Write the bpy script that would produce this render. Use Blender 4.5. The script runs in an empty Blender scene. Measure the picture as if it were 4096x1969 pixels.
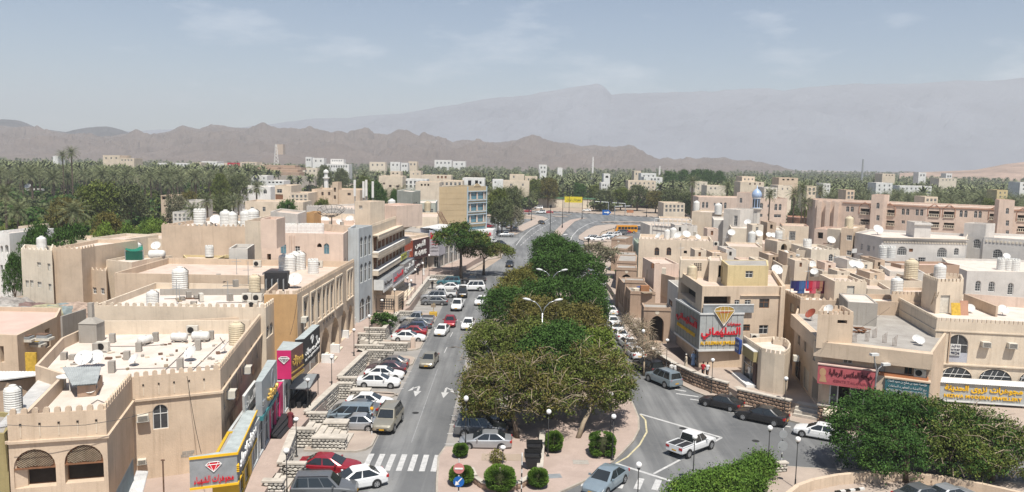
import bpy,math,random
import numpy as np
from mathutils import Vector,Matrix,noise as mnoise
random.seed(7);RS=np.random.RandomState(7)
SC=bpy.context.scene;COL=SC.collection
R=math.radians;PI=math.pi
F,CX,CY,CAMH=3094.0,2048.0,984.5,25.0
PITCH,ROLL=R(6.36),R(1.1)
cp,sp,cr,sr=math.cos(PITCH),math.sin(PITCH),math.cos(ROLL),math.sin(ROLL)
cam=bpy.data.objects.new('camera',bpy.data.cameras.new('camera'));COL.objects.link(cam)
_f=Vector((0,cp,-sp));_u=Vector((0,sp,cp));_r=Vector((1,0,0))
_X=_r*cr+_u*sr;_Y=-_r*sr+_u*cr;_Z=-_f
cam.matrix_world=Matrix(((_X.x,_Y.x,_Z.x,0),(_X.y,_Y.y,_Z.y,0),(_X.z,_Y.z,_Z.z,CAMH),(0,0,0,1)))
cam.data.sensor_width=36;cam.data.lens=F/4096*36;cam.data.clip_start=0.5;cam.data.clip_end=30000
SC.camera=cam
SUN_EL,SUN_AZ=R(64),math.atan2(0.27,-0.96)
sdir=Vector((math.sin(SUN_AZ)*math.cos(SUN_EL),math.cos(SUN_AZ)*math.cos(SUN_EL),math.sin(SUN_EL)))
W=bpy.data.worlds.new('World');SC.world=W;W.use_nodes=True
nt=W.node_tree;N=nt.nodes;L=nt.links;N.clear()
out=N.new('ShaderNodeOutputWorld');bg=N.new('ShaderNodeBackground');sky=N.new('ShaderNodeTexSky')
sky.sky_type='NISHITA';sky.sun_disc=False;sky.sun_elevation=SUN_EL;sky.sun_rotation=SUN_AZ
sky.altitude=500;sky.air_density=1.0;sky.dust_density=0.5;sky.ozone_density=2.2
tc=N.new('ShaderNodeTexCoord');mp=N.new('ShaderNodeMapping');mp.inputs['Scale'].default_value=(2.2,2.2,7.5)
mp.inputs['Location'].default_value=(1.35,0.6,0.9)
nz=N.new('ShaderNodeTexNoise');nz.inputs['Scale'].default_value=2.3;nz.inputs['Detail'].default_value=7;nz.inputs['Roughness'].default_value=0.6
rp=N.new('ShaderNodeValToRGB');rp.color_ramp.elements[0].position=0.53;rp.color_ramp.elements[1].position=0.8
rp.color_ramp.elements[0].color=(0,0,0,1);rp.color_ramp.elements[1].color=(0.5,0.5,0.5,1)
mx=N.new('ShaderNodeMix');mx.data_type='RGBA';mx.inputs['B'].default_value=(13,13,13.3,1)
L.new(tc.outputs['Generated'],mp.inputs['Vector']);L.new(mp.outputs[0],nz.inputs['Vector']);L.new(nz.outputs['Fac'],rp.inputs[0])
L.new(rp.outputs['Color'],mx.inputs['Factor']);L.new(sky.outputs[0],mx.inputs['A']);L.new(mx.outputs['Result'],bg.inputs['Color'])
bg.inputs['Strength'].default_value=0.075
L.new(bg.outputs[0],out.inputs[0])
sl=bpy.data.lights.new('sun','SUN');sl.energy=5.0;sl.angle=R(0.5);sl.color=(1.0,0.955,0.88)
so=bpy.data.objects.new('sun',sl);COL.objects.link(so);so.rotation_euler=(-sdir).to_track_quat('-Z','Y').to_euler();so.location=(0,0,900)
SC.view_settings.view_transform='Standard';SC.view_settings.look='None';SC.view_settings.gamma=1
SC.view_settings.use_curve_mapping=False;SC.view_settings.exposure=0.48
HAZE_D,HAZE_COL,HAZE_TOP=2.15e-4,(0.90,0.935,0.97),610
SC.cycles.volume_bounces=0;SC.cycles.max_bounces=6;SC.cycles.diffuse_bounces=3;SC.cycles.glossy_bounces=2
SC.cycles.transparent_max_bounces=4
def ray(px,py):
 x=(px-CX)/F;y=-(py-CY)/F
 xr=cr*x-sr*y;yr=sr*x+cr*y
 return(xr,cp+yr*sp,yr*cp-sp)
def P(px,py,z=0.0):
 d=ray(px,py);t=(z-CAMH)/d[2];return(d[0]*t,d[1]*t)
def PY(px,py,Y):
 d=ray(px,py);t=Y/d[1];return(d[0]*t,Y,CAMH+d[2]*t)
MATS={}
def mat(name,col,rough=0.85,var=0.12,scale=0.6,bump=0.0,bscale=20,metal=0.0,spec=0.3,streak=0.0,island=0.0,col2=None,objrand=0.0,coat=0.0,emit=None,speck=0.0,track=0.0):
 if name in MATS:return MATS[name]
 m=bpy.data.materials.new(name);m.use_nodes=True;t=m.node_tree;n=t.nodes;l=t.links
 b=n['Principled BSDF'];b.inputs['Roughness'].default_value=rough;b.inputs['Metallic'].default_value=metal
 b.inputs['Specular IOR Level'].default_value=spec
 if coat:b.inputs['Coat Weight'].default_value=coat;b.inputs['Coat Roughness'].default_value=0.08
 c=n.new('ShaderNodeRGB');c.outputs[0].default_value=(*col,1);cur=c.outputs[0]
 g=n.new('ShaderNodeNewGeometry')
 def mixf(cur,fac,val,blend='MULTIPLY'):
  x=n.new('ShaderNodeMix');x.data_type='RGBA';x.blend_type=blend
  l.new(cur,x.inputs['A'])
  if isinstance(val,tuple):x.inputs['B'].default_value=(*val,1)
  else:l.new(val,x.inputs['B'])
  if isinstance(fac,float):x.inputs['Factor'].default_value=fac
  else:l.new(fac,x.inputs['Factor'])
  return x.outputs['Result']
 def nzf(sc,det=5,vec=None,lo=0.35,hi=0.7):
  z=n.new('ShaderNodeTexNoise');z.inputs['Scale'].default_value=sc;z.inputs['Detail'].default_value=det;z.inputs['Roughness'].default_value=0.65
  l.new(vec or g.outputs['Position'],z.inputs['Vector'])
  r=n.new('ShaderNodeMapRange');r.inputs['From Min'].default_value=lo;r.inputs['From Max'].default_value=hi
  l.new(z.outputs['Fac'],r.inputs['Value']);return r.outputs[0]
 if var:
  d=nzf(scale)
  mm=n.new('ShaderNodeMath');mm.operation='MULTIPLY';mm.inputs[1].default_value=1.0;l.new(d,mm.inputs[0])
  dark=col2 or tuple(x*(1-2*var)for x in col)
  cur=mixf(cur,mm.outputs[0],dark,'MIX')
  if not col2:
   cur=mixf(cur,float(min(1,var*2.5)),(0.5,0.5,0.5),'MIX')if False else cur
 if speck:
  d=nzf(scale*14,3,None,0.45,0.75)
  cur=mixf(cur,d,tuple(x*(1-speck)for x in col),'MIX')
 if track:
  v=n.new('ShaderNodeMapping');v.inputs['Scale'].default_value=(0.42,0.025,1);l.new(g.outputs['Position'],v.inputs['Vector'])
  d=nzf(1.0,4,v.outputs[0],0.40,0.56);mm=n.new('ShaderNodeMath');mm.operation='MULTIPLY';mm.inputs[1].default_value=track;l.new(d,mm.inputs[0])
  cur=mixf(cur,mm.outputs[0],(0.5,0.51,0.53));d=nzf(2.3,5,None,0.62,0.72);mm=n.new('ShaderNodeMath');mm.operation='MULTIPLY';mm.inputs[1].default_value=.4;l.new(d,mm.inputs[0]);cur=mixf(cur,mm.outputs[0],(0.55,0.55,0.55))
 if streak:
  v=n.new('ShaderNodeMapping');v.inputs['Scale'].default_value=(3.2,3.2,0.16);l.new(g.outputs['Position'],v.inputs['Vector'])
  d=nzf(1.0,4,v.outputs[0],0.52,0.8)
  mm=n.new('ShaderNodeMath');mm.operation='MULTIPLY';mm.inputs[1].default_value=streak;l.new(d,mm.inputs[0])
  cur=mixf(cur,mm.outputs[0],(0.42,0.37,0.33))
 if island:
  r=n.new('ShaderNodeMapRange');r.inputs['To Min'].default_value=1-island;r.inputs['To Max'].default_value=1+island
  l.new(g.outputs['Random Per Island'],r.inputs['Value'])
  h=n.new('ShaderNodeHueSaturation');l.new(r.outputs[0],h.inputs['Value']);l.new(cur,h.inputs['Color']);cur=h.outputs[0]
 if objrand:
  oi=n.new('ShaderNodeObjectInfo')
  r=n.new('ShaderNodeMapRange');r.inputs['To Min'].default_value=1-objrand;r.inputs['To Max'].default_value=1+objrand
  l.new(oi.outputs['Random'],r.inputs['Value'])
  h=n.new('ShaderNodeHueSaturation');l.new(r.outputs[0],h.inputs['Value']);l.new(cur,h.inputs['Color']);cur=h.outputs[0]
 l.new(cur,b.inputs['Base Color'])
 if bump:
  z=n.new('ShaderNodeTexNoise');z.inputs['Scale'].default_value=bscale;z.inputs['Detail'].default_value=4
  l.new(g.outputs['Position'],z.inputs['Vector'])
  bp=n.new('ShaderNodeBump');bp.inputs['Strength'].default_value=bump;bp.inputs['Distance'].default_value=0.05
  l.new(z.outputs['Fac'],bp.inputs['Height']);l.new(bp.outputs[0],b.inputs['Normal'])
 if emit:
  b.inputs['Emission Color'].default_value=(*col,1);b.inputs['Emission Strength'].default_value=emit
 MATS[name]=m;return m
def plaster(name,col,s=0.38):return mat('plaster_'+name,col,0.92,0.12,0.4,0.3,9,streak=s,spec=0.12,speck=0.1)
sand=plaster('sand',(0.62,0.49,0.365));tan=plaster('tan',(0.51,0.395,0.295));cream=plaster('cream',(0.68,0.575,0.45))
pink=plaster('pink',(0.67,0.53,0.435));rose=plaster('rose',(0.62,0.405,0.31));ivory=plaster('ivory',(0.70,0.62,0.50))
orange=plaster('orange',(0.55,0.345,0.17));greyw=plaster('grey',(0.50,0.485,0.44));lgrey=plaster('light_grey',(0.62,0.585,0.53))
white=plaster('white',(0.74,0.73,0.70));brownp=plaster('brown',(0.42,0.30,0.22));olive=plaster('olive',(0.36,0.30,0.15))
cement=plaster('cement',(0.36,0.33,0.29),0.5);arcw=plaster('arcade',(0.42,0.305,0.225));yel=plaster('yellow',(0.62,0.50,0.28))
terra=plaster('terracotta',(0.46,0.26,0.18));bluep=plaster('blue_grey',(0.50,0.52,0.52))
roofm=mat('roof_screed',(0.60,0.49,0.41),0.95,0.16,0.5,0.3,6,col2=(0.45,0.35,0.28),speck=0.18)
roofw=mat('roof_white',(0.67,0.585,0.52),0.95,0.16,0.6,0.3,6,col2=(0.52,0.44,0.37),speck=0.16)
roofg=mat('roof_grey',(0.38,0.355,0.32),0.95,0.16,0.6,0.3,6,col2=(0.26,0.235,0.21),speck=0.2)
roofp=mat('roof_pink',(0.60,0.43,0.36),0.95,0.1,0.5,0.3,6,col2=(0.49,0.36,0.30),speck=0.12)
asphalt=mat('asphalt',(0.225,0.225,0.22),0.9,0.2,0.13,0.35,30,col2=(0.15,0.152,0.153),speck=0.1,track=.7)
paving=mat('paving',(0.42,0.345,0.285),0.9,0.2,0.35,0.2,20,col2=(0.31,0.25,0.21),speck=0.14)
pavpink=mat('paving_pink',(0.43,0.335,0.285),0.9,0.2,0.35,0.2,20,col2=(0.32,0.25,0.21),speck=0.16)
kerbm=mat('kerb_concrete',(0.42,0.37,0.31),0.9,0.15,1.5,0.2,20)
kerbd=mat('kerb_dark',(0.03,0.03,0.03),0.8,0.1,2)
coping=mat('coping_stone',(0.54,0.49,0.42),0.9,0.15,1.2,0.25,12)
stonew=mat('pale_stone',(0.56,0.52,0.455),0.9,0.2,3,0.5,15,objrand=0.22)
stonej=mat('stone_joint',(0.10,0.09,0.08),0.95,0.1,3)
stoneb=mat('brown_stone',(0.36,0.25,0.18),0.9,0.2,3,0.5,15,objrand=0.22)
earth=mat('earth',(0.40,0.32,0.25),0.95,0.2,0.05,0.2,8,col2=(0.27,0.21,0.16),speck=0.15)
marking=mat('road_paint',(0.56,0.55,0.53),0.8,0.22,2.5,col2=(0.33,0.33,0.325),speck=.2)
markyel=mat('yellow_road_paint',(0.60,0.53,0.33),0.8,0.2,2)
glass=mat('window_glass',(0.028,0.032,0.036),0.12,0.25,0.8,spec=0.6,col2=(0.06,0.065,0.07))
glassb=mat('blue_glass',(0.13,0.27,0.33),0.12,0.2,0.6,spec=0.7)
voidm=mat('dark_interior',(0.045,0.036,0.03),0.95,0.2,1)
whitem=mat('white_metal',(0.64,0.635,0.61),0.5,0.08,2)
whitep=mat('white_plastic',(0.67,0.66,0.62),0.55,0.1,2.5,spec=0.4)
creamp=mat('cream_plastic',(0.60,0.51,0.36),0.6,0.1,2.5)
wood=mat('wood',(0.24,0.115,0.06),0.8,0.2,4);woody=mat('yellow_wood',(0.62,0.40,0.06),0.8,0.2,4)
black=mat('black_metal',(0.022,0.021,0.02),0.5,0.1,3);rustm=mat('rusty_steel',(0.20,0.12,0.08),0.8,0.3,4)
greym=mat('grey_metal',(0.36,0.38,0.39),0.45,0.12,1.5,metal=0.3);steel=mat('steel',(0.55,0.56,0.57),0.35,0.08,2,metal=0.7)
acm=mat('ac_casing',(0.62,0.58,0.50),0.6,0.12,4);rub=mat('rubber',(0.02,0.02,0.02),0.85,0.1,5)
globe=mat('lamp_globe',(0.80,0.79,0.76),0.25,0.03,3,spec=0.5)
bark=mat('bark',(0.15,0.11,0.08),0.95,0.25,3,0.4,12);barkp=mat('pale_bark',(0.34,0.27,0.19),0.95,0.2,3,0.3,12)
def leafm(name,col,col2,isl=0.35):return mat('leaf_'+name,col,0.7,0.3,0.45,col2=col2,island=isl,spec=0.1)
lf_dark=leafm('dark',(0.062,0.12,0.026),(0.032,0.070,0.014),.3);lf_olive=leafm('olive',(0.13,0.15,0.034),(0.065,0.095,0.02),.3)
lf_yel=leafm('yellowish',(0.17,0.145,0.035),(0.085,0.10,0.026));lf_brown=leafm('brownish',(0.15,0.125,0.036),(0.075,0.08,0.022),.3)
lf_hedge=leafm('hedge',(0.10,0.17,0.025),(0.055,0.115,0.018));lf_palm=leafm('palm',(0.18,0.185,0.095),(0.09,0.12,0.055),0.55)
lf_far=leafm('far',(0.12,0.135,0.06),(0.07,0.09,0.036),0.4);lf_bright=leafm('bright',(0.14,0.20,0.035),(0.075,0.13,0.022))
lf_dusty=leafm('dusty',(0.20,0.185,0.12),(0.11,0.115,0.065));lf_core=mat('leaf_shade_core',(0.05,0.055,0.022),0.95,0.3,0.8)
redsign=mat('red_letter',(0.60,0.02,0.035),0.4,0.03,3);yelsign=mat('yellow_letter',(0.78,0.46,0.02),0.4,0.03,3)
whitesign=mat('white_letter',(0.78,0.77,0.74),0.5,0.03,3);blacksign=mat('black_letter',(0.03,0.02,0.02),0.5,0.03,3)
goldsign=mat('gold_letter',(0.55,0.36,0.09),0.35,0.05,3,metal=0.4)
class M:
 def __init__(s):s.v=[];s.f=[];s.k=[];s.mats=[]
 def mi(s,m):
  if m not in s.mats:s.mats.append(m)
  return s.mats.index(m)
 def add(s,vs,fs,m):
  o=len(s.v);s.v+=[tuple(p)for p in vs];k=s.mi(m)
  for f in fs:s.f.append(tuple(i+o for i in f));s.k.append(k)
  return s
 def box(s,x0,x1,y0,y1,z0,z1,m):
  return s.add([(x0,y0,z0),(x1,y0,z0),(x1,y1,z0),(x0,y1,z0),(x0,y0,z1),(x1,y0,z1),(x1,y1,z1),(x0,y1,z1)],[(0,3,2,1),(4,5,6,7),(0,1,5,4),(1,2,6,5),(2,3,7,6),(3,0,4,7)],m)
 def cbox(s,c,sz,m,rz=0):
  x,y,z=c;a,b,h=sz[0]/2,sz[1]/2,sz[2];co,si=math.cos(rz),math.sin(rz)
  q=[(x+co*i-si*j,y+si*i+co*j)for i,j in((-a,-b),(a,-b),(a,b),(-a,b))]
  return s.prism(q,z,z+h,m)
 def prism(s,pts,z0,z1,m,mt=None):
  n=len(pts);a=[(p[0],p[1],z0)for p in pts];b=[(p[0],p[1],z1)for p in pts]
  s.add(a+b,[(i,(i+1)%n,n+(i+1)%n,n+i)for i in range(n)],m)
  s.add(b,[tuple(range(n))],mt or m);return s.add(a,[tuple(reversed(range(n)))],m)
 def lathe(s,prof,n,m,c=(0,0,0),cap=True,ax=None):
  vs=[]
  for r,z in prof:
   for i in range(n):
    a=2*PI*i/n;vs.append((r*math.cos(a),r*math.sin(a),z))
  k=len(prof);fs=[(j*n+i,j*n+(i+1)%n,(j+1)*n+(i+1)%n,(j+1)*n+i)for j in range(k-1)for i in range(n)]
  if cap:fs+=[tuple(reversed(range(n))),tuple((k-1)*n+i for i in range(n))]
  if ax is not None:vs=[tuple(ax@Vector(v))for v in vs]
  return s.add([(v[0]+c[0],v[1]+c[1],v[2]+c[2])for v in vs],fs,m)
 def tube(s,pts,r,m,n=6):
  if not isinstance(r,(list,tuple)):r=[r]*len(pts)
  pts=[Vector(p)for p in pts];vs=[]
  for i,p in enumerate(pts):
   d=(pts[min(i+1,len(pts)-1)]-pts[max(i-1,0)]).normalized()
   u=d.cross(Vector((0,0,1)))
   if u.length<1e-3:u=d.cross(Vector((1,0,0)))
   u.normalize();w=d.cross(u)
   for k in range(n):
    a=2*PI*k/n;vs.append(p+u*(r[i]*math.cos(a))+w*(r[i]*math.sin(a)))
  fs=[(j*n+i,j*n+(i+1)%n,(j+1)*n+(i+1)%n,(j+1)*n+i)for j in range(len(pts)-1)for i in range(n)]
  fs+=[tuple(reversed(range(n))),tuple((len(pts)-1)*n+i for i in range(n))]
  return s.add(vs,fs,m)
 def mesh(s,name,smooth=False,off=(0,0,0)):
  me=bpy.data.meshes.new(name)
  me.from_pydata([(a-off[0],b-off[1],c-off[2])for a,b,c in s.v],[],s.f)
  for m in s.mats:me.materials.append(m)
  me.polygons.foreach_set('material_index',s.k)
  if smooth:me.polygons.foreach_set('use_smooth',[True]*len(s.f))
  me.update();return me
LOC={};KIDS={}
def obj(name,data,parent=None,loc=(0,0,0),rz=0,scale=None):
 o=bpy.data.objects.new(name,data);COL.objects.link(o);o.location=loc;o.rotation_euler=(0,0,rz)
 if scale:o.scale=scale if isinstance(scale,(tuple,list))else(scale,)*3
 if parent is not None:o.parent=parent;KIDS.setdefault(parent.name,[]).append(o)
 return o
def tag(o,label=None,cat=None,group=None,kind=None):
 if label:o['label']=label
 if cat:o['category']=cat
 if group:o['group']=group
 if kind:o['kind']=kind
 return o
def thing(name,label,cat,loc=(0,0,0),group=None,rz=0,scale=None):
 o=obj(name,None,None,loc,rz,scale);o.empty_display_size=0.3;LOC[o.name]=tuple(loc);return tag(o,label,cat,group)
def root_loc(o):
 while o.parent is not None:o=o.parent
 return LOC.get(o.name,(0,0,0))
def part(name,mb,parent,smooth=False,w=True):
 off=root_loc(parent)if w else(0,0,0)
 return obj(name,mb.mesh(name,smooth,off),parent)
def solo(name,mb,label=None,cat=None,group=None,kind=None,smooth=False,loc=(0,0,0)):
 o=obj(name,mb.mesh(name,smooth,loc),None,loc);LOC[o.name]=tuple(loc);return tag(o,label,cat,group,kind)
def copy_thing(src,loc,rz=0,label=None,scale=None,group=None,swap=None):
 r=src.copy();COL.objects.link(r);r.location=loc;r.rotation_euler=(0,0,rz)
 if scale:r.scale=scale if isinstance(scale,(tuple,list))else(scale,)*3
 if label:r['label']=label
 if group:r['group']=group
 def rec(a,b):
  for ch in KIDS.get(a.name,[]):
   c=ch.copy();COL.objects.link(c);c.parent=b
   if swap:swap(c)
   rec(ch,c)
 rec(src,r);return r
def unit(a,b):
 d=(b[0]-a[0],b[1]-a[1]);l=math.hypot(*d);return(d[0]/l,d[1]/l),l
class Fr:
 def __init__(s,p0,p1):
  s.p=p0;s.t,s.l=unit(p0,p1);s.n=(s.t[1],-s.t[0])
 def __call__(s,u,z,d=0.0):return(s.p[0]+s.t[0]*u+s.n[0]*d,s.p[1]+s.t[1]*u+s.n[1]*d,z)
 def px(s,x,y,d=0.0):
  r=ray(x,y);p=(s.p[0]+s.n[0]*d,s.p[1]+s.n[1]*d)
  k=(p[0]*s.n[0]+p[1]*s.n[1])/(r[0]*s.n[0]+r[1]*s.n[1])
  return((r[0]*k-p[0])*s.t[0]+(r[1]*k-p[1])*s.t[1],CAMH+r[2]*k)
 def box(s,mb,u0,u1,z0,z1,d0,d1,m):
  q=[s(u0,z0,d1),s(u1,z0,d1),s(u1,z0,d0),s(u0,z0,d0)]
  return mb.prism([(a[0],a[1])for a in q],z0,z1,m)
 def poly(s,mb,uz,d,m):return mb.add([s(u,z,d)for u,z in uz],[tuple(range(len(uz)))],m)
def archz(o,u):
 u0,u1,z0,z1,k=o[:5];w=(u1-u0)/2;x=abs(u-(u0+u1)/2)/w;x=min(1,x)
 if k=='round':return z1-w*(1-math.sqrt(max(0,1-x*x)))
 if k=='pointed':return z1-w*1.15*(1-math.sqrt(max(0,1-((x+0.45)/1.45)**2))/math.sqrt(1-(0.45/1.45)**2))
 if k=='flatarch':return z1-w*0.35*(1-math.sqrt(max(0,1-x*x)))
 return z1
def wallface(mb,fr,z0,z1,ops,m,depth=0.16,rm=None):
 br={0.0,fr.l};outl=[]
 for o in ops:
  u0,u1,a,b,k=o[:5]
  n=1 if k=='rect' else 10
  us=[u0+(u1-u0)*0.5*(1-math.cos(PI*i/n))for i in range(n+1)]if n>1 else[u0,u1]
  br|=set(max(0.0,min(fr.l,round(x,4)))for x in us);outl.append(us)
 br=sorted(br)
 for a,b in zip(br,br[1:]):
  if b-a<1e-5:continue
  mid=(a+b)/2;iv=[]
  for o in ops:
   if o[0]<mid<o[1]:iv.append((o[2],archz(o,a),archz(o,b)))
  iv.sort();la=lb=z0
  for bo,ta,tb in iv:
   fr.poly(mb,[(a,la),(b,lb),(b,bo),(a,bo)],0,m);la,lb=ta,tb
  fr.poly(mb,[(a,la),(b,lb),(b,z1),(a,z1)],0,m)
 for o,us in zip(ops,outl):
  d=-(o[5]if len(o)>5 else depth);r=rm or m
  u0,u1,a,b=o[:4]
  mb.add([fr(u0,a,0),fr(u1,a,0),fr(u1,a,d),fr(u0,a,d)],[(0,1,2,3)],r)
  za,zb=archz(o,u0),archz(o,u1)
  mb.add([fr(u0,a,0),fr(u0,a,d),fr(u0,za,d),fr(u0,za,0)],[(0,1,2,3)],r)
  mb.add([fr(u1,a,0),fr(u1,zb,0),fr(u1,zb,d),fr(u1,a,d)],[(0,1,2,3)],r)
  for x,y in zip(us,us[1:]):
   mb.add([fr(x,archz(o,x),0),fr(x,archz(o,x),d),fr(y,archz(o,y),d),fr(y,archz(o,y),0)],[(0,1,2,3)],r)
def outline(o,n=10,ins=0.0):
 u0,u1,z0,z1,k=o[:5]
 oo=(u0+ins,u1-ins,z0+ins,z1-ins,k)
 if k=='rect':return[(oo[0],oo[2]),(oo[1],oo[2]),(oo[1],oo[3]),(oo[0],oo[3])]
 us=[oo[0]+(oo[1]-oo[0])*0.5*(1-math.cos(PI*i/n))for i in range(n+1)]
 return[(oo[0],oo[2]),(oo[1],oo[2])]+[(u,archz(oo,u))for u in reversed(us)]
def window(parent,fr,o,depth,style,detail=True):
 u0,u1,z0,z1,k=o[:5];d=-depth+0.02
 gm={'glass':glass,'grille':glass,'door':wood,'void':voidm,'blue':glassb,'lattice':voidm,'ydoor':woody,'wdoor':whitem,'shut':acm,'shade':glass}[style]
 mb=M();fr.poly(mb,outline(o),d,gm)
 nm='door' if 'door' in style else('opening' if style=='void' else 'window')
 w=part(nm,mb,parent)
 if not detail or style=='void':return w
 f=M();fm=whitem if style in('grille','glass','wdoor')else(wood if style in('door','lattice')else greym)
 if style=='shade':fm=wood
 t=0.12 if style=='grille' else 0.06;a=outline(o);b=outline(o,ins=t)
 n=len(a)
 for i in range(n):
  j=(i+1)%n
  f.add([fr(*a[i],d+0.03),fr(*a[j],d+0.03),fr(*b[j],d+0.03),fr(*b[i],d+0.03)],[(0,1,2,3)],fm)
 if style=='glass' or style=='shade' or style=='blue':
  c=(u0+u1)/2;fr.box(f,c-0.025,c+0.025,z0,archz(o,c)-0.02,d,d+0.05,fm)
  zz=z0+(z1-z0)*0.62;fr.box(f,u0,u1,zz-0.025,zz+0.025,d,d+0.045,fm)
 if style=='grille':
  nu=max(2,int((u1-u0)/0.36));nv=max(2,int((z1-z0)/0.4))
  for i in range(1,nu):
   u=u0+(u1-u0)*i/nu;fr.box(f,u-0.018,u+0.018,z0,archz(o,u),d,d+0.06,fm)
  for i in range(1,nv):
   z=z0+(z1-z0)*i/nv
   if k!='rect' and z>z1-(u1-u0)/2:
    h=(z-(z1-(u1-u0)/2));ww=math.sqrt(max(0,((u1-u0)/2)**2-h*h));c=(u0+u1)/2
    if ww>0.05:fr.box(f,c-ww,c+ww,z-0.018,z+0.018,d,d+0.05,fm)
   else:fr.box(f,u0,u1,z-0.018,z+0.018,d,d+0.05,fm)
 if style in('door','ydoor','wdoor'):
  c=(u0+u1)/2;fr.box(f,c-0.02,c+0.02,z0,archz(o,c)-0.03,d,d+0.04,fm)
 if f.f:part('frame',f,w)
 return w
def inset(pts,d):
 n=len(pts);r=[]
 for i in range(n):
  a,b,c=pts[i-1],pts[i],pts[(i+1)%n]
  t1,_=unit(a,b);t2,_=unit(b,c);n1=(-t1[1],t1[0]);n2=(-t2[1],t2[0])
  k=1+n1[0]*n2[0]+n1[1]*n2[1];k=max(k,0.3)
  r.append((b[0]+(n1[0]+n2[0])*d/k,b[1]+(n1[1]+n2[1])*d/k))
 return r
def _merl(kind,m):
 key=('mer',kind,m.name)
 if key in MATS:return MATS[key]
 mb=M()
 if kind=='round':
  w,h,t=0.17,0.36,0.09
  pr=[(-w,0),(w,0),(w,h*0.6)]+[(w*math.cos(a),h*0.6+w*0.95*math.sin(a))for a in(PI*.25,PI*.5,PI*.75)]+[(-w,h*0.6)]
 elif kind=='square':w,h,t=0.16,0.34,0.09;pr=[(-w,0),(w,0),(w,h),(-w,h)]
 else:w,h,t=0.24,0.34,0.08;pr=[(-w,0),(w,0),(w*.5,h*.6),(0.05,h),(-0.05,h),(-w*.5,h*.6)]
 n=len(pr);mb.add([(x,-t,z)for x,z in pr]+[(x,t,z)for x,z in pr],[tuple(range(n)),tuple(range(2*n-1,n-1,-1))]+[(i,n+i,n+(i+1)%n,(i+1)%n)for i in range(n)][::1],m)
 me=mb.mesh('merlon');MATS[key]=me;return me
def merlons(parent,p0,p1,z,kind,m,step=0.55,cnt=None):
 t,l=unit(p0,p1);n=max(1,int(l/step));a=math.atan2(t[1],t[0]);me=_merl(kind,m);off=root_loc(parent)
 nn=(-t[1],t[0])
 for i in range(n):
  if cnt is not None:
   if cnt[0]<=0:return
   cnt[0]-=1
  u=(i+0.5)*l/n
  obj('merlon',me,parent,(p0[0]+t[0]*u+nn[0]*0.1-off[0],p0[1]+t[1]*u+nn[1]*0.1-off[1],z-off[2]-0.01),a)
KM={'r':'rect','a':'round','p':'pointed','f':'flatarch'}
SM={'g':'glass','w':'grille','d':'door','v':'void','b':'blue','l':'lattice','y':'ydoor','h':'wdoor','s':'shut','k':'shade'}
def building(name,label,cat,pts,zt,m,roof=None,zb=0.0,par=0.8,mer=None,medges=None,ops={},step=0.55,band=None,group=None,detail=True,depth=0.16,capm=None,pth=0.2):
 cx=sum(p[0]for p in pts)/len(pts);cy=sum(p[1]for p in pts)/len(pts)
 b=thing(name,label,cat,(cx,cy,zb),group);b['_z']=zt
 w=M();n=len(pts);wins=[]
 for i in range(n):
  fr=Fr(pts[i],pts[(i+1)%n]);oo=[]
  for o in ops.get(i,[]):
   if len(o)==5:
    x0,y0,x1,y1,c=o
    ua=fr.px(x0,(y0+y1)/2)[0];ub=fr.px(x1,(y0+y1)/2)[0];za=fr.px((x0+x1)/2,y1)[1];zc=fr.px((x0+x1)/2,y0)[1]
   else:ua,ub,za,zc,c=o[1:]
   ua,ub=max(0.05,min(ua,ub)),min(fr.l-0.05,max(ua,ub));za=max(zb+0.05,za);zc=min(zt-0.05,zc)
   if ub-ua<0.15 or zc-za<0.2:continue
   dp=1.1 if c[1]=='v' else(0.7 if c[1]=='l' else depth)
   op=(ua,ub,za,zc,KM[c[0]],dp);oo.append(op);wins.append((fr,op,dp,SM[c[1]]))
  wallface(w,fr,zb,zt,oo,m)
 ins=inset(pts,pth)
 for i in range(n):
  j=(i+1)%n
  w.add([(*pts[i],zt),(*pts[j],zt),(*ins[j],zt),(*ins[i],zt)],[(0,1,2,3)],capm or m)
  w.add([(*ins[i],zt),(*ins[j],zt),(*ins[j],zt-par),(*ins[i],zt-par)],[(0,1,2,3)],m)
 part('wall',w,b)
 r=M();r.add([(*p,zt-par)for p in ins],[tuple(range(n))],roof or roofm);part('roof',r,b)
 for fr,op,dp,st in wins:window(b,fr,op,dp,st,detail)
 if mer:
  cnt=[290]
  for i in(medges if medges is not None else range(n)):merlons(b,pts[i],pts[(i+1)%n],zt,mer,m,step,cnt)
 if band:
  for zz,hh,dd in band:
   c=M()
   for i in range(n):
    fr=Fr(pts[i],pts[(i+1)%n]);fr.box(c,-dd if False else 0.0,fr.l+dd,zz,zz+hh,0.003,dd,m)
   part('cornice',c,b)
 return b
def quad(z,a,b,c,d=None):
 A,B,C=P(*a,z),P(*b,z),P(*c,z);D=P(*d,z)if d else(A[0]+C[0]-B[0],A[1]+C[1]-B[1]);return[A,B,C,D]
def rect(z,a,b,depth):
 A,B=P(*a,z),P(*b,z);t,l=unit(A,B);n=(-t[1]*depth,t[0]*depth);return[A,B,(B[0]+n[0],B[1]+n[1]),(A[0]+n[0],A[1]+n[1])]
AR={}
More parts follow.
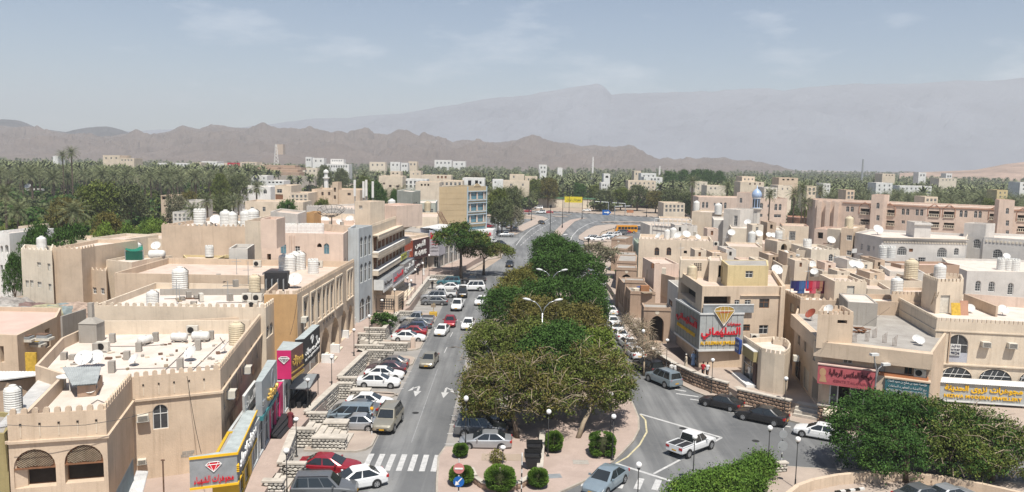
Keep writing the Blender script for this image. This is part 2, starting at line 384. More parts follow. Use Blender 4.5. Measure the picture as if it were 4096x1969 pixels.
def _ar():
 two={0x627:0xFE8D,0x629:0xFE93,0x62F:0xFEA9,0x630:0xFEAB,0x631:0xFEAD,0x632:0xFEAF,0x648:0xFEED,0x649:0xFEEF,0x623:0xFE83,0x625:0xFE87,0x624:0xFE85}
 four={0x628:0xFE8F,0x62A:0xFE95,0x62B:0xFE99,0x62C:0xFE9D,0x62D:0xFEA1,0x62E:0xFEA5,0x633:0xFEB1,0x634:0xFEB5,0x635:0xFEB9,0x636:0xFEBD,0x637:0xFEC1,0x638:0xFEC5,0x639:0xFEC9,0x63A:0xFECD,0x641:0xFED1,0x642:0xFED5,0x643:0xFED9,0x644:0xFEDD,0x645:0xFEE1,0x646:0xFEE5,0x647:0xFEE9,0x64A:0xFEF1,0x626:0xFE89}
 for k,v in two.items():AR[chr(k)]=(v,v+1,None,None)
 for k,v in four.items():AR[chr(k)]=(v,v+1,v+2,v+3)
 AR['\u0621']=(0xFE80,0xFE80,None,None);AR['\u0001']=(0xFEFB,0xFEFC,None,None);AR['\u0002']=(0xFEF9,0xFEFA,None,None)
_ar()
def shape_ar(s):
 s=s.replace('\u0644\u0627','\u0001').replace('\u0644\u0625','\u0002');o=[]
 for i,c in enumerate(s):
  if c not in AR:o.append(c);continue
  prev=i>0 and s[i-1]in AR and AR[s[i-1]][2]is not None and c!='\u0621'
  nxt=i+1<len(s)and s[i+1]in AR and s[i+1]!='\u0621' and AR[c][2]is not None
  f=AR[c];o.append(chr(f[3]if prev and nxt else f[1]if prev else f[2]if nxt else f[0]))
 return ''.join(reversed(o))
def lettering(parent,s,fr,u0,u1,z0,z1,d,m,name='lettering',ext=0.02,label=None,bold=0.0):
 if any(c in AR for c in s):s=shape_ar(s)
 c=bpy.data.curves.new('t','FONT');c.body=s;c.extrude=0.05;c.resolution_u=1;c.offset=bold
 o=bpy.data.objects.new('t',c);me=bpy.data.meshes.new_from_object(o)
 n=len(me.vertices);a=np.empty(n*3);me.vertices.foreach_get('co',a);a=a.reshape(-1,3)
 lo,hi=a.min(0),a.max(0);k=(hi-lo);k[k==0]=1
 off=root_loc(parent);t,nn=fr.t,fr.n
 U=u0+(a[:,0]-lo[0])/k[0]*(u1-u0);Z=z0+(a[:,1]-lo[1])/k[1]*(z1-z0);D=d+ext*(a[:,2]-lo[2])/k[2]
 b=np.stack([fr.p[0]+t[0]*U+nn[0]*D-off[0],fr.p[1]+t[1]*U+nn[1]*D-off[1],Z-off[2]],1)
 me.vertices.foreach_set('co',b.ravel());me.materials.clear();me.materials.append(m);me.update()
 bpy.data.objects.remove(o);bpy.data.curves.remove(c)
 x=obj(name,me,parent)
 if label:x['label']=label
 return x
# ================================================================ THE SETTING: ground, roads, pavements, hills, air
def sheet(name,pts,z,m,thick=None,kind='structure',label=None):
 mb=M()
 if thick:mb.prism(pts,z-thick,z,m)
 else:mb.add([(x,y,z)for x,y in pts],[tuple(range(len(pts)))],m)
 return solo(name,mb,label,None,None,kind)
g=M();g.add([(-6500,-400,-0.03),(6500,-400,-0.03),(6500,9000,-0.03),(-6500,9000,-0.03)],[(0,1,2,3)],earth)
solo('ground',g,'sandy tan ground under the town and the palm groves',kind='structure')
sheet('road',[(-18.6,15),(95,15),(95,66),(60,64),(34,66),(22,100),(22,236),(24,250),(29,277),(34.5,296),(44,309),(58,316),(80,318),(150,316),(150,345),(80,352),(60,356),(20,382),(-160,392),(-160,372),(-20,366),(9,357),(14,345),(15.5,335),(11,311),(5.3,281),(1,258),(-20,252),(-60,250),(-60,226),(-2,224),(-2.6,196),(-6,176),(-18.6,160)],0.004,asphalt,label='grey asphalt street with darker worn wheel tracks')
bayas=mat('bay_asphalt',(0.32,0.30,0.275),0.9,0.2,0.5,0.3,30,col2=(0.22,0.205,0.19),speck=0.15)
sheet('parking_strip',[(-18.4,50),(-11.7,56),(-11.6,155),(-17.6,155)],0.008,bayas,label='paler dusty parking strip along the left kerb')
sheet('parking_strip',[(-5.5,65),(-.2,65),(-.2,108),(-5.5,108)],0.008,bayas,label='dusty parking strip under the median trees')
sheet('car_park',[(-62,262),(-2,262),(4,284),(8,308),(9,330),(-62,345)],0.006,asphalt,label='asphalt car park beside the far bend')
def kerbed(name,pts,z=0.15,m=paving,label=None,kerb=True,w=0.16):
 o=sheet(name,pts,z,m,thick=0.17,label=label)
 if kerb:
  ins=inset(pts,w);mb=M();n=len(pts)
  for i in range(n):
   j=(i+1)%n
   mb.add([(*pts[i],z+0.006),(*pts[j],z+0.006),(*ins[j],z+0.006),(*ins[i],z+0.006)],[(0,1,2,3)],kerbm)
   q=inset(pts,-0.006)
   mb.add([(*q[i],0.0),(*q[j],0.0),(*q[j],z+0.006),(*q[i],z+0.006)],[(0,1,2,3)],kerbm)
  part('kerb',mb,o)
 return o
MED=[(-4.6,40),(4,40),(4.0,56.0),(6.2,58.3),(8.9,62.4),(10.1,64.7),(11.3,67.2),(12.3,70.2),(12.8,73.5),(12.9,77.5),(12.6,95),(12.2,120),(12.0,150),(11.6,175),(12.4,205),(14.6,240),(16.2,256),(19.9,283),(25.6,318.5),(29.5,333),(33.0,341),(30.0,340),(24.6,328),(19.4,304),(15.0,273),(12.0,240),(9.3,205),(7.6,180),(5.4,160),(2,140),(-2.5,122),(-5.1,112),(-5.1,108.4),(-0.3,108),(-0.3,65.2),(-5.5,64.9),(-5.9,62.6),(-5.5,57),(-5.0,52)]
kerbed('median_pavement',MED,0.15,pavpink,'pinkish paved median with trees between the two roads')
for k,(a,b)in enumerate([(63.4,68.4),(78.3,80.4),(90.4,95.6),(98.6,104),(117.5,123),(156,160)]):
 x0=-17.4;q=[(x0,a),(-12.9,a),(-12.2,a+0.5),(-11.8,a+1.4),(-11.8,b-1.1),(-12.2,b-0.4),(-12.9,b),(x0,b)]
 kerbed('pavement_island',q,0.15,paving,'paved island with rounded kerb, %s between the parking bays'%['nearest one, by the zebra crossing,','second one,','third one,','fourth one,','fifth one,','far one'][k])
WALK=[(-30,40),(-16.6,40),(-17.4,57),(-18.3,64.6),(-18.2,68.4),(-17.7,78),(-18.0,80),(-17.3,92),(-19.2,94.3),(-20.2,100.7),(-19.7,103.8),(-20.0,110.5),(-17.0,116),(-16.2,122),(-16.2,153),(-15.4,160),(-11.5,164),(-9.0,180),(-6.4,194),(-5.6,214),(-60,214),(-60,110),(-34,90)]
sheet('walkway',WALK,1.3,pavpink,thick=1.29,label='raised pinkish walkway along the shop fronts on the left')
kerbed('pavement_left_far',[(-16.1,160.4),(-12.2,160.4),(-8.6,176),(-5.9,192),(-2.7,196),(-2.2,218),(-5.6,219),(-7.5,222),(-30,222),(-30,214.2),(-5.4,214.2),(-6.2,194),(-9,180),(-11.5,163.8)],0.15,paving,'pavement past the bushy tree on the left')
kerbed('pavement_bend',[(1.4,259),(5.6,281),(11.2,310.5),(15.4,333),(13.6,345),(9.5,354),(2,357),(-40,360),(-40,352),(0,350),(8,343),(10.2,334),(6.0,311),(1.0,283),(-3,262)],0.15,paving,'curving pavement outside the far bend')
RS_=[(17.9,186),(18.4,145),(17.5,118),(16.9,111),(16.9,96),(17.5,91.6),(18.9,86.5),(20.4,82.6),(22.5,79.0),(25.5,75.6),(28.2,72.9),(32,69.5),(38,66.0),(50,63.0),(95,60.0),(95,75),(45,78),(40,100),(40,186)]
kerbed('pavement_right',RS_,0.15,paving,'pavement along the right-hand kerb below the low stone wall')
PLAT=[(18.5,190),(18.9,145),(18.2,118),(18.0,97),(18.3,94.5),(20.5,86.6),(23.2,82.2),(24.0,79.4),(28.2,76.2),(30.2,74.6),(33,72.6),(39,69.4),(60,66.5),(95,64),(95,110),(60,190)]
sheet('platform',PLAT,1.2,paving,thick=1.19,label='raised tan pavement in front of the right-hand shops')
al=M();nx=0
for i in range(26):
 for j in range(7):
  x0=31.0+j*0.62+i*0.5;y0=77.2+i*0.95+j*0.15
  al.box(x0,x0+0.56,y0,y0+0.86,1.2,1.2+0.012+0.01*((i*7+j*3)%3),coping if(i+j)%2 else paving)
solo('alley_paving',al,'chequered paving slabs of the narrow alley',kind='structure')
NP=[(10.5,15),(14,52),(17.5,57.0),(20.6,60.6),(22.6,61.9),(24.5,61.6),(29,61.2),(34,60.4),(45,58.5),(70,54),(95,52),(95,15)]
kerbed('pavement_near_right',NP,0.15,paving,'tan pavement behind the flowering hedge')
mk=[]
def stripe(a,b,w,m=marking,name='road_marking',z=0.012,label=None,group=None):
 t,l=unit(a,b);n=(-t[1]*w/2,t[0]*w/2)
 q=[(a[0]-n[0],a[1]-n[1]),(b[0]-n[0],b[1]-n[1]),(b[0]+n[0],b[1]+n[1]),(a[0]+n[0],a[1]+n[1])]
 mb=M();mb.add([(x,y,z)for x,y in q],[(0,1,2,3)],m);o=solo(name,mb,label,None,group,'structure');return o
for i in range(7):
 x=-11.55+i*0.93;stripe((x,59.7),(x-0.0,63.2),0.46,name='crossing_stripe',group='stripes of the zebra crossing')
for i in range(6):
 x=5.9+i*1.35;stripe((x,56.2-i*0.1+1.2),(x+0.7,58.6-i*0.1+1.2-i*0.12),0.5,name='crossing_stripe',group='stripes of the right crossing')
for y in[70.3,72.5,75.2,82.0,84.15,86.5,88.75,99.6,104.4,106.9,109.5,112,114.4,125.5,128,130.5,133,135.5,138,141,144,147,150]:
 stripe((-16.9,y),(-11.5,y),0.13,name='bay_line',group='painted bay lines of the left parking')
for y in[65.8,68.4,70.8,73.4,76,78.6,81.2,83.8,86.4,89,91.6,94.2,96.8,99.4,102,104.6]:
 stripe((-5.6,y),(-0.4,y),0.13,name='bay_line',group='painted bay lines of the median parking')
stripe((-8.55,66),(-8.6,90),0.09,mat('faded_paint',(0.30,0.30,0.30),0.9,0.25,1.5,col2=(0.2,0.2,0.2)),label='faded centre line')
for i in range(9):stripe((-8.5+i*0.05,98+i*9),(-8.4+i*0.05,101+i*9),0.1,name='lane_dash',group='lane dashes')
stripe((13.1,75.0),(19.6,68.7),0.3);stripe((19.6,68.7),(11.8,60.1),0.22);stripe((9.0,62.1),(13.9,57.9),0.3)
for a,b in(((18.4,83.6),(19.5,83.0)),((18.2,82.1),(20.4,81.1)),((19.3,80.2),(20.6,79.6)),((20.7,78.1),(21.5,77.4)),((22.3,76.2),(23.2,75.7)),((25.8,72.5),(27.1,72.0)),((17.2,85.6),(18.0,85.2))):
 stripe(a,b,0.3,name='hatch_mark',group='slanting white marks along the right kerb')
ev=[(13.1,75.0),(13.35,73.2),(12.9,69.8),(11.7,66.5),(10.2,63.6),(9.0,62.1)]
for a,b in zip(ev,ev[1:]):stripe(a,b,0.16,markyel,z=0.010,name='edge_line',group='yellow edge line of the median')
def arrow(x,y,s,flip,lab):
 mb=M();z=0.012
 mb.add([(x-0.12,y+2.6,z),(x-0.12,y+0.9,z),(x+0.12,y+0.9,z),(x+0.12,y+2.6,z)],[(0,1,2,3)],marking)
 mb.add([(x-0.42,y+1.0,z),(x,y-1.0,z),(x+0.42,y+1.0,z)],[(0,1,2)],marking)
 f=flip;mb.add([(x,y+2.6,z),(x+f*0.62,y+1.7,z),(x+f*0.62,y+2.05,z),(x,y+2.95,z)],[(0,1,2,3)],marking)
 mb.add([(x+f*0.55,y+1.35,z),(x+f*1.05,y+0.9,z),(x+f*0.6,y+2.6,z)],[(0,1,2)],marking)
 solo('road_arrow',mb,lab,kind='structure')
arrow(-9.9,80.2,1,-1,'white forked arrow in the left lane');arrow(-6.9,79.9,1,1,'white forked arrow in the lane beside the trees')
arrow(-1.2,181,1,1,'small white arrow on the far lane')
for i in range(7):stripe((-13+i*0.5,226.5+i*3.0),(0.0+i*0.4,227.5+i*3.0),0.8,name='hatch_mark',group='white bars of the far crossing')
def poly_line(pts,w,name,grp,m=marking,dash=None):
 for a,b in zip(pts,pts[1:]):
  if dash:
   t,l=unit(a,b);k=0
   while k<l:stripe((a[0]+t[0]*k,a[1]+t[1]*k),(a[0]+t[0]*min(l,k+dash),a[1]+t[1]*min(l,k+dash)),w,m,name,0.016,None,grp);k+=dash*2
  else:stripe(a,b,w,m,name,0.016,None,grp)
poly_line([(2.5,226),(5.5,250),(9,275),(14.5,306),(19,330)],0.3,'lane_dash','dashes of the left far road',dash=3)
poly_line([(17.6,235),(19.8,256),(24,282),(30,308),(36,326)],0.3,'edge_line','white lines of the right far road')
poly_line([(20.6,240),(22.0,254),(27.3,281),(33,300),(39,311),(46,318)],0.3,'lane_dash','dashes of the right far road',dash=3)
poly_line([(1.2,226),(3.2,250),(6.8,280),(12.3,310),(16,333)],0.25,'edge_line','edge line of the left far road')
def bwkerb(pts,z,name,label,m=paving):
 o=sheet(name,pts,z,m,thick=z+0.01,label=label);n=len(pts);k=0;ka=M();kb=M()
 for i in range(n):
  a,b=pts[i],pts[(i+1)%n];fr=Fr(a,b);u=0
  while u<fr.l-0.1:
   e=min(fr.l,u+1.6);fr.box(ka if k%2 else kb,u,e,0,z+0.02,0.0,0.12,kerbd if k%2 else kerbm);u=e;k+=1
 for x in(ka,kb):
  if x.f:tag(part('kerb_block',x,o),kind='stuff')
 return o
bwkerb([(46,308.4),(38,307),(32,299),(27.0,280),(22.4,258),(21.4,247),(22.6,241),(28,240),(37,243),(38,245),(30,247),(28,252),(32,275),(39,292),(50,300),(75,303),(75,308)],0.2,'pavement_car_park_edge','pale curving pavement with black and white kerb round the bus car park')
bwkerb([(40,322.5),(60,326.5),(85,326),(85,323.5),(62,323.5),(42,319.8),(36.5,317),(37,319.5)],0.2,'traffic_island','slim traffic island with striped kerb in front of the blue arrow sign')
bwkerb([(-160,391),(20,383),(60,357),(90,350),(150,345),(150,349),(92,353.6),(62,362),(22,388),(-160,396)],0.2,'pavement_far','long striped kerb and pavement on the far side of the junction')
bwkerb([(-40,372.5),(9,369.5),(28,362),(27,359.5),(9,366.5),(-40,370)],0.2,'traffic_island','narrow striped island across the far junction')
bwkerb([(17,350),(24,349),(25,345.6),(19.5,343.5)],0.2,'traffic_island','small triangular island in the far junction')
sheet('side_lot',[(50,300),(90,303),(90,235),(40,226),(30,247)],0.008,asphalt,label='asphalt of the bus car park')
def ridge_at(prof,px):
 for(a,ya),(b,yb)in zip(prof,prof[1:]):
  if a<=px<=b:return ya+(yb-ya)*(px-a)/(b-a)
 return prof[0][1]if px<prof[0][0]else prof[-1][1]
def hills(name,label,prof,Y0,Y1,d0,d1,nx,ny,m,rough,x0=-300,x1=4400,fade=None,seed=0.0,rs=1.0):
 vs=[];yc=Y0
 for i in range(nx+1):
  px=x0+(x1-x0)*i/nx;hx,_,hz=PY(px,ridge_at(prof,px),yc);slope=(px-CX)/F
  hz=max(hz,1.0)
  for j in range(ny+1):
   s=j/ny;Y=Y0-d0+(d0+d1)*s;c=d0/(d0+d1)
   k=(s/c)**0.85 if s<c else 1-((s-c)/(1-c))**1.3
   X=hx+(Y-yc)*slope
   f=mnoise.fractal(Vector((X*rs/190.0,Y*rs/190.0,seed)),0.75,2.1,7)
   rg=1-abs(mnoise.noise(Vector((X*rs/260.0,Y*rs/200.0,seed+3.1))))*2-abs(mnoise.noise(Vector((X*rs/90.0,Y*rs/90.0,seed+7))))
   e=math.sin(min(1,s/c if s<c else 1)*PI*0.93)
   z=hz*k+(f*rough*0.62+rg*rough*0.4)*(0.12+0.88*abs(e))*(min(1,hz/60))-(0.18*rough)
   if j==0:z=-2
   vs.append((X,Y,z))
 fs=[(i*(ny+1)+j,(i+1)*(ny+1)+j,(i+1)*(ny+1)+j+1,i*(ny+1)+j+1)for i in range(nx)for j in range(ny)]
 mb=M();mb.add(vs,fs,m);return solo(name,mb,label,kind='structure',smooth=False)
rock=mat('rock',(0.165,0.13,0.112),0.95,0.3,0.012,0.8,0.05,col2=(0.115,0.09,0.078),speck=0.35)
rockd=mat('dark_rock',(0.075,0.065,0.065),0.95,0.3,0.01,0.6,0.05,speck=0.2)
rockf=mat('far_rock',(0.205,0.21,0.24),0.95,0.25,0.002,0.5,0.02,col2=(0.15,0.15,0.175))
PN=[(-300,500),(0,505),(120,515),(263,530),(420,545),(509,540),(613,530),(676,526),(732,507),(796,518),(843,498),(955,505),(1020,510),(1054,506),(1090,514),(1178,511),(1241,515),(1300,528),(1345,535),(1392,547),(1420,534),(1448,526),(1475,533),(1496,557),(1530,545),(1591,518),(1640,525),(1711,539),(1774,555),(1783,550),(1806,565),(1854,553),(1900,555),(1960,563),(2048,560),(2124,556),(2175,570),(2267,568),(2326,584),(2382,582),(2420,587),(2494,592),(2533,582),(2560,596),(2589,615),(2620,626),(2700,634),(2748,633),(2788,640),(2899,630),(2940,640),(2979,645),(3074,648),(3130,660),(3200,676),(4400,690)]
hills('hills','brown rocky hills behind the town',PN,2600,0,1100,900,620,90,rock,52)
PD=[(-300,480),(0,473),(80,478),(151,507),(210,512),(263,520),(334,506),(380,502),(426,499),(470,508),(520,525),(700,560),(4400,720)]
hills('hills_dark','dark grey ridge behind the brown hills at the left',PD,3150,0,300,600,160,14,rockd,30,x1=1500,seed=5)
PF=[(-300,560),(1000,500),(1194,480),(1353,469),(1671,438),(1780,420),(1870,402),(2048,384),(2207,358),(2311,342),(2398,334),(2425,352),(2446,378),(2520,368),(2605,362),(2780,364),(2923,358),(3000,352),(3082,348),(3138,356),(3257,334),(3440,326),(3560,332),(3679,328),(3822,310),(3960,313),(4096,310),(4400,318)]
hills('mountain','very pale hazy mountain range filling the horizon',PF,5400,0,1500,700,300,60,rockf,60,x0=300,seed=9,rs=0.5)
PP=[(3600,690),(3900,676),(3960,664),(4020,652),(4096,644),(4400,630)]
hills('hill_pink','low pinkish rocky hill at the right edge',PP,1500,0,250,300,60,14,mat('pink_rock',(0.42,0.30,0.23),0.95,0.3,0.02,0.5,0.1,speck=0.25),7,x0=3600,seed=2)
hz=bpy.data.materials.new('haze_air');hz.use_nodes=True;t=hz.node_tree;t.nodes.clear()
ho=t.nodes.new('ShaderNodeOutputMaterial');hv=t.nodes.new('ShaderNodeVolumePrincipled')
hv.inputs['Color'].default_value=(*HAZE_COL,1);hv.inputs['Density'].default_value=HAZE_D;hv.inputs['Anisotropy'].default_value=0.0
t.links.new(hv.outputs[0],ho.inputs['Volume'])
hb=M();hb.box(-6600,6600,-500,9100,-1.5,HAZE_TOP,hz);solo('haze',hb,'pale dusty air over the whole town',kind='stuff')
# ================================================================ PROTOTYPES: cars, lamps, roof fittings, people, trees
PROTO=[]
def proto(name):
 o=obj(name,None);LOC[o.name]=(0,0,0);PROTO.append(o);return o
def loft(mb,secs,m,capm=None):
 k=len(secs[0][1]);vs=[]
 for x,pr in secs:
  for y,z in pr:vs.append((x,y,z))
  for y,z in reversed(pr):vs.append((x,-y,z))
 n=2*k;fs=[]
 for j in range(len(secs)-1):
  for i in range(n):fs.append((j*n+i,j*n+(i+1)%n,(j+1)*n+(i+1)%n,(j+1)*n+i))
 fs+=[tuple(reversed(range(n))),tuple((len(secs)-1)*n+i for i in range(n))]
 mb.add(vs,fs,m)
paint0=mat('car_paint',(0.7,0.7,0.7),0.3,0.0,coat=0.6,spec=0.5)
PAINT={}
for n_,c_,me_ in(('white',(0.74,0.74,0.73),0),('silver',(0.42,0.43,0.44),0.5),('black',(0.018,0.017,0.018),0.1),('grey',(0.16,0.165,0.17),0.4),('red',(0.30,0.012,0.022),0.2),('gold',(0.37,0.34,0.27),0.5),('teal',(0.05,0.16,0.19),0.3),('maroon',(0.075,0.03,0.04),0.3),('navy',(0.03,0.045,0.09),0.3),('bronze',(0.25,0.22,0.20),0.5),('orange',(0.72,0.30,0.01),0),('bluesilver',(0.32,0.39,0.43),0.5)):
 PAINT[n_]=mat('paint_'+n_,c_,0.32,0.04,3,metal=me_,coat=0.5,spec=0.5)
lampg=mat('headlamp',(0.62,0.63,0.62),0.15,0.05,8,spec=0.8);tailm=mat('tail_lamp',(0.40,0.015,0.015),0.25,0.05,8,spec=0.6)
platem=mat('number_plate',(0.66,0.36,0.03),0.5,0.05,9);trim=mat('dark_trim',(0.03,0.03,0.032),0.6,0.1,4);rimm=mat('wheel_rim',(0.45,0.45,0.45),0.35,0.05,6,metal=0.6)
cglass=mat('car_glass',(0.02,0.024,0.026),0.06,0.0,spec=0.8)
CARP=dict(sedan=dict(L=4.65,W=1.80,H=1.44,belt=0.93,s=[(-2.32,.42,.74,.66),(-2.24,.28,.93,.82),(-1.7,.22,1.0,.88),(-.9,.2,.95,.9),(.9,.2,.93,.9),(1.3,.2,.9,.89),(1.9,.22,.80,.86),(2.2,.25,.70,.78),(2.32,.36,.58,.62)],cb=(-1.85,1.15),rf=(-1.0,.2),rw=.58,r=.32,ax=(-1.38,1.42)),suv=dict(L=4.8,W=1.92,H=1.85,belt=1.15,s=[(-2.38,.5,1.1,.82),(-2.3,.36,1.17,.93),(-1.7,.33,1.18,.95),(.8,.33,1.13,.95),(1.2,.33,1.12,.94),(1.9,.35,1.02,.92),(2.25,.38,.92,.84),(2.38,.5,.75,.7)],cb=(-2.28,1.15),rf=(-2.05,.45),rw=.68,r=.39,ax=(-1.42,1.5)),van=dict(L=4.8,W=1.85,H=1.7,belt=1.02,s=[(-2.38,.42,1.0,.8),(-2.3,.28,1.05,.9),(-1.5,.24,1.05,.92),(.9,.24,1.0,.92),(1.5,.24,.95,.9),(2.1,.26,.8,.84),(2.38,.38,.62,.66)],cb=(-2.28,1.7),rf=(-2.1,.7),rw=.66,r=.33,ax=(-1.45,1.5)),hatch=dict(L=4.25,W=1.78,H=1.5,belt=.95,s=[(-2.1,.42,.9,.72),(-2.02,.28,1.0,.86),(-1.4,.22,1.0,.88),(.9,.2,.95,.89),(1.2,.2,.92,.88),(1.75,.22,.82,.84),(2.1,.34,.6,.66)],cb=(-2.0,1.1),rf=(-1.5,.2),rw=.6,r=.32,ax=(-1.28,1.32)),pickup=dict(L=5.2,W=1.85,H=1.78,belt=1.08,s=[(-2.6,.55,.95,.84),(-2.55,.5,1.08,.9),(-.75,.42,1.08,.91),(.75,.38,1.06,.92),(1.3,.36,1.05,.91),(2.0,.38,.98,.88),(2.5,.42,.85,.8),(2.6,.5,.7,.68)],cb=(-.78,1.3),rf=(-.62,.62),rw=.68,r=.38,ax=(-1.65,1.65)))
def make_car(kind):
 c=CARP[kind];root=proto('car_proto');b=M()
 def sec(zb,zt,hw):return[(0,zb),(hw*.9,zb),(hw,zb+.1),(hw+.01,(zb+zt)/2),(hw*.985,zt-.1),(hw*.93,zt-.02),(hw*.7,zt+.01),(0,zt+.025)]
 loft(b,[(x,sec(zb,zt,hw))for x,zb,zt,hw in c['s']],paint0)
 hw=c['W']/2*.93;rw=c['rw'];bz=c['belt']-.03;H=c['H'];(b0,b1),(r0,r1)=c['cb'],c['rf']
 def ring(x0,x1,w,z):return[(x0,-w,z),(x1,-w,z),(x1,w,z),(x0,w,z)]
 A=[(b0,-hw*.92,bz),(b0+.25,-hw,bz),(b1-.35,-hw,bz),(b1,-hw*.86,bz),(b1,hw*.86,bz),(b1-.35,hw,bz),(b0+.25,hw,bz),(b0,hw*.92,bz)]
 B=[(r0,-rw*.92,H-.04),(r0+.15,-rw,H-.02),(r1-.15,-rw,H-.02),(r1,-rw*.92,H-.05),(r1,rw*.92,H-.05),(r1-.15,rw,H-.02),(r0+.15,rw,H-.02),(r0,rw*.92,H-.04)]
 b.add(A+B,[(i,(i+1)%8,8+(i+1)%8,8+i)for i in range(8)],paint0)
 b.add(B+[((r0+r1)/2,0,H+.02)],[(i,(i+1)%8,8)for i in range(8)],paint0)
 for x in c['ax']:
  for s in(-1,1):
   y=s*(c['W']/2-.005);ax=Matrix.Rotation(PI/2,3,'X')
   b.lathe([(c['r']*1.15,-.012),(c['r']*1.15,.012)],14,trim,(x,y,c['r']+.03),ax=ax)
 zl=c['s'][-2][1];b.box(2.0 if kind!='pickup' else 2.3,c['L']/2-.02,-.45,.45,zl+.08,zl+.24,trim)
 b.box(-c['L']/2+.06,-c['L']/2+.14,-.7,.7,zl+.05,zl+.2,trim)
 if kind=='pickup':
  b.box(-2.5,-.85,-.76,.76,1.094,1.104,trim)
  for s in(-1,1):b.box(-2.55,-.8,s*.84-.05,s*.84+.05,1.08,1.14,paint0)
  b.box(-2.6,-2.52,-.86,.86,.98,1.14,paint0)
 if kind=='suv':
  for s in(-1,1):b.box(r0+.2,r1-.1,s*rw-.03,s*rw+.03,H+.02,H+.06,trim)
 part('body',b,root,smooth=False)
 def lerp(p,q,t):return tuple(p[i]+(q[i]-p[i])*t for i in range(3))
 def pane(name,p0,p1,q1,q0,o,ia=.06,ib=.06):
  m=M();P0,P1,Q0,Q1=lerp(p0,p1,ia),lerp(p1,p0,ia),lerp(q0,q1,ib),lerp(q1,q0,ib)
  pts=[lerp(P0,Q0,.07),lerp(P1,Q1,.07),lerp(P1,Q1,.93),lerp(P0,Q0,.93)]
  m.add([tuple(a[i]+o[i]for i in range(3))for a in pts],[(0,1,2,3)],cglass);part(name,m,root)
 pane('windscreen',A[3],A[4],B[4],B[3],(.02,0,.015),.03,.03)
 pane('rear_window',A[7],A[0],B[0],B[7],(-.02,0,.015),.05,.05)
 mids={'sedan':[.52],'hatch':[.52],'suv':[.36,.7],'van':[.38,.7],'pickup':[.5]}[kind]
 for s in(-1,1):
  i0,i1=(1,2)if s<0 else(6,5)
  ts=[0.0]+mids+[1.0]
  a0,a1,c0,c1=A[i0],A[i1],B[i0],B[i1]
  a0=(A[0][0]+.1,a0[1],a0[2]);a1=(A[3][0]-.12,a1[1],a1[2])
  for t0,t1 in zip(ts,ts[1:]):
   pane('side_window',lerp(a0,a1,t0),lerp(a0,a1,t1),lerp(c0,c1,t1),lerp(c0,c1,t0),(0,s*.02,.005),.04,.04)
 for x in c['ax']:
  for s in(-1,1):
   ax=Matrix.Rotation(PI/2,3,'X');w=M();y=s*(c['W']/2-.08)
   w.lathe([(c['r']*.7,-.11),(c['r']*.96,-.1),(c['r'],-.06),(c['r'],.06),(c['r']*.96,.1),(c['r']*.7,.11)],14,rub,(x,y,c['r']),ax=ax)
   wo=part('wheel',w,root,True)
   r_=M();r_.lathe([(c['r']*.66,-.006),(c['r']*.66,.006),(c['r']*.3,.012)],10,rimm,(x,y+s*.115,c['r']),ax=ax)
   for q in range(5):
    a=q*2*PI/5;dx,dz=math.cos(a)*c['r']*.45,math.sin(a)*c['r']*.45
    r_.cbox((x+dx,y+s*.13,c['r']+dz-.03),(.06,.012,.06),trim)
   part('rim',r_,wo)
 z1=c['s'][-2][2];z0=c['s'][1][2]
 for s in(-1,1):
  m=M();x=c['s'][-2][0];m.add([(x+.05,s*.5,z1-.2),(x-.02,s*.8,z1-.17),(x-.28,s*.86,z1-.0),(x-.12,s*.55,z1+.02),(x+.07,s*.5,z1-.06)],[(0,1,2,3,4)if s>0 else(4,3,2,1,0)],lampg);part('headlight',m,root)
  m=M();x=c['s'][1][0];m.box(x-.07,x+.12,*sorted((s*.5,s*.845)),z0-.24,z0-.04,tailm);part('tail_light',m,root)
  m=M();xm=b1-.45 if kind!='van' else b1-.7;m.cbox((xm,s*(hw+.12),bz+.02),(.12,.2,.14),paint0);part('mirror',m,root)
 for x in(c['L']/2+.005,-c['L']/2-.005):
  m=M();zz=zl+.1 if x>0 else zl+.24;m.box(min(x,x-.01 if x>0 else x+.01),max(x,x-.01 if x>0 else x+.01),-.22,.22,zz,zz+.12,platem);part('number_plate',m,root)
 if kind=='suv_spare':pass
 return root
CP={k:make_car(k)for k in CARP}
NCAR=0
def car(kind,px,py,head,col,label,group=None,z=0.01,sc=1.0,xy=None):
 global NCAR;NCAR+=1
 x,y=xy or P(px,py,z)
 def sw(o):
  if o.material_slots and any(s.material==paint0 for s in o.material_slots):
   for s in o.material_slots:
    if s.material==paint0:s.link='OBJECT';s.material=PAINT[col]
 o=copy_thing(CP[kind],(x,y,z),R(head),label,sc,group,sw)
 o.name={'sedan':'sedan_car','suv':'sport_utility_car','van':'minivan','hatch':'hatchback_car','pickup':'pickup_truck'}[kind]
 o['category']={'pickup':'pickup truck','van':'minivan'}.get(kind,'car');return o
def mk_globe(h):
 r=proto('lamp_proto');m=M();m.lathe([(.14,0),(.14,.12),(.07,.16),(.06,.7),(.04,.75),(.035,h-.2)],8,black);part('pole',m,r,True)
 m=M();m.lathe([(.17,0),(.17,.05)],8,kerbm);part('base',m,r)
 m=M();m.lathe([(.09,h-.22),(.11,h-.12),(.13,h-.1)],8,black);part('collar',m,r)
 m=M();m.lathe([(.1,h-.12)]+[(.22*math.sin(a),h+.1-.22*math.cos(a))for a in np.linspace(.5,PI-.05,8)],12,globe);part('globe',m,r,True);return r
GL={h:mk_globe(h)for h in(3.9,)}
def globe_lamp(base,label,h=3.9,z=0.15,pts=None,group='globe lamps along the walkways'):
 x,y=pts or P(base[0],base[1],z)
 o=copy_thing(GL[3.9],(x,y,z),0,label,(1,1,h/3.9),group)
 for c in o.children if False else[]:pass
 o.name='globe_lamp';o['category']='street lamp';return o
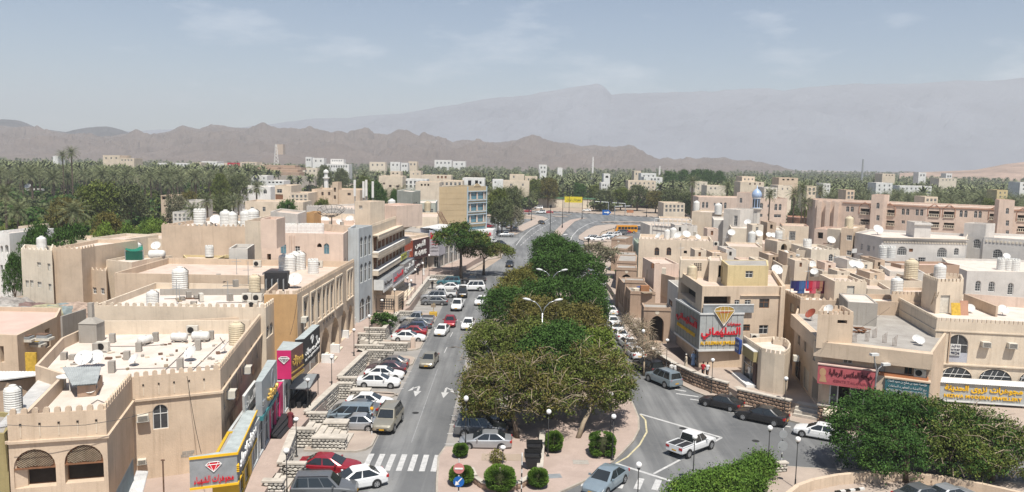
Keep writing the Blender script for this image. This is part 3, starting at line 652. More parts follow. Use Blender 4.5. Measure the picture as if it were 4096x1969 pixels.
def mk_street(h=10.0,arm=1.9,n=2):
 r=proto('street_proto');m=M();m.lathe([(.16,0),(.13,1),(.07,h-1.5)],8,steel);part('pole',m,r,True)
 for s in((-1,1)if n==2 else(1,)):
  m=M();m.tube([(0,0,h-1.6),(s*.25,0,h-.9),(s*.75,0,h-.35),(s*1.35,0,h-.12)],[.06,.05,.045,.04],steel);part('arm',m,r,True)
  m=M();m.tube([(s*1.25,0,h-.13),(s*1.45,0,h-.08),(s*1.85,0,h+.0),(s*2.15,0,h+.05)],[.06,.13,.15,.05],whitem,8);part('lamp_head',m,r,True)
 return r
SL2=mk_street()
def street_light(px,py,Y,label,h=10.0):
 x,_,z=PY(px,py,Y);o=copy_thing(SL2,(x,Y,.15),0,label,(1,1,z/10.0),'double armed street lights along the median');o.name='street_light';o['category']='street light'
for px,py,Y,lb in((2171,1203,82,'two-armed white street light rising from the brown treetop nearest the viewer'),(2208,1083,104,'two-armed street light in the middle of the dark green treetops'),(2240,1010,126,'two-armed street light third from the front in the median trees'),(2227,941,154,'two-armed street light above the farthest dark treetop')):
 street_light(px,py,Y,lb)
def mk_dish():
 r=proto('dish_proto');m=M();n=18;R_=1.0;d=.26
 T=Matrix.Rotation(R(48),3,'X')
 prof=[(0.03+R_*k/5,d*(k/5)**2)for k in range(6)]
 vs=[]
 for q,z in prof:
  for i in range(n):vs.append((q*math.cos(2*PI*i/n),q*math.sin(2*PI*i/n),z))
 C=Vector((0,0,1.15))
 vs=[tuple(T@Vector(v)+C)for v in vs]
 fs=[(j*n+i,j*n+(i+1)%n,(j+1)*n+(i+1)%n,(j+1)*n+i)for j in range(5)for i in range(n)]+[tuple(reversed(range(n)))]
 m.add(vs,fs,whitem);part('reflector',m,r,True)
 m=M();m.tube([(0,0,0),(0,0.1,1.1)],.05,greym);m.cbox((0,0,0),(.5,.5,.06),greym);m.tube([(.35,.3,0),(0,.1,.8)],.02,greym);m.tube([(-.35,.3,0),(0,.1,.8)],.02,greym);part('stand',m,r)
 m=M();m.tube([tuple(T@Vector((0,-1,.26))+C),tuple(T@Vector((0,0,1.0))+C)],.02,greym);m.tube([tuple(T@Vector((0,0,.9))+C),tuple(T@Vector((0,0,1.08))+C)],.06,greym);part('feed_arm',m,r);return r
DISH=mk_dish()
def dish(px,py,z,rad,az,label,m=None,group='satellite dishes on the roofs'):
 x,y=P(px,py,z);o=copy_thing(DISH,(x,y,z),R(az),label,rad*.56,group,(lambda c:None));o.name='satellite_dish';o['category']='satellite dish';return o
def mk_tank(kind):
 r=proto('tank_proto');m=M()
 if kind=='vert':
  pr=[(.5,0)]
  for k in range(8):pr+=[(.5,.12+k*.14),(.475,.16+k*.14),(.5,.22+k*.14)]
  pr+=[(.44,1.36),(.2,1.46)];m.lathe(pr,16,whitep);part('tank_body',m,r)
  m=M();m.lathe([(.2,1.44),(.2,1.53),(.12,1.56)],12,whitep);part('lid',m,r)
  m=M();m.tube([(.52,0,.1),(.56,0,1.3),(.3,0,1.5)],.025,black);part('pipe',m,r)
 elif kind=='crown':
  pr=[(.5,0)]
  for k in range(5):pr+=[(.5,.15+k*.2),(.48,.2+k*.2),(.5,.3+k*.2)]
  m.lathe(pr+[(.46,1.2)],16,whitep);part('tank_body',m,r)
  m=M()
  for i in range(9):a=2*PI*i/9;m.lathe([(.1,1.15),(.11,1.25),(.07,1.36)],6,whitep,(.38*math.cos(a),.38*math.sin(a),0))
  m.lathe([(.18,1.15),(.18,1.34)],10,whitep);part('lid',m,r)
 else:
  ax=Matrix.Rotation(PI/2,3,'Y');m.lathe([(.25,-.95),(.45,-.85),(.5,-.7),(.48,-.35),(.5,-.3),(.5,.3),(.48,.35),(.5,.7),(.45,.85),(.25,.95)],14,whitep,(0,0,.62),ax=ax);part('tank_body',m,r,True)
  m=M();m.lathe([(.18,1.08),(.18,1.2)],10,whitep);part('lid',m,r)
  m=M();m.box(-.6,-.4,-.4,.4,0,.2,cement);m.box(.4,.6,-.4,.4,0,.2,cement);part('saddle',m,r)
 return r
TK={k:mk_tank(k)for k in('vert','crown','horiz')}
def tank(kind,px,py,z,s,label,az=0,col=None,group='water tanks on the roofs'):
 x,y=P(px,py,z)
 def sw(c):
  if col:
   for q in c.material_slots:
    if q.material==whitep:q.link='OBJECT';q.material=col
 o=copy_thing(TK[kind],(x,y,z),R(az),label,s*(.72 if kind=='horiz' else 1),group,sw);o.name='water_tank';o['category']='water tank';return o
def mk_ac(kind):
 r=proto('ac_proto');m=M()
 if kind=='split':
  m.box(-.45,.45,-.17,.17,.08,.78,acm);part('casing',m,r)
  m=M();m.lathe([(.26,0),(.26,.02)],14,black,(-.1,-.18,.43),ax=Matrix.Rotation(PI/2,3,'X'));part('fan_grille',m,r)
  m=M();m.box(-.4,-.3,-.2,.2,0,.08,greym);m.box(.3,.4,-.2,.2,0,.08,greym);part('foot',m,r)
 else:
  m.box(-.35,.35,-.5,0,0,.45,acm);part('casing',m,r)
  m=M()
  for k in range(5):m.box(-.3,.3,-.512,-.5,.06+k*.075,.09+k*.075,black)
  part('grille',m,r)
  m=M();m.box(-.4,.4,-.45,0,-.05,0,greym);part('bracket',m,r)
 return r
ACP={k:mk_ac(k)for k in('split','window')}
def ac_roof(px,py,z,az,label,s=1.0):
 x,y=P(px,py,z);o=copy_thing(ACP['split'],(x,y,z),R(az),label,s,'air conditioners on the roofs');o.name='air_conditioner';o['category']='air conditioner';return o
def ac_wall(fr,px,py,label,s=1.0,kind='window'):
 u,z=fr.px(px,py);p=fr(u,z,0.01 if kind=='window' else .3);az=math.atan2(fr.t[1],fr.t[0])
 o=copy_thing(ACP[kind],p,az,label,s,'air conditioners on the walls');o.name='air_conditioner';o['category']='air conditioner';return o
skin=mat('skin',(0.22,0.12,0.075),0.7,0.05,8);hairm=mat('hair',(0.02,0.016,0.014),0.9,0.1,9)
def mk_person(pose):
 J={'pelvis':(0,0,.93),'waist':(0,0,1.1),'chest':(0,.01,1.32),'neck':(0,0,1.5),'head':(0,.02,1.6),'crown':(0,.01,1.74)}
 st=.22 if pose=='walk' else .03
 J.update(hl=(-.1,0,.9),kl=(-.1,st*.6,.5),al=(-.1,st-.04,.1),tl=(-.1,st+.14,.05),hr=(.1,0,.9),kr=(.1,-st*.2,.5),ar=(.1,-st,.12),tr=(.1,-st+.16,.05))
 J.update(sl=(-.18,0,1.42),el=(-.24,-.06,1.16),wl=(-.25,.06,.94),ml=(-.25,.09,.86),sr=(.18,0,1.42),er=(.24,-.05 if pose!='phone' else .05,1.16),wr=(.25,.08,.94)if pose!='phone' else(.12,.28,1.2),mr=(.25,.11,.86)if pose!='phone' else(.09,.33,1.25))
 E_=[('pelvis','waist'),('waist','chest'),('chest','neck'),('neck','head'),('head','crown')]
 for s in 'lr':E_+=[('pelvis','h'+s),('h'+s,'k'+s),('k'+s,'a'+s),('a'+s,'t'+s),('chest','s'+s),('s'+s,'e'+s),('e'+s,'w'+s),('w'+s,'m'+s)]
 Rr=dict(pelvis=.15,waist=.13,chest=.15,neck=.055,head=.09,crown=.07,h=.09,k=.06,a=.045,t=.035,s=.06,e=.045,w=.032,m=.035)
 ks=list(J);me=bpy.data.meshes.new('body');me.from_pydata([J[k]for k in ks],[(ks.index(a),ks.index(b))for a,b in E_],[])
 o=bpy.data.objects.new('body',me);COL.objects.link(o);o.modifiers.new('s','SKIN');o.modifiers.new('b','SUBSURF').levels=1
 for i,k in enumerate(ks):
  r_=Rr.get(k,Rr.get(k[0]));me.skin_vertices[0].data[i].radius=(r_,r_*(.75 if k in('waist','chest','pelvis')else 1))
 me.skin_vertices[0].data[0].use_root=True
 bpy.context.view_layer.update();dg=bpy.context.evaluated_depsgraph_get();em=bpy.data.meshes.new_from_object(o.evaluated_get(dg));bpy.data.objects.remove(o)
 em.materials.clear();em.materials.append(skin);em.polygons.foreach_set('use_smooth',[True]*len(em.polygons))
 return em
PM={k:mk_person(k)for k in('stand','walk','phone')}
def cloth(name,c):return mat('cloth_'+name,c,0.9,0.1,6)
def robe_mesh(m,walk):
 b=M();k=.1 if walk else 0
 secs=[(.06,.25,.24+k),(.3,.235,.22+k*.7),(.6,.21,.19+k*.3),(.93,.2,.155),(1.1,.175,.14),(1.3,.205,.15),(1.42,.2,.13),(1.49,.09,.08),(1.52,.07,.07)]
 n=14;vs=[(a*math.cos(2*PI*i/n),d*math.sin(2*PI*i/n)*(1+.06*math.sin(5*i)),z)for z,a,d in secs for i in range(n)]
 b.add(vs,[(j*n+i,j*n+(i+1)%n,(j+1)*n+(i+1)%n,(j+1)*n+i)for j in range(len(secs)-1)for i in range(n)],m);return b
def person(px,py,z,az,kind,cm,label,pose='stand',hat=True,m2=None,h=1.72,xy=None):
 x,y=xy or P(px,py,z);o=thing('person',label,'person',(x,y,z),None,R(az),h/1.78)
 bo=obj('body',PM[pose],o)
 if kind=='robe':
  obj('robe',robe_mesh(cm,pose=='walk').mesh('robe',True),o)
 else:
  b=M();n=12
  secs=[(.88,.175,.15),(1.1,.17,.14),(1.3,.205,.16),(1.43,.19,.13),(1.5,.08,.08)]
  b.add([(a*math.cos(2*PI*i/n),d*math.sin(2*PI*i/n),zz)for zz,a,d in secs for i in range(n)],[(j*n+i,j*n+(i+1)%n,(j+1)*n+(i+1)%n,(j+1)*n+i)for j in range(len(secs)-1)for i in range(n)],cm);obj('shirt',b.mesh('shirt',True),o)
  b=M();st=.22 if pose=='walk' else .03
  for s,q in((-1,st),(1,-st)):b.tube([(s*.09,0,.95),(s*.1,q*.3,.5),(s*.1,q,.12)],[.115,.085,.07],m2 or cm,8)
  obj('trousers',b.mesh('trousers',True),o)
 b=M()
 st=0
 for s in(-1,1):
  e=(s*.255,-.06,1.14);b.tube([(s*.15,0,1.42),(s*.2,-.01,1.36),e]+([(s*.26,.05,.98)]if kind=='robe' else[]),[.07,.075,.065]+([.07]if kind=='robe' else[]),cm,8)
 obj('sleeve',b.mesh('sleeve',True),o)
 b=M();b.lathe([(.1,1.66),(.105,1.7),(.095,1.78),(.03,1.8)],10,cloth('cap',(.6,.58,.52))if hat else hairm,(0,.01,0));obj('cap' if hat else 'hair',b.mesh('cap',True),o)
 return o
def leaf_mesh(name,C,size,m,up=0.4,asp=0.55,seed=1):
 rs=np.random.RandomState(seed);n=len(C);a=rs.normal(size=(n,3));a/=np.linalg.norm(a,axis=1)[:,None]
 nn=rs.normal(size=(n,3));nn[:,2]+=up*3;b=np.cross(nn,a);b/=np.linalg.norm(b,axis=1)[:,None]+1e-9
 s=size*(0.6+0.8*rs.rand(n))[:,None];a=a*s*.5;b=b*s*.5*asp
 V=np.stack([C-a,C+b,C+a,C-b],1).reshape(-1,3).astype('f4')
 me=bpy.data.meshes.new(name);me.vertices.add(4*n);me.vertices.foreach_set('co',V.ravel())
 me.loops.add(4*n);me.loops.foreach_set('vertex_index',np.arange(4*n,dtype='i4'))
 me.polygons.add(n);me.polygons.foreach_set('loop_start',np.arange(0,4*n,4,dtype='i4'));me.polygons.foreach_set('loop_total',np.full(n,4,'i4'))
 me.materials.append(m);me.update(calc_edges=True);return me
def crown_points(blobs,n,rs,clump=0.75,per=55,low=-0.35,flat=0.7):
 if per>=55:n,clump=int(n*1.25),clump*.82
 w=np.array([(b[3]*b[4]*b[5])**(2/3)for b in blobs]);w/=w.sum();out_=[]
 nc=max(3,n//per)
 for b,k in zip(blobs,np.maximum(1,(w*nc).astype(int))):
  d=rs.normal(size=(k,3));d[:,2]=np.where(d[:,2]<low*1.2,-d[:,2],d[:,2]);d/=np.linalg.norm(d,axis=1)[:,None]
  rr=0.72+0.3*rs.rand(k);c=np.array(b[:3])+d*np.array(b[3:6])*rr[:,None]
  cr_=clump*(0.6+0.8*rs.rand(k))
  q=rs.normal(size=(k,per,3))*0.5;q[:,:,2]*=flat
  out_.append((c[:,None,:]+q*cr_[:,None,None]).reshape(-1,3))
 return np.concatenate(out_)
def tree(name,label,cat,base,z0,th,blobs,n,size,m,trunk=bark,tr=0.22,group=None,seed=1,clump=0.75,per=55,lean=(0,0),twigs=0,twigm=None,m2=None,low=-0.35):
 rs=np.random.RandomState(seed);r=thing(name,label,cat,(base[0],base[1],z0),group)
 C=crown_points(blobs,n,rs,clump,per,low)
 if m2 is not None:
  h=rs.rand(len(C)//per)+0.0;sel=np.repeat(h<0.4,per);k=len(sel)
  obj('crown',leaf_mesh('crown',C[:k][~sel],size,m,seed=seed),r);obj('crown',leaf_mesh('crown',C[:k][sel],size,m2,seed=seed+1),r)['label']='differently tinted leaf clumps'
 else:obj('crown',leaf_mesh('crown',C,size,m,seed=seed),r)
 t=M();top=(lean[0],lean[1],th);t.tube([(0,0,-.1),(lean[0]*.3,lean[1]*.3,th*.4),top],[tr*1.25,tr,tr*.8],trunk,8)
 part('trunk',t,r,True,False)
 l=M()
 for b in blobs:
  c=Vector(b[:3]);mid=Vector(top).lerp(c,.5)+Vector((0,0,.3))
  l.tube([top,mid,c],[tr*.55,tr*.35,tr*.15],trunk,6)
  for k in range(4):
   d=Vector(rs.normal(size=3)).normalized();d.z=abs(d.z)*.6;e=c+Vector((d.x*b[3],d.y*b[4],d.z*b[5]))*.85
   l.tube([mid,mid.lerp(e,.5)+Vector((0,0,.2)),e],[tr*.22,tr*.15,tr*.05],trunk,4)
 part('limb',l,r,True,False)
 if twigs:
  q=M();K=len(C)
  for k in range(twigs):
   c=Vector(C[rs.randint(K)]);d=Vector(rs.normal(size=3));d.z=abs(d.z)*.7;d.normalize();s=.5+rs.rand()*1.3;e=c+d*s+Vector((0,0,-.12*s))
   q.tube([c-d*.3,c+d*s*.5+Vector((0,0,.1)),e],[.035,.028,.012],twigm or barkp,3)
  tag(part('twig',q,r,False,False),kind='stuff')
 return r
# ================================================================ CARS
G1='cars parked in the bays under the left shops';G2='cars lined up along the right kerb';G3='cars in the far car parks';G4='cars driving on the street';G5='cars in the shade of the median trees'
for a in(('suv',1300,1990,5,'grey','grey car roof cut off by the bottom edge beside the white sedan',G1),('sedan',1420,1948,207,'white','white sedan turning out beside the dark red sedan near the bottom',G1,{'sc':1.04}),('sedan',1318,1893,-3,'red','glossy dark red sedan parked beside the stone steps near the bottom',G1,{'sc':1.06}),('sedan',1420,1716,180,'silver','silver sedan with dark roof, nearest car of its row behind the stone stairs',G1),('van',1398,1683,180,'bluesilver','silver grey minivan between the silver sedan and the dark sedan',G1),('sedan',1424,1657,180,'grey','dark grey sedan between the minivan and the white sedan',G1),('sedan',1480,1628,0,'white','white sedan with sunroof, farthest of the near row',G1),('sedan',1514,1546,0,'white','white sedan with black roof and spoked wheels, nearest of the second row',G1,{'sc':1.03}),('sedan',1538,1514,0,'white','old boxy white sedan tucked behind the black-roofed white sedan',G1,{'sc':.96}),('sedan',1545,1494,180,'maroon','dark maroon sedan in the middle of the second row',G1,{'sc':1.03}),('sedan',1558,1470,180,'bronze','bronze grey sedan with red tail lamps by the paved island',G1),('sedan',1635,1364,0,'white','older cream-white sedan with two open-look wheels, nearest of the third row',G1),('sedan',1645,1343,180,'red','bright red coupe squeezed behind the cream-white sedan',G1,{'sc':.97}),('hatch',1653,1327,180,'navy','dark blue hatchback behind the red coupe',G1),('sedan',1666,1312,180,'grey','grey sedan behind the dark blue hatchback',G1),('pickup',1668,1293,180,'silver','silver double-cab pickup with open bed, last of the third row',G1),('sedan',1738,1219,180,'grey','steel grey sedan at the near end of the fourth row',G1),('suv',1734,1203,180,'silver','silver off-roader with roof rack beside the steel grey sedan',G1,{'sc':.96}),('pickup',1768,1189,180,'white','white double-cab pickup with open bed in the fourth row',G1),('sedan',1794,1161,180,'white','bright white sedan behind the white pickup',G1,{'sc':1.03}),('suv',1795,1143,180,'teal','teal green off-roader near the leafy street tree',G1),('pickup',1893,1134,180,'black','black off-roader partly under the leafy street tree',G1),('suv',1887,1163,188,'white','big white off-roader turning into the fourth row',G1,{'sc':1.05}),('suv',1850,1186,-88,'black','black car driving toward the viewer beside the big white off-roader',G4,{'sc':.93}),('pickup',1830,1236,-92,'white','white pickup driving toward the viewer past the paved island',G4),('sedan',1926,1216,-100,'white','white sedan half hidden by the yellowish treetops',G4),('sedan',1800,1300,-88,'red','red sedan stopped in the street in front of the third row',G4),('sedan',1768,1335,-96,'white','small white sedan facing the viewer beside the red sedan',G4,{'sc':.94}),('sedan',1873,1311,-93,'white','white sedan in the right lane beside the median treetops',G4,{'sc':1.02}),('sedan',1717,1458,-94,'gold','champagne sedan driving toward the viewer at the second island',G4),('suv',1553,1707,-95,'gold','large champagne off-roader facing the viewer by the nearest island',G4,{'sc':1.04}),('sedan',2039,1066,-93,'black','lone black car on the far straight stretch of the street',G4),('pickup',2024,947,190,'silver','silver pickup crossing by the white hatched area',G4),('sedan',2166,896,-75,'black','black car coming round the far bend',G4),('suv',2164,855,175,'white','white off-roader crossing the far junction ahead of a red car',G4),('sedan',2194,854,175,'red','dark red car right behind the white off-roader at the far junction',G4),('sedan',2108,850,175,'red','red car farther left at the junction by the dusty trees',G4),('suv',2153,837,180,'white','white off-roader on the far lane behind the lamp posts',G4),('sedan',2346,846,180,'white','white car passing under the yellow banner',G4),('sedan',2002,982,-60,'black','black car by the corner wall of the tall office block',G3),('hatch',1967,974,-40,'white','white hatchback in front of the tall office block',G3),('suv',1971,889,90,'black','black off-roader at the left end of the far car park',G3),('suv',1996,895,80,'white','white off-roader next to the black one in the far car park',G3),('sedan',2018,905,85,'white','white sedan under the dusty tree in the far car park',G3),('sedan',2036,915,85,'silver','silver car under the dusty tree in the far car park',G3),('sedan',2062,922,80,'silver','silver car at the right end of the far car park',G3),('hatch',1952,911,20,'red','dark red car beside the tall office block',G3),('suv',2364,962,190,'white','white off-roader at the near left end of the bus car park',G3,{'sc':.95}),('sedan',2389,964,190,'white','white sedan second from the left in the bus car park',G3),('sedan',2410,960,190,'white','white sedan third from the left in the bus car park',G3),('sedan',2428,957,190,'bluesilver','grey blue sedan in the bus car park',G3),('pickup',2440,949,190,'white','white delivery pickup in the bus car park',G3),('hatch',2461,945,190,'white','small white hatchback in the bus car park',G3),('suv',2481,940,190,'grey','dark grey off-roader in front of the orange bus',G3),('sedan',2497,935,190,'red','red car glimpsed below the orange bus',G3),('sedan',2551,920,170,'navy','dark blue car behind the tail of the orange bus',G3),('sedan',2346,1053,92,'white','white sedan, farthest but one in the line along the right kerb',G2),('sedan',2349,1068,92,'white','white sedan seen from behind below the bare street tree',G2,{'sc':1.05}),('sedan',2363,1091,92,'grey','grey sedan between white ones along the right kerb',G2),('sedan',2369,1106,92,'white','white sedan just behind the grey sedan',G2),('suv',2383,1124,95,'white','white off-roader partly under dark leaves',G2,{'sc':.9}),('suv',2413,1151,5,'white','long white off-roader parked across the pavement by the arcade',G2),('sedan',2440,1256,96,'white','white sedan emerging from the dark treetop at the right kerb',G2),('sedan',2446,1298,96,'white','white saloon directly in front of the arcade',G2),('sedan',2459,1326,96,'white','white saloon behind thin bare twigs at the right kerb',G2),('sedan',2478,1353,97,'white','white sedan half covered by olive foliage at the right kerb',G2),('sedan',2510,1388,98,'white','white sedan beside the near end of the arcade',G2),('sedan',2535,1426,100,'white','white sedan at the end of the line behind bare twigs',G2),('suv',2590,1490,112,'black','black off-roader loaded with goods beside the bare branches',G2),('suv',2652,1537,118,'bluesilver','silver off-roader with a spare wheel on its back door',G2),('sedan',2884,1630,142,'black','glossy black sedan nearest the first lamp of the low wall',G2,{'sc':.96}),('sedan',3045,1685,145,'black','long black sedan beside the brown stone wall',G2,{'sc':1.08}),('sedan',3276,1750,150,'white','white sedan parked below the steps near the big dark tree',G2,{'sc':.97}),('pickup',2766,1804,42,'white','white double-cab pickup crossing the junction',G4),('sedan',2422,1948,236,'bluesilver','silver blue sedan with glass roof at the tip of the median',G4,{'sc':1.05}),('sedan',1942,1788,180,'silver','silver hatch-like sedan with leaf shadows, nearest in the median bays',G5),('suv',1922,1741,0,'grey','dark grey off-roader beside the silver one under the brownish tree',G5),('suv',1960,1712,0,'black','black off-roader deep in the shade of the brownish tree',G5),('sedan',1952,1670,0,'white','white car roof glimpsed under the brownish tree',G5),('sedan',3690,2012,20,'grey','dark car roof in the shadow at the bottom right',G5),('sedan',3800,2014,20,'silver','grey car roof beside it at the bottom right edge',G5)):
 kw=a[7]if len(a)>7 else{}
 o=car(*a[:7],**kw)
 if 'spare wheel' in a[6]:
  m=M();m.lathe([(.36,-.1),(.4,-.05),(.4,.08),(.3,.1)],14,rub,(-2.46,0,1.02),ax=Matrix.Rotation(-PI/2,3,'Y'));m.lathe([(.26,.101),(.24,.12)],12,steel,(-2.46,0,1.02),ax=Matrix.Rotation(-PI/2,3,'Y'));obj('spare_wheel',m.mesh('spare_wheel'),o)
 if 'black roof' in a[6]or 'glass roof' in a[6]:
  m=M();m.box(-.85,.1,-.5,.5,1.455,1.468,cglass);obj('roof_panel',m.mesh('roof_panel'),o)
 if a[6].startswith('white double-cab pickup crossing'):
  m=M()
  for k in range(5):m.box(-.95,-.9,-.6+k*.3-.02,-.6+k*.3+.02,1.1,1.68,black)
  m.box(-.95,-.9,-.64,.64,1.66,1.72,black);obj('cab_guard',m.mesh('cab_guard'),o)
 if 'loaded with goods' in a[6]:
  for k in range(7):
   m=M();m.cbox((0,0,0),(.5+.1*(k%3),.45,.3),[black,rub,greym,trim][k%4],k*.7);tag(solo('bundle',m,'dark bundle tied on the roof of the black off-roader, %s'%['frontmost','second','third','middle','tilted grey','rear','last'][k],'bundle','bundles on the black off-roader',loc=(0,0,0)))
   b_=COL.objects[-1];b_.location=(o.location.x-.9*math.cos(R(112))*(k/3-1)+.2*(-1)**k,o.location.y-.9*math.sin(R(112))*(k/3-1),1.92);
bx,by=P(2503,932,0.01);bus=thing('bus','orange minibus with dark windows parked in the far car park','bus',(bx,by,0.01),None,R(186),1.0)
m=M()
for x0,x1,w_,zb,zt in((-3.9,3.2,1.15,.4,2.75),):m.box(x0,x1,-w_,w_,zb,zt,PAINT['orange'])
m.add([(3.2,-1.15,.4),(3.2,1.15,.4),(3.85,1.05,.5),(3.85,-1.05,.5),(3.2,-1.15,2.75),(3.2,1.15,2.75),(3.35,1.05,2.6),(3.35,-1.05,2.6),(3.85,1.05,1.5),(3.85,-1.05,1.5)],[(2,3,9,8),(8,9,7,6),(4,5,6,7),(1,2,8,6,5),(0,4,7,9,3)],PAINT['orange'])
obj('body',m.mesh('body'),bus)
for i in range(6):
 for s in(-1,1):
  m=M();m.box(-3.7+i*1.15,-2.7+i*1.15,s*1.15-.012,s*1.15+.012,1.4,2.25,cglass);obj('window',m.mesh('window'),bus)
m=M();m.add([(3.87,-.95,1.5),(3.87,.95,1.5),(3.39,.95,2.5),(3.39,-.95,2.5)],[(0,1,2,3)],cglass);obj('windscreen',m.mesh('windscreen'),bus)
for x in(-2.6,2.3):
 for s in(-1,1):
  m=M();m.lathe([(.42,-.12),(.42,.12)],14,rub,(x,s*1.08,.42),ax=Matrix.Rotation(PI/2,3,'X'));m.lathe([(.2,-.13),(.2,.13)],8,whitem,(x,s*1.08,.42),ax=Matrix.Rotation(PI/2,3,'X'));obj('wheel',m.mesh('wheel'),bus)
# ================================================================ MEDIAN AND STREET TREES
def B(*a):return list(a)
def base(px,py):return P(px,py,.15)
GM='trees of the median'
tree('acacia_tree','brownish feathery tree with bare twigs, nearest in the median','tree',(0.8,67.3),.15,3.0,B((-3.52,0.6,2.9,1.53,2.2,1.4),(0.57,-0.4,3.1,2.16,1.4,1.2),(-0.95,1.5,4.3,4.14,3.6,2.81),(-3.23,2,3.5,2.16,3.4,2.32),(1.42,2.5,5.1,3.06,3.2,2.32),(-3.52,5,3.3,1.8,3.2,2.2),(3.04,0.6,3.7,2.34,2.4,2.07)),25500,0.208,lf_brown,bark,.22,GM,11,.8,60,(-.8,.6),420,barkp,lf_olive,low=-.95)
tree('acacia_tree','olive feathery tree with a leaning pale trunk on the right of the median','tree',(6.3,67.6),.15,3.0,B((2.85,2.6,3.2,1.71,2,1.4),(2.09,3.6,4.1,3.42,3.8,2.68),(3.52,5.5,4.1,2.25,3.2,2.44),(0.76,5,5.1,2.88,3.6,2.32)),22500,0.208,lf_olive,barkp,.2,GM,12,.8,60,(1.7,1.9),200,barkp,lf_brown,low=-.95)
tree('neem_tree','dark leafy tree in the middle of the median between two feathery ones','tree',(4.0,73.0),.15,3.4,B((-0.57,-3.2,3.3,1.46,1.43,1.5),(0.19,1.5,5.6,3.24,3.36,3.05),(-0.76,-2,4,1.7,2.02,2.32),(1.42,4.5,6.2,2.75,2.86,2.44)),21000,0.24,lf_dark,bark,.3,GM,13,.8,60,low=-.95)
tree('acacia_tree','wide olive brown tree behind the nearest one on the left of the median','tree',(0.1,80),.15,3.4,B((-1.42,1,4.6,3.24,3.36,2.68),(2.38,2.5,5.4,2.92,3.19,2.44),(-2.47,5,4.4,2.43,3.02,2.44)),22500,0.224,lf_olive,bark,.25,GM,14,.85,60,twigs=160,low=-.95)
tree('acacia_tree','mixed green and yellow-brown crown in the centre of the median','tree',(4.8,86),.15,3.6,B((0,0,6.6,3.4,3.7,2.68),(3.99,2,5.8,2.59,3.19,2.56),(-2.38,3.5,6.4,2.75,3.19,2.44)),22500,0.224,lf_brown,bark,.25,GM,15,.85,60,twigs=60,low=-.95)
tree('neem_tree','olive green tree at the right edge of the median across from the arcade','tree',(8.8,84),.15,3.2,B((0.47,0,3.9,2.75,3.53,2.68),(1.14,5,3.7,2.11,2.86,2.44)),13500,0.224,leafm('fresh',(.15,.19,.03),(.08,.12,.02),.3),bark,.22,GM,16,.8,60,twigs=60,low=-.95)
tree('neem_tree','green tree on the left of the median by the white sedan','tree',(0.4,97),.15,3.6,B((-0.76,0,5.9,3.4,3.7,2.93),(2.66,3,6.5,2.75,3.36,2.68)),18000,0.24,lf_dark,bark,.25,GM,17,.85,60,low=-.95)
tree('flowering_tree','yellowish crown on the left of the median beside the street','tree',(1.6,112),.15,4.0,B((-0.47,0,5.8,3.4,4.2,3.17),(-1.9,-5.5,4.8,2.59,2.86,2.68),(1.42,5.5,6.4,2.92,3.36,2.44)),21000,0.256,lf_yel,bark,.25,GM,18,.85,60,low=-.95)
tree('neem_tree','broad dark green tree right of centre in the median','tree',(6.8,98),.15,4.2,B((-0.47,1,7,3.4,3.7,2.93),(3.23,2,6,2.75,3.7,2.93),(4.18,8,5.6,2.11,3.36,2.81)),22500,0.256,lf_dark,bark,.3,GM,19,.9,60,low=-.95)
tree('neem_tree','tall dark green tree in the rear part of the median','tree',(7.8,115),.15,4.6,B((-1.14,0,8.6,3.56,3.86,3.17),(3.23,-0.5,7.8,3.08,3.7,3.17),(0,6.5,9.2,3.4,3.53,3.17)),24000,0.272,lf_dark,bark,.3,GM,20,.95,60,low=-.95)
tree('neem_tree','farthest tall dark tree of the median with a ragged top','tree',(7.0,134),.15,5.0,B((-0.76,0,8.5,3.08,3.7,3.29),(2.66,-1,7.7,2.92,3.53,3.17),(0.57,3.5,9.7,2.11,2.18,2.2)),21000,0.288,lf_dark,bark,.3,GM,21,1.0,55,low=-.95)
tree('neem_tree','dark leafy street tree in front of the dark red shop sign','tree',P(1843,1112,.15),.15,5.0,B((-1.6,0,8.0,4.3,4.0,2.9),(2.6,0,7.6,3.6,3.6,2.4),(-.2,1,10.2,2.4,2.4,1.4)),11000,.36,lf_dark,bark,.3,None,22,.95,55,m2=lf_olive)
tree('acacia_tree','olive street tree whose crown leans over parked cars at the left kerb','tree',P(1935,1098,.15),.15,3.4,B((-1.2,0,5.2,4.4,4.0,2.2),(3.2,0,4.8,3.2,3.6,1.8)),9000,.34,lf_olive,bark,.25,None,23,.9,55,m2=lf_brown)
GB='big trees at the bottom right'
tree('neem_tree','big dark glossy tree at the left of the bottom right clump','tree',(31.6,59.2),.15,2.8,B((-1.6,2.6,3.34,3.4,3.4,3.05),(-3.2,1.4,2.95,2,2.6,2.56),(1.2,3.2,3.2,3,3.2,2.68),(-1.4,-0.6,2.56,2.6,1.8,2.07)),25500,0.192,lf_dark,bark,.28,GB,24,.75,60,m2=leafm('deep',(0.045,0.10,0.022),(0.025,0.06,0.014)),low=-.95)
tree('flame_tree','feathery olive tree in the middle of the bottom right clump','tree',(35.6,60.0),.15,3.0,B((0,2.2,3.2,3.6,3.2,2.44),(-1.8,3.8,3.6,2.6,2.8,1.95),(1.8,1,2.6,3,2.4,2.07),(0,-1.2,2.27,2.6,1.6,1.71)),25500,0.192,lf_olive,bark,.22,GB,25,.75,60,twigs=160,twigm=barkp,m2=lf_dark,low=-.95)
tree('flame_tree','thin olive feathery tree at the far right of the bottom clump','tree',(38.8,59.6),.15,3.0,B((0.2,1.8,2.8,2.9,3,2.32),(1.6,0,2.36,2.2,2.2,1.83),(-1.2,-0.6,2.07,2,1.6,1.46)),15000,0.192,lf_olive,bark,.2,GB,26,.75,60,twigs=200,twigm=barkp,m2=lf_dark,low=-.95)
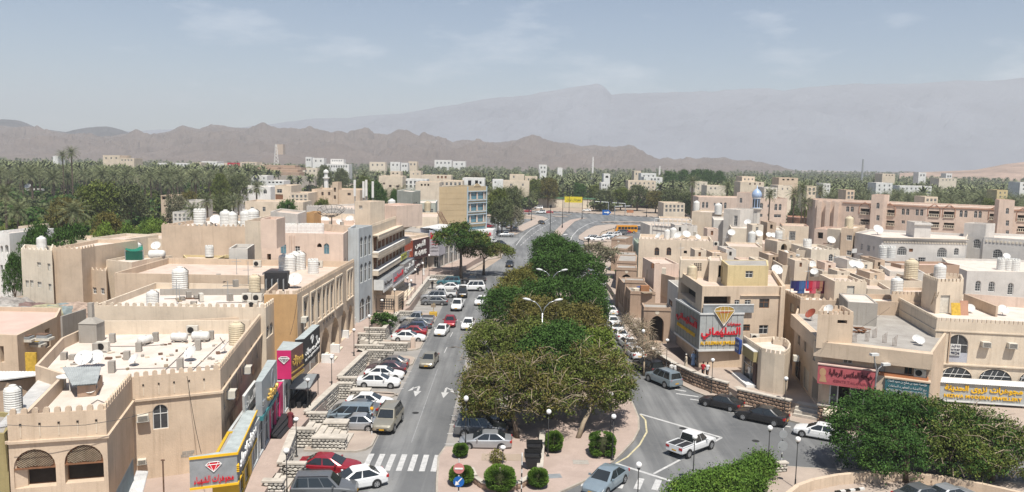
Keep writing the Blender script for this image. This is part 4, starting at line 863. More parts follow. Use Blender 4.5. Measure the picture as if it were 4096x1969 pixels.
tree('bare_tree','bare twiggy tree beside the low wall and the black off-roader','tree',P(2500,1420,.15),.15,2.0,B((0.6,.6,3.4,2.0,1.8,1.5),(1.8,0,2.6,1.4,1.2,1.0)),500,.2,lf_dusty,barkp,.12,None,27,.7,20,twigs=260)
tree('bare_tree','thin leafless tree leaning over the cars before the arcade end','tree',P(2575,1500,.15),.15,1.6,B((0.2,.4,2.8,1.7,1.6,1.3),),260,.2,lf_dusty,barkp,.1,None,28,.7,20,twigs=200)
tree('thorn_tree','dusty half-bare tree in front of the far end of the arcade','tree',P(2403,1128,.15),.15,3.0,B((-1.5,0,5.6,3.6,3,2.3),(1.8,0,4.8,3.0,3,2.1)),3200,.4,lf_dusty,barkp,.22,None,29,.9,30,twigs=260)
def bush(name,label,c,z,blobs,n,size,m,seed,group=None,cat='bush',m2=None,per=60,clump=.4):
 r=thing(name,label,cat,(c[0],c[1],z),group);rs=np.random.RandomState(seed)
 C=crown_points(blobs,n,rs,clump,per,-.9,1);C[:,2]=np.maximum(C[:,2],.02);obj('foliage',leaf_mesh('foliage',C,size,m,.6,.6,seed),r)
 if m2 is not None:C=crown_points([(a,b,c_,d*1.03,e*1.03,f*1.03)for a,b,c_,d,e,f in blobs],n//4,rs,clump*.5,20,-.2);obj('foliage',leaf_mesh('foliage',C,size,m2,.6,.6,seed+1),r)['label']='lighter green leaves, mostly on top'  # second, paler set of leaves over the upper side of the bush
 t=M();t.tube([(0,0,-.05),(0,0,blobs[0][2])],[.08,.05],bark);part('stem',t,r,False,False)
 return r
def clipped(label,px,py,rx,ry,h,seed,kind='round',z=.15):
 c=P(px,py,z);r=thing('clipped_bush',label,'bush',(c[0],c[1],z),'clipped round bushes of the median');rs=np.random.RandomState(seed);n=7500
 d=rs.normal(size=(n,3));d/=np.linalg.norm(d,axis=1)[:,None];e=.62 if kind=='round' else .38
 q=np.sign(d)*np.abs(d)**e;q/=np.maximum(1e-6,np.max(np.abs(q),axis=1))[:,None]**.0
 q=q/np.linalg.norm(q,axis=1)[:,None]**(.75 if kind=='round' else .35)
 rr=(1.02-.16*rs.rand(n)+.05*np.sin(q[:,0]*5+seed)*np.sin(q[:,2]*6))[:,None];C=q*rr*np.array([rx,ry,h/2])+np.array([0,0,h/2+.12])
 C[:,2]=np.clip(C[:,2],.08,None);up=C[:,2]>h*.86
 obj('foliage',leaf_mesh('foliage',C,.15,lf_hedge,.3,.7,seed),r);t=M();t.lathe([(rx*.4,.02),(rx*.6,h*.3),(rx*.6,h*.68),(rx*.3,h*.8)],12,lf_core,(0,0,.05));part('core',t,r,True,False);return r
clipped('round clipped bush at the bottom of the median below a globe lamp',2000,1962,1.2,1.2,1.75,31)
clipped('small round clipped bush right of the curved stone wall',2152,1948,.78,.78,1.3,32)
clipped('round bush behind the blue arrow sign',1845,1936,.95,.9,1.25,33)
clipped('small round bush beside the no-entry sign',1842,1828,.62,.6,1.0,34)
clipped('tall round bush next to the stone wall and the black bins',2215,1806,.78,.75,1.65,35)
clipped('large squarish clipped bush at the right of the median',2408,1822,1.15,1.0,1.85,36,'sq')
for i,(px,py,rx,rz)in enumerate(((2735,1990,1.6,1.0),(2800,1975,1.5,1.1),(2860,1955,1.5,1.15),(2930,1940,1.5,1.25),(2990,1925,1.5,1.3),(3030,1905,1.4,1.45),(2900,1990,1.8,1.2),(2985,1975,1.4,1.2))):
 bush('hedge_bush','bright green flowering hedge, %s'%['its low left end','second bush from its left end','third bush from its left end','middle bush','bush behind the leaning lamp','tallest bush at its right end','front bush at the bottom edge','front bush by the pavement'][i],P(px,py,.15),.15,[(0,0,rz*.5,rx,1.0,rz*.55),(.5,.3,rz*.72,rx*.6,.7,rz*.4)],4200,.17,lf_hedge,40+i,'flowering hedge along the near pavement','hedge',lf_bright,60,.62)
bush('shrub','green shrub in the stepped stone planter',P(1530,1305,1.3),1.3,[(0,0,.9,1.6,1.3,1.0),(.8,.2,.9,1.2,1,.8)],3000,.24,lf_dark,50)
bush('dry_shrub','yellowish dry shrub on the bare patch of the median',P(1990,1850,.15),.15,[(0,0,.5,.5,.4,.5)],500,.16,lf_yel,51)
# ================================================================ LEFT SIDE BUILDINGS
def mrow(u0,du,n,w,z0,z1,c):return[('m',u0+i*du,u0+i*du+w,z0,z1,c)for i in range(n)]
z=9.0
fA=[P(27,1662,z),P(423,1639,z),P(528,1510,z),P(881,1478,z),P(1049,1263,z),P(362,1300,z),P(210,1420,z),P(230,1500,z),P(120,1640,z)]
fA=[P(27,1662,z),P(423,1639,z),P(528,1510,z),P(881,1478,z),P(1049,1263,z),P(362,1300,z),P(245,1352,z),P(140,1462,z),P(250,1497,z),P(98,1650,z)]
A=building('shop_building','sand coloured two-storey corner building with rounded battlements and lattice arches at the bottom left','building',fA,z,sand,roofw,0,.95,'round',[0,1,2,3],{0:[(55,1797,223,1951,'al'),(258,1779,414,1930,'al')],2:[(611,1618,673,1717,'ag')],3:[('m',1.0,1.75,5.5,7.6,'ag'),('m',3.2,3.95,5.5,7.6,'ag'),('m',6.2,6.95,5.5,7.6,'ag'),('m',8.0,8.75,5.5,7.6,'ag'),('m',10.4,11.2,5.5,7.6,'ag'),('m',13.2,14.0,5.5,7.6,'ag'),('m',16.2,17.0,5.5,7.6,'ag')]},.55,[(7.2,.16,.16)])
for i in(0,2):
 fr=Fr(fA[i],fA[i+1]);s_=1.05 if i==0 else 1.02
 k=.7
 while k<fr.l-.3:m=M();fr.box(m,k-.03,k+.03,7.55,8.3,0.0,.035,cream);fr.box(m,k-.06,k+.06,8.3,8.42,0.0,.06,voidm);part('rain_spout',m,A);k+=s_
fr=Fr(fA[0],fA[1])
for(a,b,c,d)in((55,1797,223,1951),(258,1779,414,1930)):
 u0,u1=fr.px(a,(b+d)/2)[0],fr.px(c,(b+d)/2)[0];z0_,z1_=fr.px((a+c)/2,d)[1],fr.px((a+c)/2,b)[1];zs=z0_+(z1_-z0_)*.5;op=(u0,u1,zs,z1_,'round');cc=(u0+u1)/2
 pn=M();us=[u0+(u1-u0)*(1-math.cos(PI*i/14))/2 for i in range(15)];fr.poly(pn,[(u0,zs),(u1,zs)]+[(u,archz((u0,u1,z0_,z1_,'round'),u))for u in reversed(us)],-.16,wood);sc_=part('wooden_screen',pn,A)
 k=0
 while k*0.13<(u1-u0)+1.5:
  for sgn in(-1,1):
   c0=zs-.9+k*.13;pts=[]
   for t_ in range(9):
    uu=t_*(u1-u0)/2/8;zz=c0+(uu*.75);top=archz((u0,u1,z0_,z1_,'round'),cc+sgn*uu)
    if zs+.02<zz<top-.03:pts.append((uu,zz))
   if len(pts)>1:
    m=M();(ua,za),(ub,zb)=pts[0],pts[-1]
    q=[(cc+sgn*ua,za-.03),(cc+sgn*ub,zb-.03),(cc+sgn*ub,zb+.03),(cc+sgn*ua,za+.03)]
    m.add([fr(*p,-.09)for p in q]+[fr(*p,-.15)for p in q],[(0,1,2,3),(3,2,6,7),(0,4,5,1)]if sgn>0 else[(3,2,1,0),(7,6,2,3),(1,5,4,0)],barkp);part('slat',m,sc_)
  k+=1
 m=M();fr.box(m,u0,u1,zs-.05,zs+.03,-.18,-.04,wood);part('rail',m,sc_)
fr2=Fr(fA[2],fA[3]);ac_wall(fr2,572,1680,'white window air conditioner beside the arched grille window, bottom left building',1.05);ac_wall(fr2,568,1852,'old rusty extractor box low on the front of the bottom left building',.8)
m=M();u,zz=fr2.px(748,1815)
for i in range(3):
 for j in range(2):fr2.box(m,u-.42+i*.28+j*.1,u-.16+i*.28+j*.1,zz-.25+j*.24,zz-.03+j*.24,-.02,.012+.01*((i+j)%2),cement)
part('patch_block',m,A)
fr3=Fr(fA[3],fA[4])
for u_,lb in((2.5,'nearest of the two caged window air conditioners above the grey canopy'),(9.6,'farther caged window air conditioner on the shaded side of the bottom left building')):
 p=fr3(u_,6.1,.01);o=copy_thing(ACP['window'],p,math.atan2(fr3.t[1],fr3.t[0]),lb,1.25,'air conditioners on the walls');o.name='air_conditioner';o['category']='air conditioner'
 m=M()
 for k in range(6):m.box(-.42+k*.16,-.4+k*.16,-.62,-.6,-.15,.5,rustm)
 m.box(-.42,.42,-.62,-.6,-.15,-.12,rustm);m.box(-.42,.42,-.62,-.6,.47,.5,rustm);obj('cage',m.mesh('cage'),o)
z=10.0
fB=[P(420,1228,z),P(1063,1231,z),P(1139,1176,z),P(1139-15,1120,z),P(540,1130,z)]
fBB=[(-41.0,74.6),P(1063,1231,z),P(1139,1176,z),(-26.5,89),(-41.5,89)]
Bb=building('shop_building','beige building with low parapet behind the bottom left building','building',fBB,z,cream,roofw,0,.7,'round',[0,1],{1:[(1065,1302,1078,1352,'ag'),(1078,1290,1092,1340,'ag'),(1117,1258,1126,1308,'ag'),(1131,1246,1140,1292,'ag')]},.7)
z=10.8
fC=[(-25.4,78.4),(-22.1,78.9),(-21.5,104.8),(-47,104.8),(-47,90.5),(-27,90.5)]
opsC=[]
uc=[(1.9,3.4),(4.8,6.3),(7.2,8.7),(9.5,10.7),(11.3,12.5),(13.1,14.4),(15.8,17.0),(17.5,18.7),(21.6,22.8),(23.3,24.5)]
for a,b in uc:opsC.append(('m',a,b,6.6,9.6,'ag'))
for a in(9.8,11.2,12.6,14.0):opsC.append(('m',a,a+.7,5.4,6.0,'ag'))
opsC+=[('m',1.5,8.0,1.35,4.4,'rg'),('m',8.8,12.6,1.35,4.9,'pv'),('m',13.4,17.2,1.35,5.2,'pv'),('m',18.4,21.2,1.35,5.2,'pv'),('m',22.2,24.8,1.35,5.2,'pv')]
Cc=building('arcade_building','orange-tan building with tall arched bays and a colonnade over the left walkway','building',fC,z,sand,roofm,0,.8,'square',[0,1],{1:opsC},.6)
frC=Fr(fC[1],fC[2]);frC0=Fr(fC[0],fC[1])
m=M();frC0.box(m,0.02,frC0.l-.02,1.3,10.75,.01,.03,orange);part('painted_panel',m,Cc)
for a,b in uc:
 m=M()
 for q in((a-.28,a-.06),(b+.06,b+.28)):frC.box(m,q[0],q[1],6.3,10.0,.003,.12,cream)
 frC.box(m,a-.28,b+.28,10.0,10.2,.003,.14,cream);frC.box(m,a-.28,b+.28,6.15,6.3,.003,.2,cream);part('window_surround',m,Cc)
p=frC(1.3,7.6,.05);o=copy_thing(ACP['window'],p,math.atan2(frC.t[1],frC.t[0]),'white window air conditioner at the near end of the arched bays',1.2,'air conditioners on the walls');o.name='air_conditioner';o['category']='air conditioner'
z=14.5
fD=[P(1045,930,z),P(1373,937,z),P(1418,905,z),(-26,128),(-36,126)]
Dd=building('apartment_building','pale pink apartment building with pointed window niches','building',fD,z,pink,roofp,0,.9,None,None,{0:[(1122,971,1145,1015,'pb'),(1180,985,1200,1015,'rg'),(1295,973,1317,1017,'pb'),(1068,1016,1084,1043,'rv'),(1268,973,1287,990,'pv')],1:[('m',1.5,2.3,8,11,'aw'),('m',4.5,5.3,8,11,'aw'),('m',7.5,8.3,8,11,'aw')]})
frD=Fr(fD[0],fD[1])
for x in(1157,1163,1175):m=M();u=frD.px(x,1000)[0];frD.box(m,u-.09,u+.09,9.8,14.2,.002,.2,pink);part('drain_pipe',m,Dd)
for k in range(12):
 x,y=P(1155+k*9,921,13.8);m=M()
building('roof_house','plain pink stair tower on top of the pink apartment building','building',quad(17.2,(1042,876),(1106,878),(1140,868)),17.2,pink,roofp,13.6,.3)
building('roof_house','cream rooftop room behind the pink stair tower','building',quad(16.5,(1082,846),(1190,857),(1226,844)),16.5,lgrey,roofm,4,.3)
building('roof_house','small orange rooftop room','building',quad(16.2,(1226,850),(1256,852),(1284,846)),16.2,orange,roofm,4,.3)
z=14.4
fE=[(-23.9,109.2),(-22.1,109.2),(-21.6,119.2),(-33,120.0),(-33,111)]
z=14.9;fE=[(-23.3,109.2),(-21.8,109.3),(-20.9,115.0),(-23.6,115.3)]
Ee=building('shop_building','blue-grey narrow facade with dark arched windows between pink and balcony buildings','building',fE,z,bluep,roofg,0,.5,None,None,{1:[('m',.5+i*1.75,1.7+i*1.75,10.6,13.6,'ag')for i in range(3)]+[('m',.5+i*1.75,1.7+i*1.75,6.9,9.7,'ag')for i in range(3)]+[('m',.4,2.4,1.4,4.6,'ag'),('m',3,5,1.4,4.6,'ag')]})
z=14.7
fF=[(-24,115.5),(-20.9,115.2),(-19.5,139.5),(-42,141),(-42,121),(-30,118.5)]
opsF=[]
for k in range(9):
 for(a,b)in((10.9,12.9),(8.1,10.0),(5.6,7.2)):opsF.append(('m',.6+k*2.75,3.1+k*2.75,a,b,'rd'))  # wood-brown door panels painted in for the shaded balcony recesses
Ff=building('arcaded_building','long building with three rows of dark balconies above the shop signs','building',fF,z,cream,roofm,0,.9,'square',[1],{1:opsF},.7,None)
frF=Fr(fF[1],fF[2])
for zz in(10.0,7.25):
 m=M();frF.box(m,0,frF.l,zz,zz+.75,.003,.9,cream);frF.box(m,0,frF.l,zz+.75,zz+.83,-.02,.95,white);part('balcony_parapet',m,Ff)
for zz in(12.9,10.05):
 m=M()
 for k in range(34):
  u=.3+k*.76;m.add([frF(u-.3,zz+.35,.93),frF(u+.3,zz+.35,.93),frF(u+.3,zz,.93),frF(u,zz-.45,.93),frF(u-.3,zz,.93),frF(u-.3,zz+.35,.78),frF(u+.3,zz+.35,.78),frF(u+.3,zz,.78),frF(u,zz-.45,.78),frF(u-.3,zz,.78)],[(4,3,2,1,0),(5,6,7,8,9),(0,5,9,4),(1,2,7,6),(3,8,7,2),(4,9,8,3)],cream)
  part('scallop',m,Ff);m=M()
 m=M();frF.box(m,0,frF.l,zz+.35,zz+.5,.003,.95,cream);part('cornice',m,Ff)
z=16.0
building('apartment_building','grey-green block with twin white windows left of the office tower','building',quad(z,(1588,762),(1650,768),(1682,762)),z,plaster('grey_green',(0.45,0.47,0.41)),roofw,0,.4,None,None,{1:[('m',1.5,3.2,11.2,13,'rg'),('m',4.2,5.9,11.2,13,'rg'),('m',1.5,3.2,6.2,8,'rg'),('m',4.2,5.9,6.2,8,'rg')],0:[]},capm=white)
building('apartment_building','lower wing of the grey-green block with two windows','building',quad(12.0,(1655,812),(1742,812),(1750,800)),12.0,plaster('grey_green',(0.45,0.47,0.41)),roofw,0,.4,None,None,{0:[(1690,838,1703,855,'rg'),(1720,836,1732,853,'rg')]},capm=white)
building('low_building','cream box house with framed wall below the grey-green block','building',quad(9.5,(1648,892),(1735,892),(1752,870)),9.5,cream,roofm,0,.4)
building('low_building','pale house with rounded corner roof left of the leaning ladder','building',quad(11,(1665,868),(1750,868),(1755,850)),11,cream,roofm,0,.4)
z=17.7
TW=[(-19.2,201.6),(-12.2,205.4),(-7.2,212.2),(-15,217)]
tilew=mat('tan_cladding',(0.47,0.365,0.225),.7,.08,.3,speck=.05);bluef=mat('pale_blue_frame',(0.42,0.50,0.55),.5,.05,2)
opsT=[]
Tw=building('office_tower','five-storey tan clad office block with blue window bands ending the left row','building',TW,z,tilew,roofg,0,.5,None,None,{1:[('m',.5,8.0,a,b,'rb')for a,b in((14.2,16.2),(11.1,13.1),(8.0,10.0))]+[('m',.3,8.0,4.9,6.9,'rb')]},capm=bluef)
frT=Fr(TW[0],TW[1]);frT2=Fr(TW[1],TW[2])
for i in range(8):
 for j in range(9):
  m=M();u=.1+i*.97;zz=4.0+j*1.5;frT.box(m,u+.02,u+.93,zz+.02,zz+1.44,.002,.03,tilew);part('panel',m,Tw)
m=M()
for a in(.0,8.1):frT2.box(m,a,a+.3,4.5,17.7,.003,.2,bluef)
part('corner_frame',m,Tw)
for a in(16.3,13.9,13.2,10.8,10.1,7.6):m=M();frT2.box(m,.3,8.1,a,a+.22,.003,.3,bluef);part('window_ledge',m,Tw)
for a,b in((14.2,16.2),(11.1,13.1),(8.0,10.0)):
 for k in range(3):m=M();u=1.0+k*2.9;m.add([frT2(u,a,.05),frT2(u+.75,a,.05),frT2(u+.55,b,.05),frT2(u+.1,b,.05)],[(0,1,2,3)],pink);part('curtain',m,Tw)
m=M();us=[3.0+1.6*i/8 for i in range(9)];m.add([frT2(2.8,17.7,-.1),frT2(5.8,17.7,-.1)]+[frT2(2.8+3.0*i/8,17.7+.75*math.sin(PI*i/8)+.02,-.1)for i in range(8,-1,-1)]+[frT2(2.8,17.7,.1),frT2(5.8,17.7,.1)]+[frT2(2.8+3.0*i/8,17.7+.75*math.sin(PI*i/8)+.02,.1)for i in range(8,-1,-1)],[tuple(range(11)),tuple(range(21,10,-1))]+[(i,11+i,11+(i+1)%11,(i+1)%11)for i in range(11)],tilew);part('arched_gable',m,Tw)
def signbox(name,label,pts,z0,z1,fm,sm=None,tm=None,cat='sign'):
 b=thing(name,label,cat,(pts[0][0],pts[0][1],z0));m=M();n=len(pts)
 for i in range(n):fr=Fr(pts[i],pts[(i+1)%n]);fr.poly(m,[(0,z0),(fr.l,z0),(fr.l,z1),(0,z1)],0,[fm,sm or fm][min(i,1)]if i<2 else(sm or fm))
 m.add([(*p,z1)for p in pts],[tuple(range(n))],tm or greym);m.add([(*p,z0)for p in pts],[tuple(reversed(range(n)))],greym);part('box',m,b);return b
def gem(parent,fr,u,zz,w,m,m2,d=.05):
 h=w*.75;g_=M();P_=[(u-w/2,zz+h*.18),(u-w*.3,zz+h*.42),(u+w*.3,zz+h*.42),(u+w/2,zz+h*.18),(u,zz-h*.5)]
 fr.poly(g_,P_[::-1][0:0]or[P_[4],P_[3],P_[2],P_[1],P_[0]],d,m);fr.poly(g_,[P_[4],P_[3],P_[2],P_[1],P_[0]],d-.04,m)
 x=part('gem_emblem',g_,parent);l=M()
 for a,b in((0,3),(0,4),(3,4),(1,4),(2,4),(0,1),(1,2),(2,3)):
  l.tube([fr(*P_[a],d+.01),fr(*P_[b],d+.01)],w*.022,m2,4)
 part('gem_outline',l,x)
zt=5.2
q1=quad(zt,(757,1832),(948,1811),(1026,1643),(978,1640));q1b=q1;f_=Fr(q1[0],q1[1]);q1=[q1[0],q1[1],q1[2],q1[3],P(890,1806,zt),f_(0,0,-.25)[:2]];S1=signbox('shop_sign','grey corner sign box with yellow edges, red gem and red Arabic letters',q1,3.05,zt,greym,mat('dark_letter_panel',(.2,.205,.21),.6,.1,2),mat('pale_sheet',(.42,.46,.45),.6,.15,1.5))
f=Fr(q1[0],q1[1]);g2=Fr(q1[1],q1[2])
for ff in(f,g2):
 for za,zb in((3.0,3.14),(5.08,5.24)):m=M();ff.box(m,-.02,ff.l+.05,za,zb,.003,.08,yelsign);part('edge_strip',m,S1)
gem(S1,f,f.l*.5,4.45,1.0,redsign,whitesign)
lettering(S1,'\u0645\u062C\u0648\u0647\u0631\u0627\u062A \u0627\u0644\u0634\u0647\u0628\u0627\u0621',f,f.l*.08,f.l*.92,3.25,3.85,.02,redsign,ext=.06,bold=.02)
lettering(S1,'\u0645\u062C\u0648\u0647\u0631\u0627\u062A \u0627\u0644\u0634\u0647\u0628\u0627\u0621',g2,g2.l*.1,g2.l*.9,3.6,4.7,.02,whitesign,ext=.1,bold=.02)
for k in range(4):m=M();f.box(m,f.l-.05,f.l+.12,3.9+k*.13,3.96+k*.13,-.3,.12,yelsign);part('corner_bar',m,S1)
zt=7.4
q2=quad(zt,(1021,1528),(1047,1526),(1107,1440),(1070,1440));S2=signbox('shop_sign','tall grey frame with a ring emblem and gold letters beside the pink sign',q2,4.6,zt,greym,mat('grey_panel',(.33,.36,.37),.5,.08,2),mat('pale_sheet',(.42,.46,.45)))
g3=Fr(q2[1],q2[2]);ring=M();c_=(g3.l*.62,6.5)
for k in range(24):a0,a1=2*PI*k/24,2*PI*(k+1)/24;ring.tube([g3(c_[0]+.75*math.cos(a0),c_[1]+.75*math.sin(a0),.1),g3(c_[0]+.75*math.cos(a1),c_[1]+.75*math.sin(a1),.1)],.04,steel,4)
part('ring_emblem',ring,S2)
for k in range(3):m=M();g3.box(m,.1,.8,5.3+k*.18,5.4+k*.18,.003,.12,steel);part('bar',m,S2)
lettering(S2,'\u0645\u062C\u0648\u0647\u0631\u0627\u062A',g3,g3.l*.3,g3.l*.95,4.9,5.9,.02,goldsign,ext=.18,bold=.03)
m=M();g3.box(m,-.1,g3.l,4.25,4.6,-.4,.1,mat('teal_paint',(.05,.22,.24),.5));part('teal_ledge',m,S2)
q3=quad(6.5,(969,1583),(978,1587),(1024,1524),(1016,1521));S3=signbox('shop_sign','white lettered sign panel standing behind the grey frame',q3,4.9,6.5,whitem,whitem,whitem)
lettering(S3,'\u0627\u0644\u0644\u0645\u0633\u0627\u062A',Fr(q3[1],q3[2]),.4,Fr(q3[1],q3[2]).l-.4,5.3,6.1,.01,mat('pale_grey_letter',(.5,.5,.5)),ext=.03)
zt=7.3;pinks=mat('magenta_panel',(.55,.03,.14),.45,.05,2)
q4=quad(zt,(1107,1402),(1164,1402),(1212,1370),(1133,1365));S4=signbox('shop_sign','bright magenta sign box with a silver gem',q4,4.6,zt,pinks,mat('brown_letter_panel',(.22,.10,.08),.5,.2,4),mat('pale_sheet',(.42,.46,.45)))
f4=Fr(q4[0],q4[1]);gem(S4,f4,f4.l*.5,6.4,1.0,steel,whitesign);g4=Fr(q4[1],q4[2])
lettering(S4,'\u0645\u062C\u0648\u0647\u0631\u0627\u062A',g4,.3,g4.l-.2,5.5,6.6,.02,goldsign,ext=.1,bold=.03);m=M();g4.box(m,0,g4.l,4.5,4.75,.003,.12,goldsign);g4.box(m,0,g4.l,5.1,5.2,.003,.1,goldsign);part('gold_strip',m,S4)
q5=quad(7.4,(1180,1360),(1217,1356),(1279,1300),(1250,1298));S5=signbox('shop_sign','black sign box with white gem and white letters beside the magenta one',q5,4.6,7.4,trim,trim,mat('pale_sheet',(.42,.46,.45)))
g5=Fr(q5[1],q5[2]);gem(S5,g5,g5.l*.45,6.7,1.2,steel,whitesign);gem(S5,g5,g5.l*.75,6.4,.7,steel,whitesign);gem(S5,g5,g5.l*.18,6.0,.7,steel,whitesign)
lettering(S5,'\u0627\u0644\u0645\u0627\u0633 \u0648\u0645\u062C\u0648\u0647\u0631\u0627\u062A',g5,.2,g5.l-.3,5.5,6.1,.02,whitesign,ext=.06);lettering(S5,'AL MAS JEWELLERY',g5,.2,g5.l-.3,5.0,5.3,.02,whitesign,ext=.04)
teal=mat('teal_paint',(.05,.22,.24),.5);yelp=mat('yellow_paint',(.62,.40,.03),.5)
SF=[((-18.3,50.5),(-19.2,55.8),'shop with yellow posts and dark glass under the gem sign',yelp),((-19.2,55.9),(-20.0,62.6),'dark shop front under the grey frame',teal),((-20.0,62.8),(-20.6,68.5),'pink-framed shop entrance with black polished steps',pinks),((-20.6,68.7),(-21.2,76.5),'grey-blue shop front with black door surrounds',bluep)]
for a,b,lb,mm in SF:
 fr=Fr(a,b);nn=(-fr.n[0]*1.7,-fr.n[1]*1.7);pts=[a,b,(b[0]+nn[0],b[1]+nn[1]),(a[0]+nn[0],a[1]+nn[1])]
 pts=pts if True else pts;n_=int(fr.l/2.2)
 building('shop_house',lb,'shop',[pts[0],pts[1],pts[2],pts[3]],4.55,mm if mm is not teal else bluep,roofg,1.3,.1,None,None,{0:[('m',.4+k*2.2,2.2+k*2.2,1.45,4.0,'rg')for k in range(n_)]})
m=M()
for k in range(3):m.box(-20.2+k*.35-.9,-19.6+k*.35-.2,62.8+0,68.0,1.3,1.75-k*.15,trim)
solo('shop_steps',m,'black polished steps in front of the magenta shop','steps',loc=(-19.6,65,1.3))
can=M();cpts=[(-20.6,70.4),(-18.7,70.4),(-19.2,75.2),(-21.1,75.2)]
cth=thing('shop_canopy','flat grey canopy on thin posts over black benches','canopy',(-19.9,72.8,1.3));can.prism(cpts,3.3,3.42,greym);part('roof',can,cth)
for p in cpts:m=M();m.tube([(p[0]*.995,p[1],1.3),(p[0]*.995,p[1],3.3)],.04,black);part('post',m,cth)
for k in range(3):m=M();m.box(-20.6+k*.55,-20.2+k*.55,70.9,74.8,1.3,2.1-k*.25,trim);part('bench',m,cth)
for i,(px,py,w_)in enumerate(((1405,1345,1.6),(1372,1400,2.2),(1350,1440,2.2),(1432,1290,2.0),(1463,1255,2.4))):
 x,y=P(px,py,1.3);m=M()
 for k in range(4):m.box(x-1.6,x-.2-k*.34,y-w_/2,y+w_/2,1.3+k*.16,1.46+k*.16,ivory)
 m.box(x-1.5,x-.1,y-w_/2-.45,y-w_/2-.05,1.3,2.3,white)
 solo('entrance_steps',m,['white marble steps below the colonnade, middle flight','white marble steps below the colonnade, second flight from the viewer','white marble steps nearest the glass shop front','white marble steps with rail before the blue-grey facade','white marble steps beside the patterned kiosk'][i],'steps','white entrance steps on the left walkway',loc=(x,y,1.3))
KQ=[(-23.4,117.8),(-17.4,117.3),(-17.0,121.6),(-23.2,122.2)]
K=building('kiosk','tan open-topped kiosk with pierced lattice panels on the left walkway','kiosk',KQ,3.9,sand,roofm,1.3,1.2,None,None,{},pth=.25)
for ei,spans in((0,((.5,2.7),(3.2,5.4))),(1,((.6,3.6),))):
 fr=Fr(KQ[ei],KQ[ei+1])
 for a,b in spans:
  m=M();fr.poly(m,[(a,1.7),(b,1.7),(b,3.4),(a,3.4)],.012,stonej);sc_=part('screen',m,K);nu=int((b-a)/.36)
  for i in range(nu):
   for j in range(4):
    m=M();u=a+(i+.5)*(b-a)/nu;zz=1.92+j*.42;m.add([fr(u-.15,zz,.03),fr(u,zz-.18,.03),fr(u+.15,zz,.03),fr(u,zz+.18,.03)],[(0,1,2,3)],sand)
    for k in range(4):pass
    part('tile',m,sc_)
m=M()
for k in range(9):m.box(-22.6,-17.6-k*.36,124.5,139.5,1.3+k*.15-.02,1.45+k*.15,cream)
solo('stairs',m,'broad pale flight of steps in front of the balcony building','steps',loc=(-20,132,1.3))
for a,b,za,zb,mm,lb,tx,tm in((.3,6.5,5.0,6.6,whitem,'white sign strip left of the lilac one','\u0635\u064A\u062F\u0644\u064A\u0629',blacksign),(7,15.5,4.6,6.6,mat('lilac_panel',(.42,.38,.40),.6),'lilac grey shop sign with red and white letters on the balcony building','\u0627\u0644\u0639\u0637\u0648\u0631',redsign),(16,25.5,4.7,6.9,mat('grey_brown_panel',(.30,.27,.25),.6),'grey-brown shop sign with a ring and white letters','\u0627\u0644\u062E\u0644\u064A\u062C',whitesign)):
 pts=[frF(a,0,1.6)[:2],frF(b,0,1.6)[:2],frF(b,0,.1)[:2],frF(a,0,.1)[:2]]
 s=signbox('shop_sign',lb,pts,za,zb,mm,mm,greym);lettering(s,tx,Fr(pts[0],pts[1]),.5,b-a-.5,za+.5,zb-.4,.01,tm,ext=.06,bold=.02)
 m=M();Fr(pts[0],pts[1]).box(m,0,b-a,za-.35,za-.02,-.05,.05,whitem);part('lower_strip',m,s)
pts=[frF(16.5,0,1.0)[:2],frF(21.5,0,1.0)[:2],frF(21.5,0,.93)[:2],frF(16.5,0,.93)[:2]];s=signbox('banner','yellow-green banner hung on the balcony parapet',pts,7.4,8.5,mat('lime_banner',(.55,.55,.10),.6));lettering(s,'\u0627\u0644\u062E\u0644\u064A\u062C',Fr(pts[0],pts[1]),.4,4.6,7.6,8.3,.01,blacksign)
zt=8.3
a,b,c=P(1616,962,zt),P(1652,962,zt),P(1719,946,zt);AQ=[a,b,c,(c[0]-7,c[1]+2),(a[0]-1,a[1]+12)]
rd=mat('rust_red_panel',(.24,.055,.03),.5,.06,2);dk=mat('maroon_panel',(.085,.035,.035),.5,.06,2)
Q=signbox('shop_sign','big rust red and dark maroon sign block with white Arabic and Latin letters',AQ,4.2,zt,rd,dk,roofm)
f6,g6=Fr(a,b),Fr(b,c)
lettering(Q,'\u0627\u0644\u0642\u0628\u0633',g6,g6.l*.12,g6.l*.72,6.3,7.9,.02,whitesign,ext=.08,bold=.03);lettering(Q,'AL-QABAS',g6,g6.l*.08,g6.l*.78,4.7,5.9,.02,whitesign,ext=.08,bold=.03)
lettering(Q,'\u0627\u0644\u0642\u0628\u0633',f6,f6.l*.3,f6.l*.85,6.0,6.6,.02,whitesign);lettering(Q,'Q',f6,f6.l*.35,f6.l*.75,4.5,5.5,.02,mat('orange_letter',(.7,.25,.1)))
building('shop_building','low pale shop building carrying the dark red sign block','building',[(a[0]+.2,a[1]+.6),(c[0]-.4,c[1]+.3),(c[0]-9,c[1]+4),(a[0]-9,a[1]+6)],8.9,cream,roofm,0,.5,None,None,{0:[('m',1,6,1.4,3.9,'rg'),('m',8,14,1.4,3.9,'rg')]})
q=[(b[0]-.4,b[1]-.6),(b[0]+.7,b[1]+8)];qq=[q[0],q[1],(q[1][0]-2,q[1][1]),(q[0][0]-2,q[0][1])];s=signbox('shop_sign','smaller dark panel with white letters under the big red sign',[(p[0]+.6,p[1])for p in qq],1.8,4.0,dk,dk);lettering(s,'\u0627\u0644\u0642\u0628\u0633',Fr((qq[0][0]+.6,qq[0][1]),(qq[1][0]+.6,qq[1][1])),1.5,7,2.4,3.6,.02,whitesign,ext=.06)
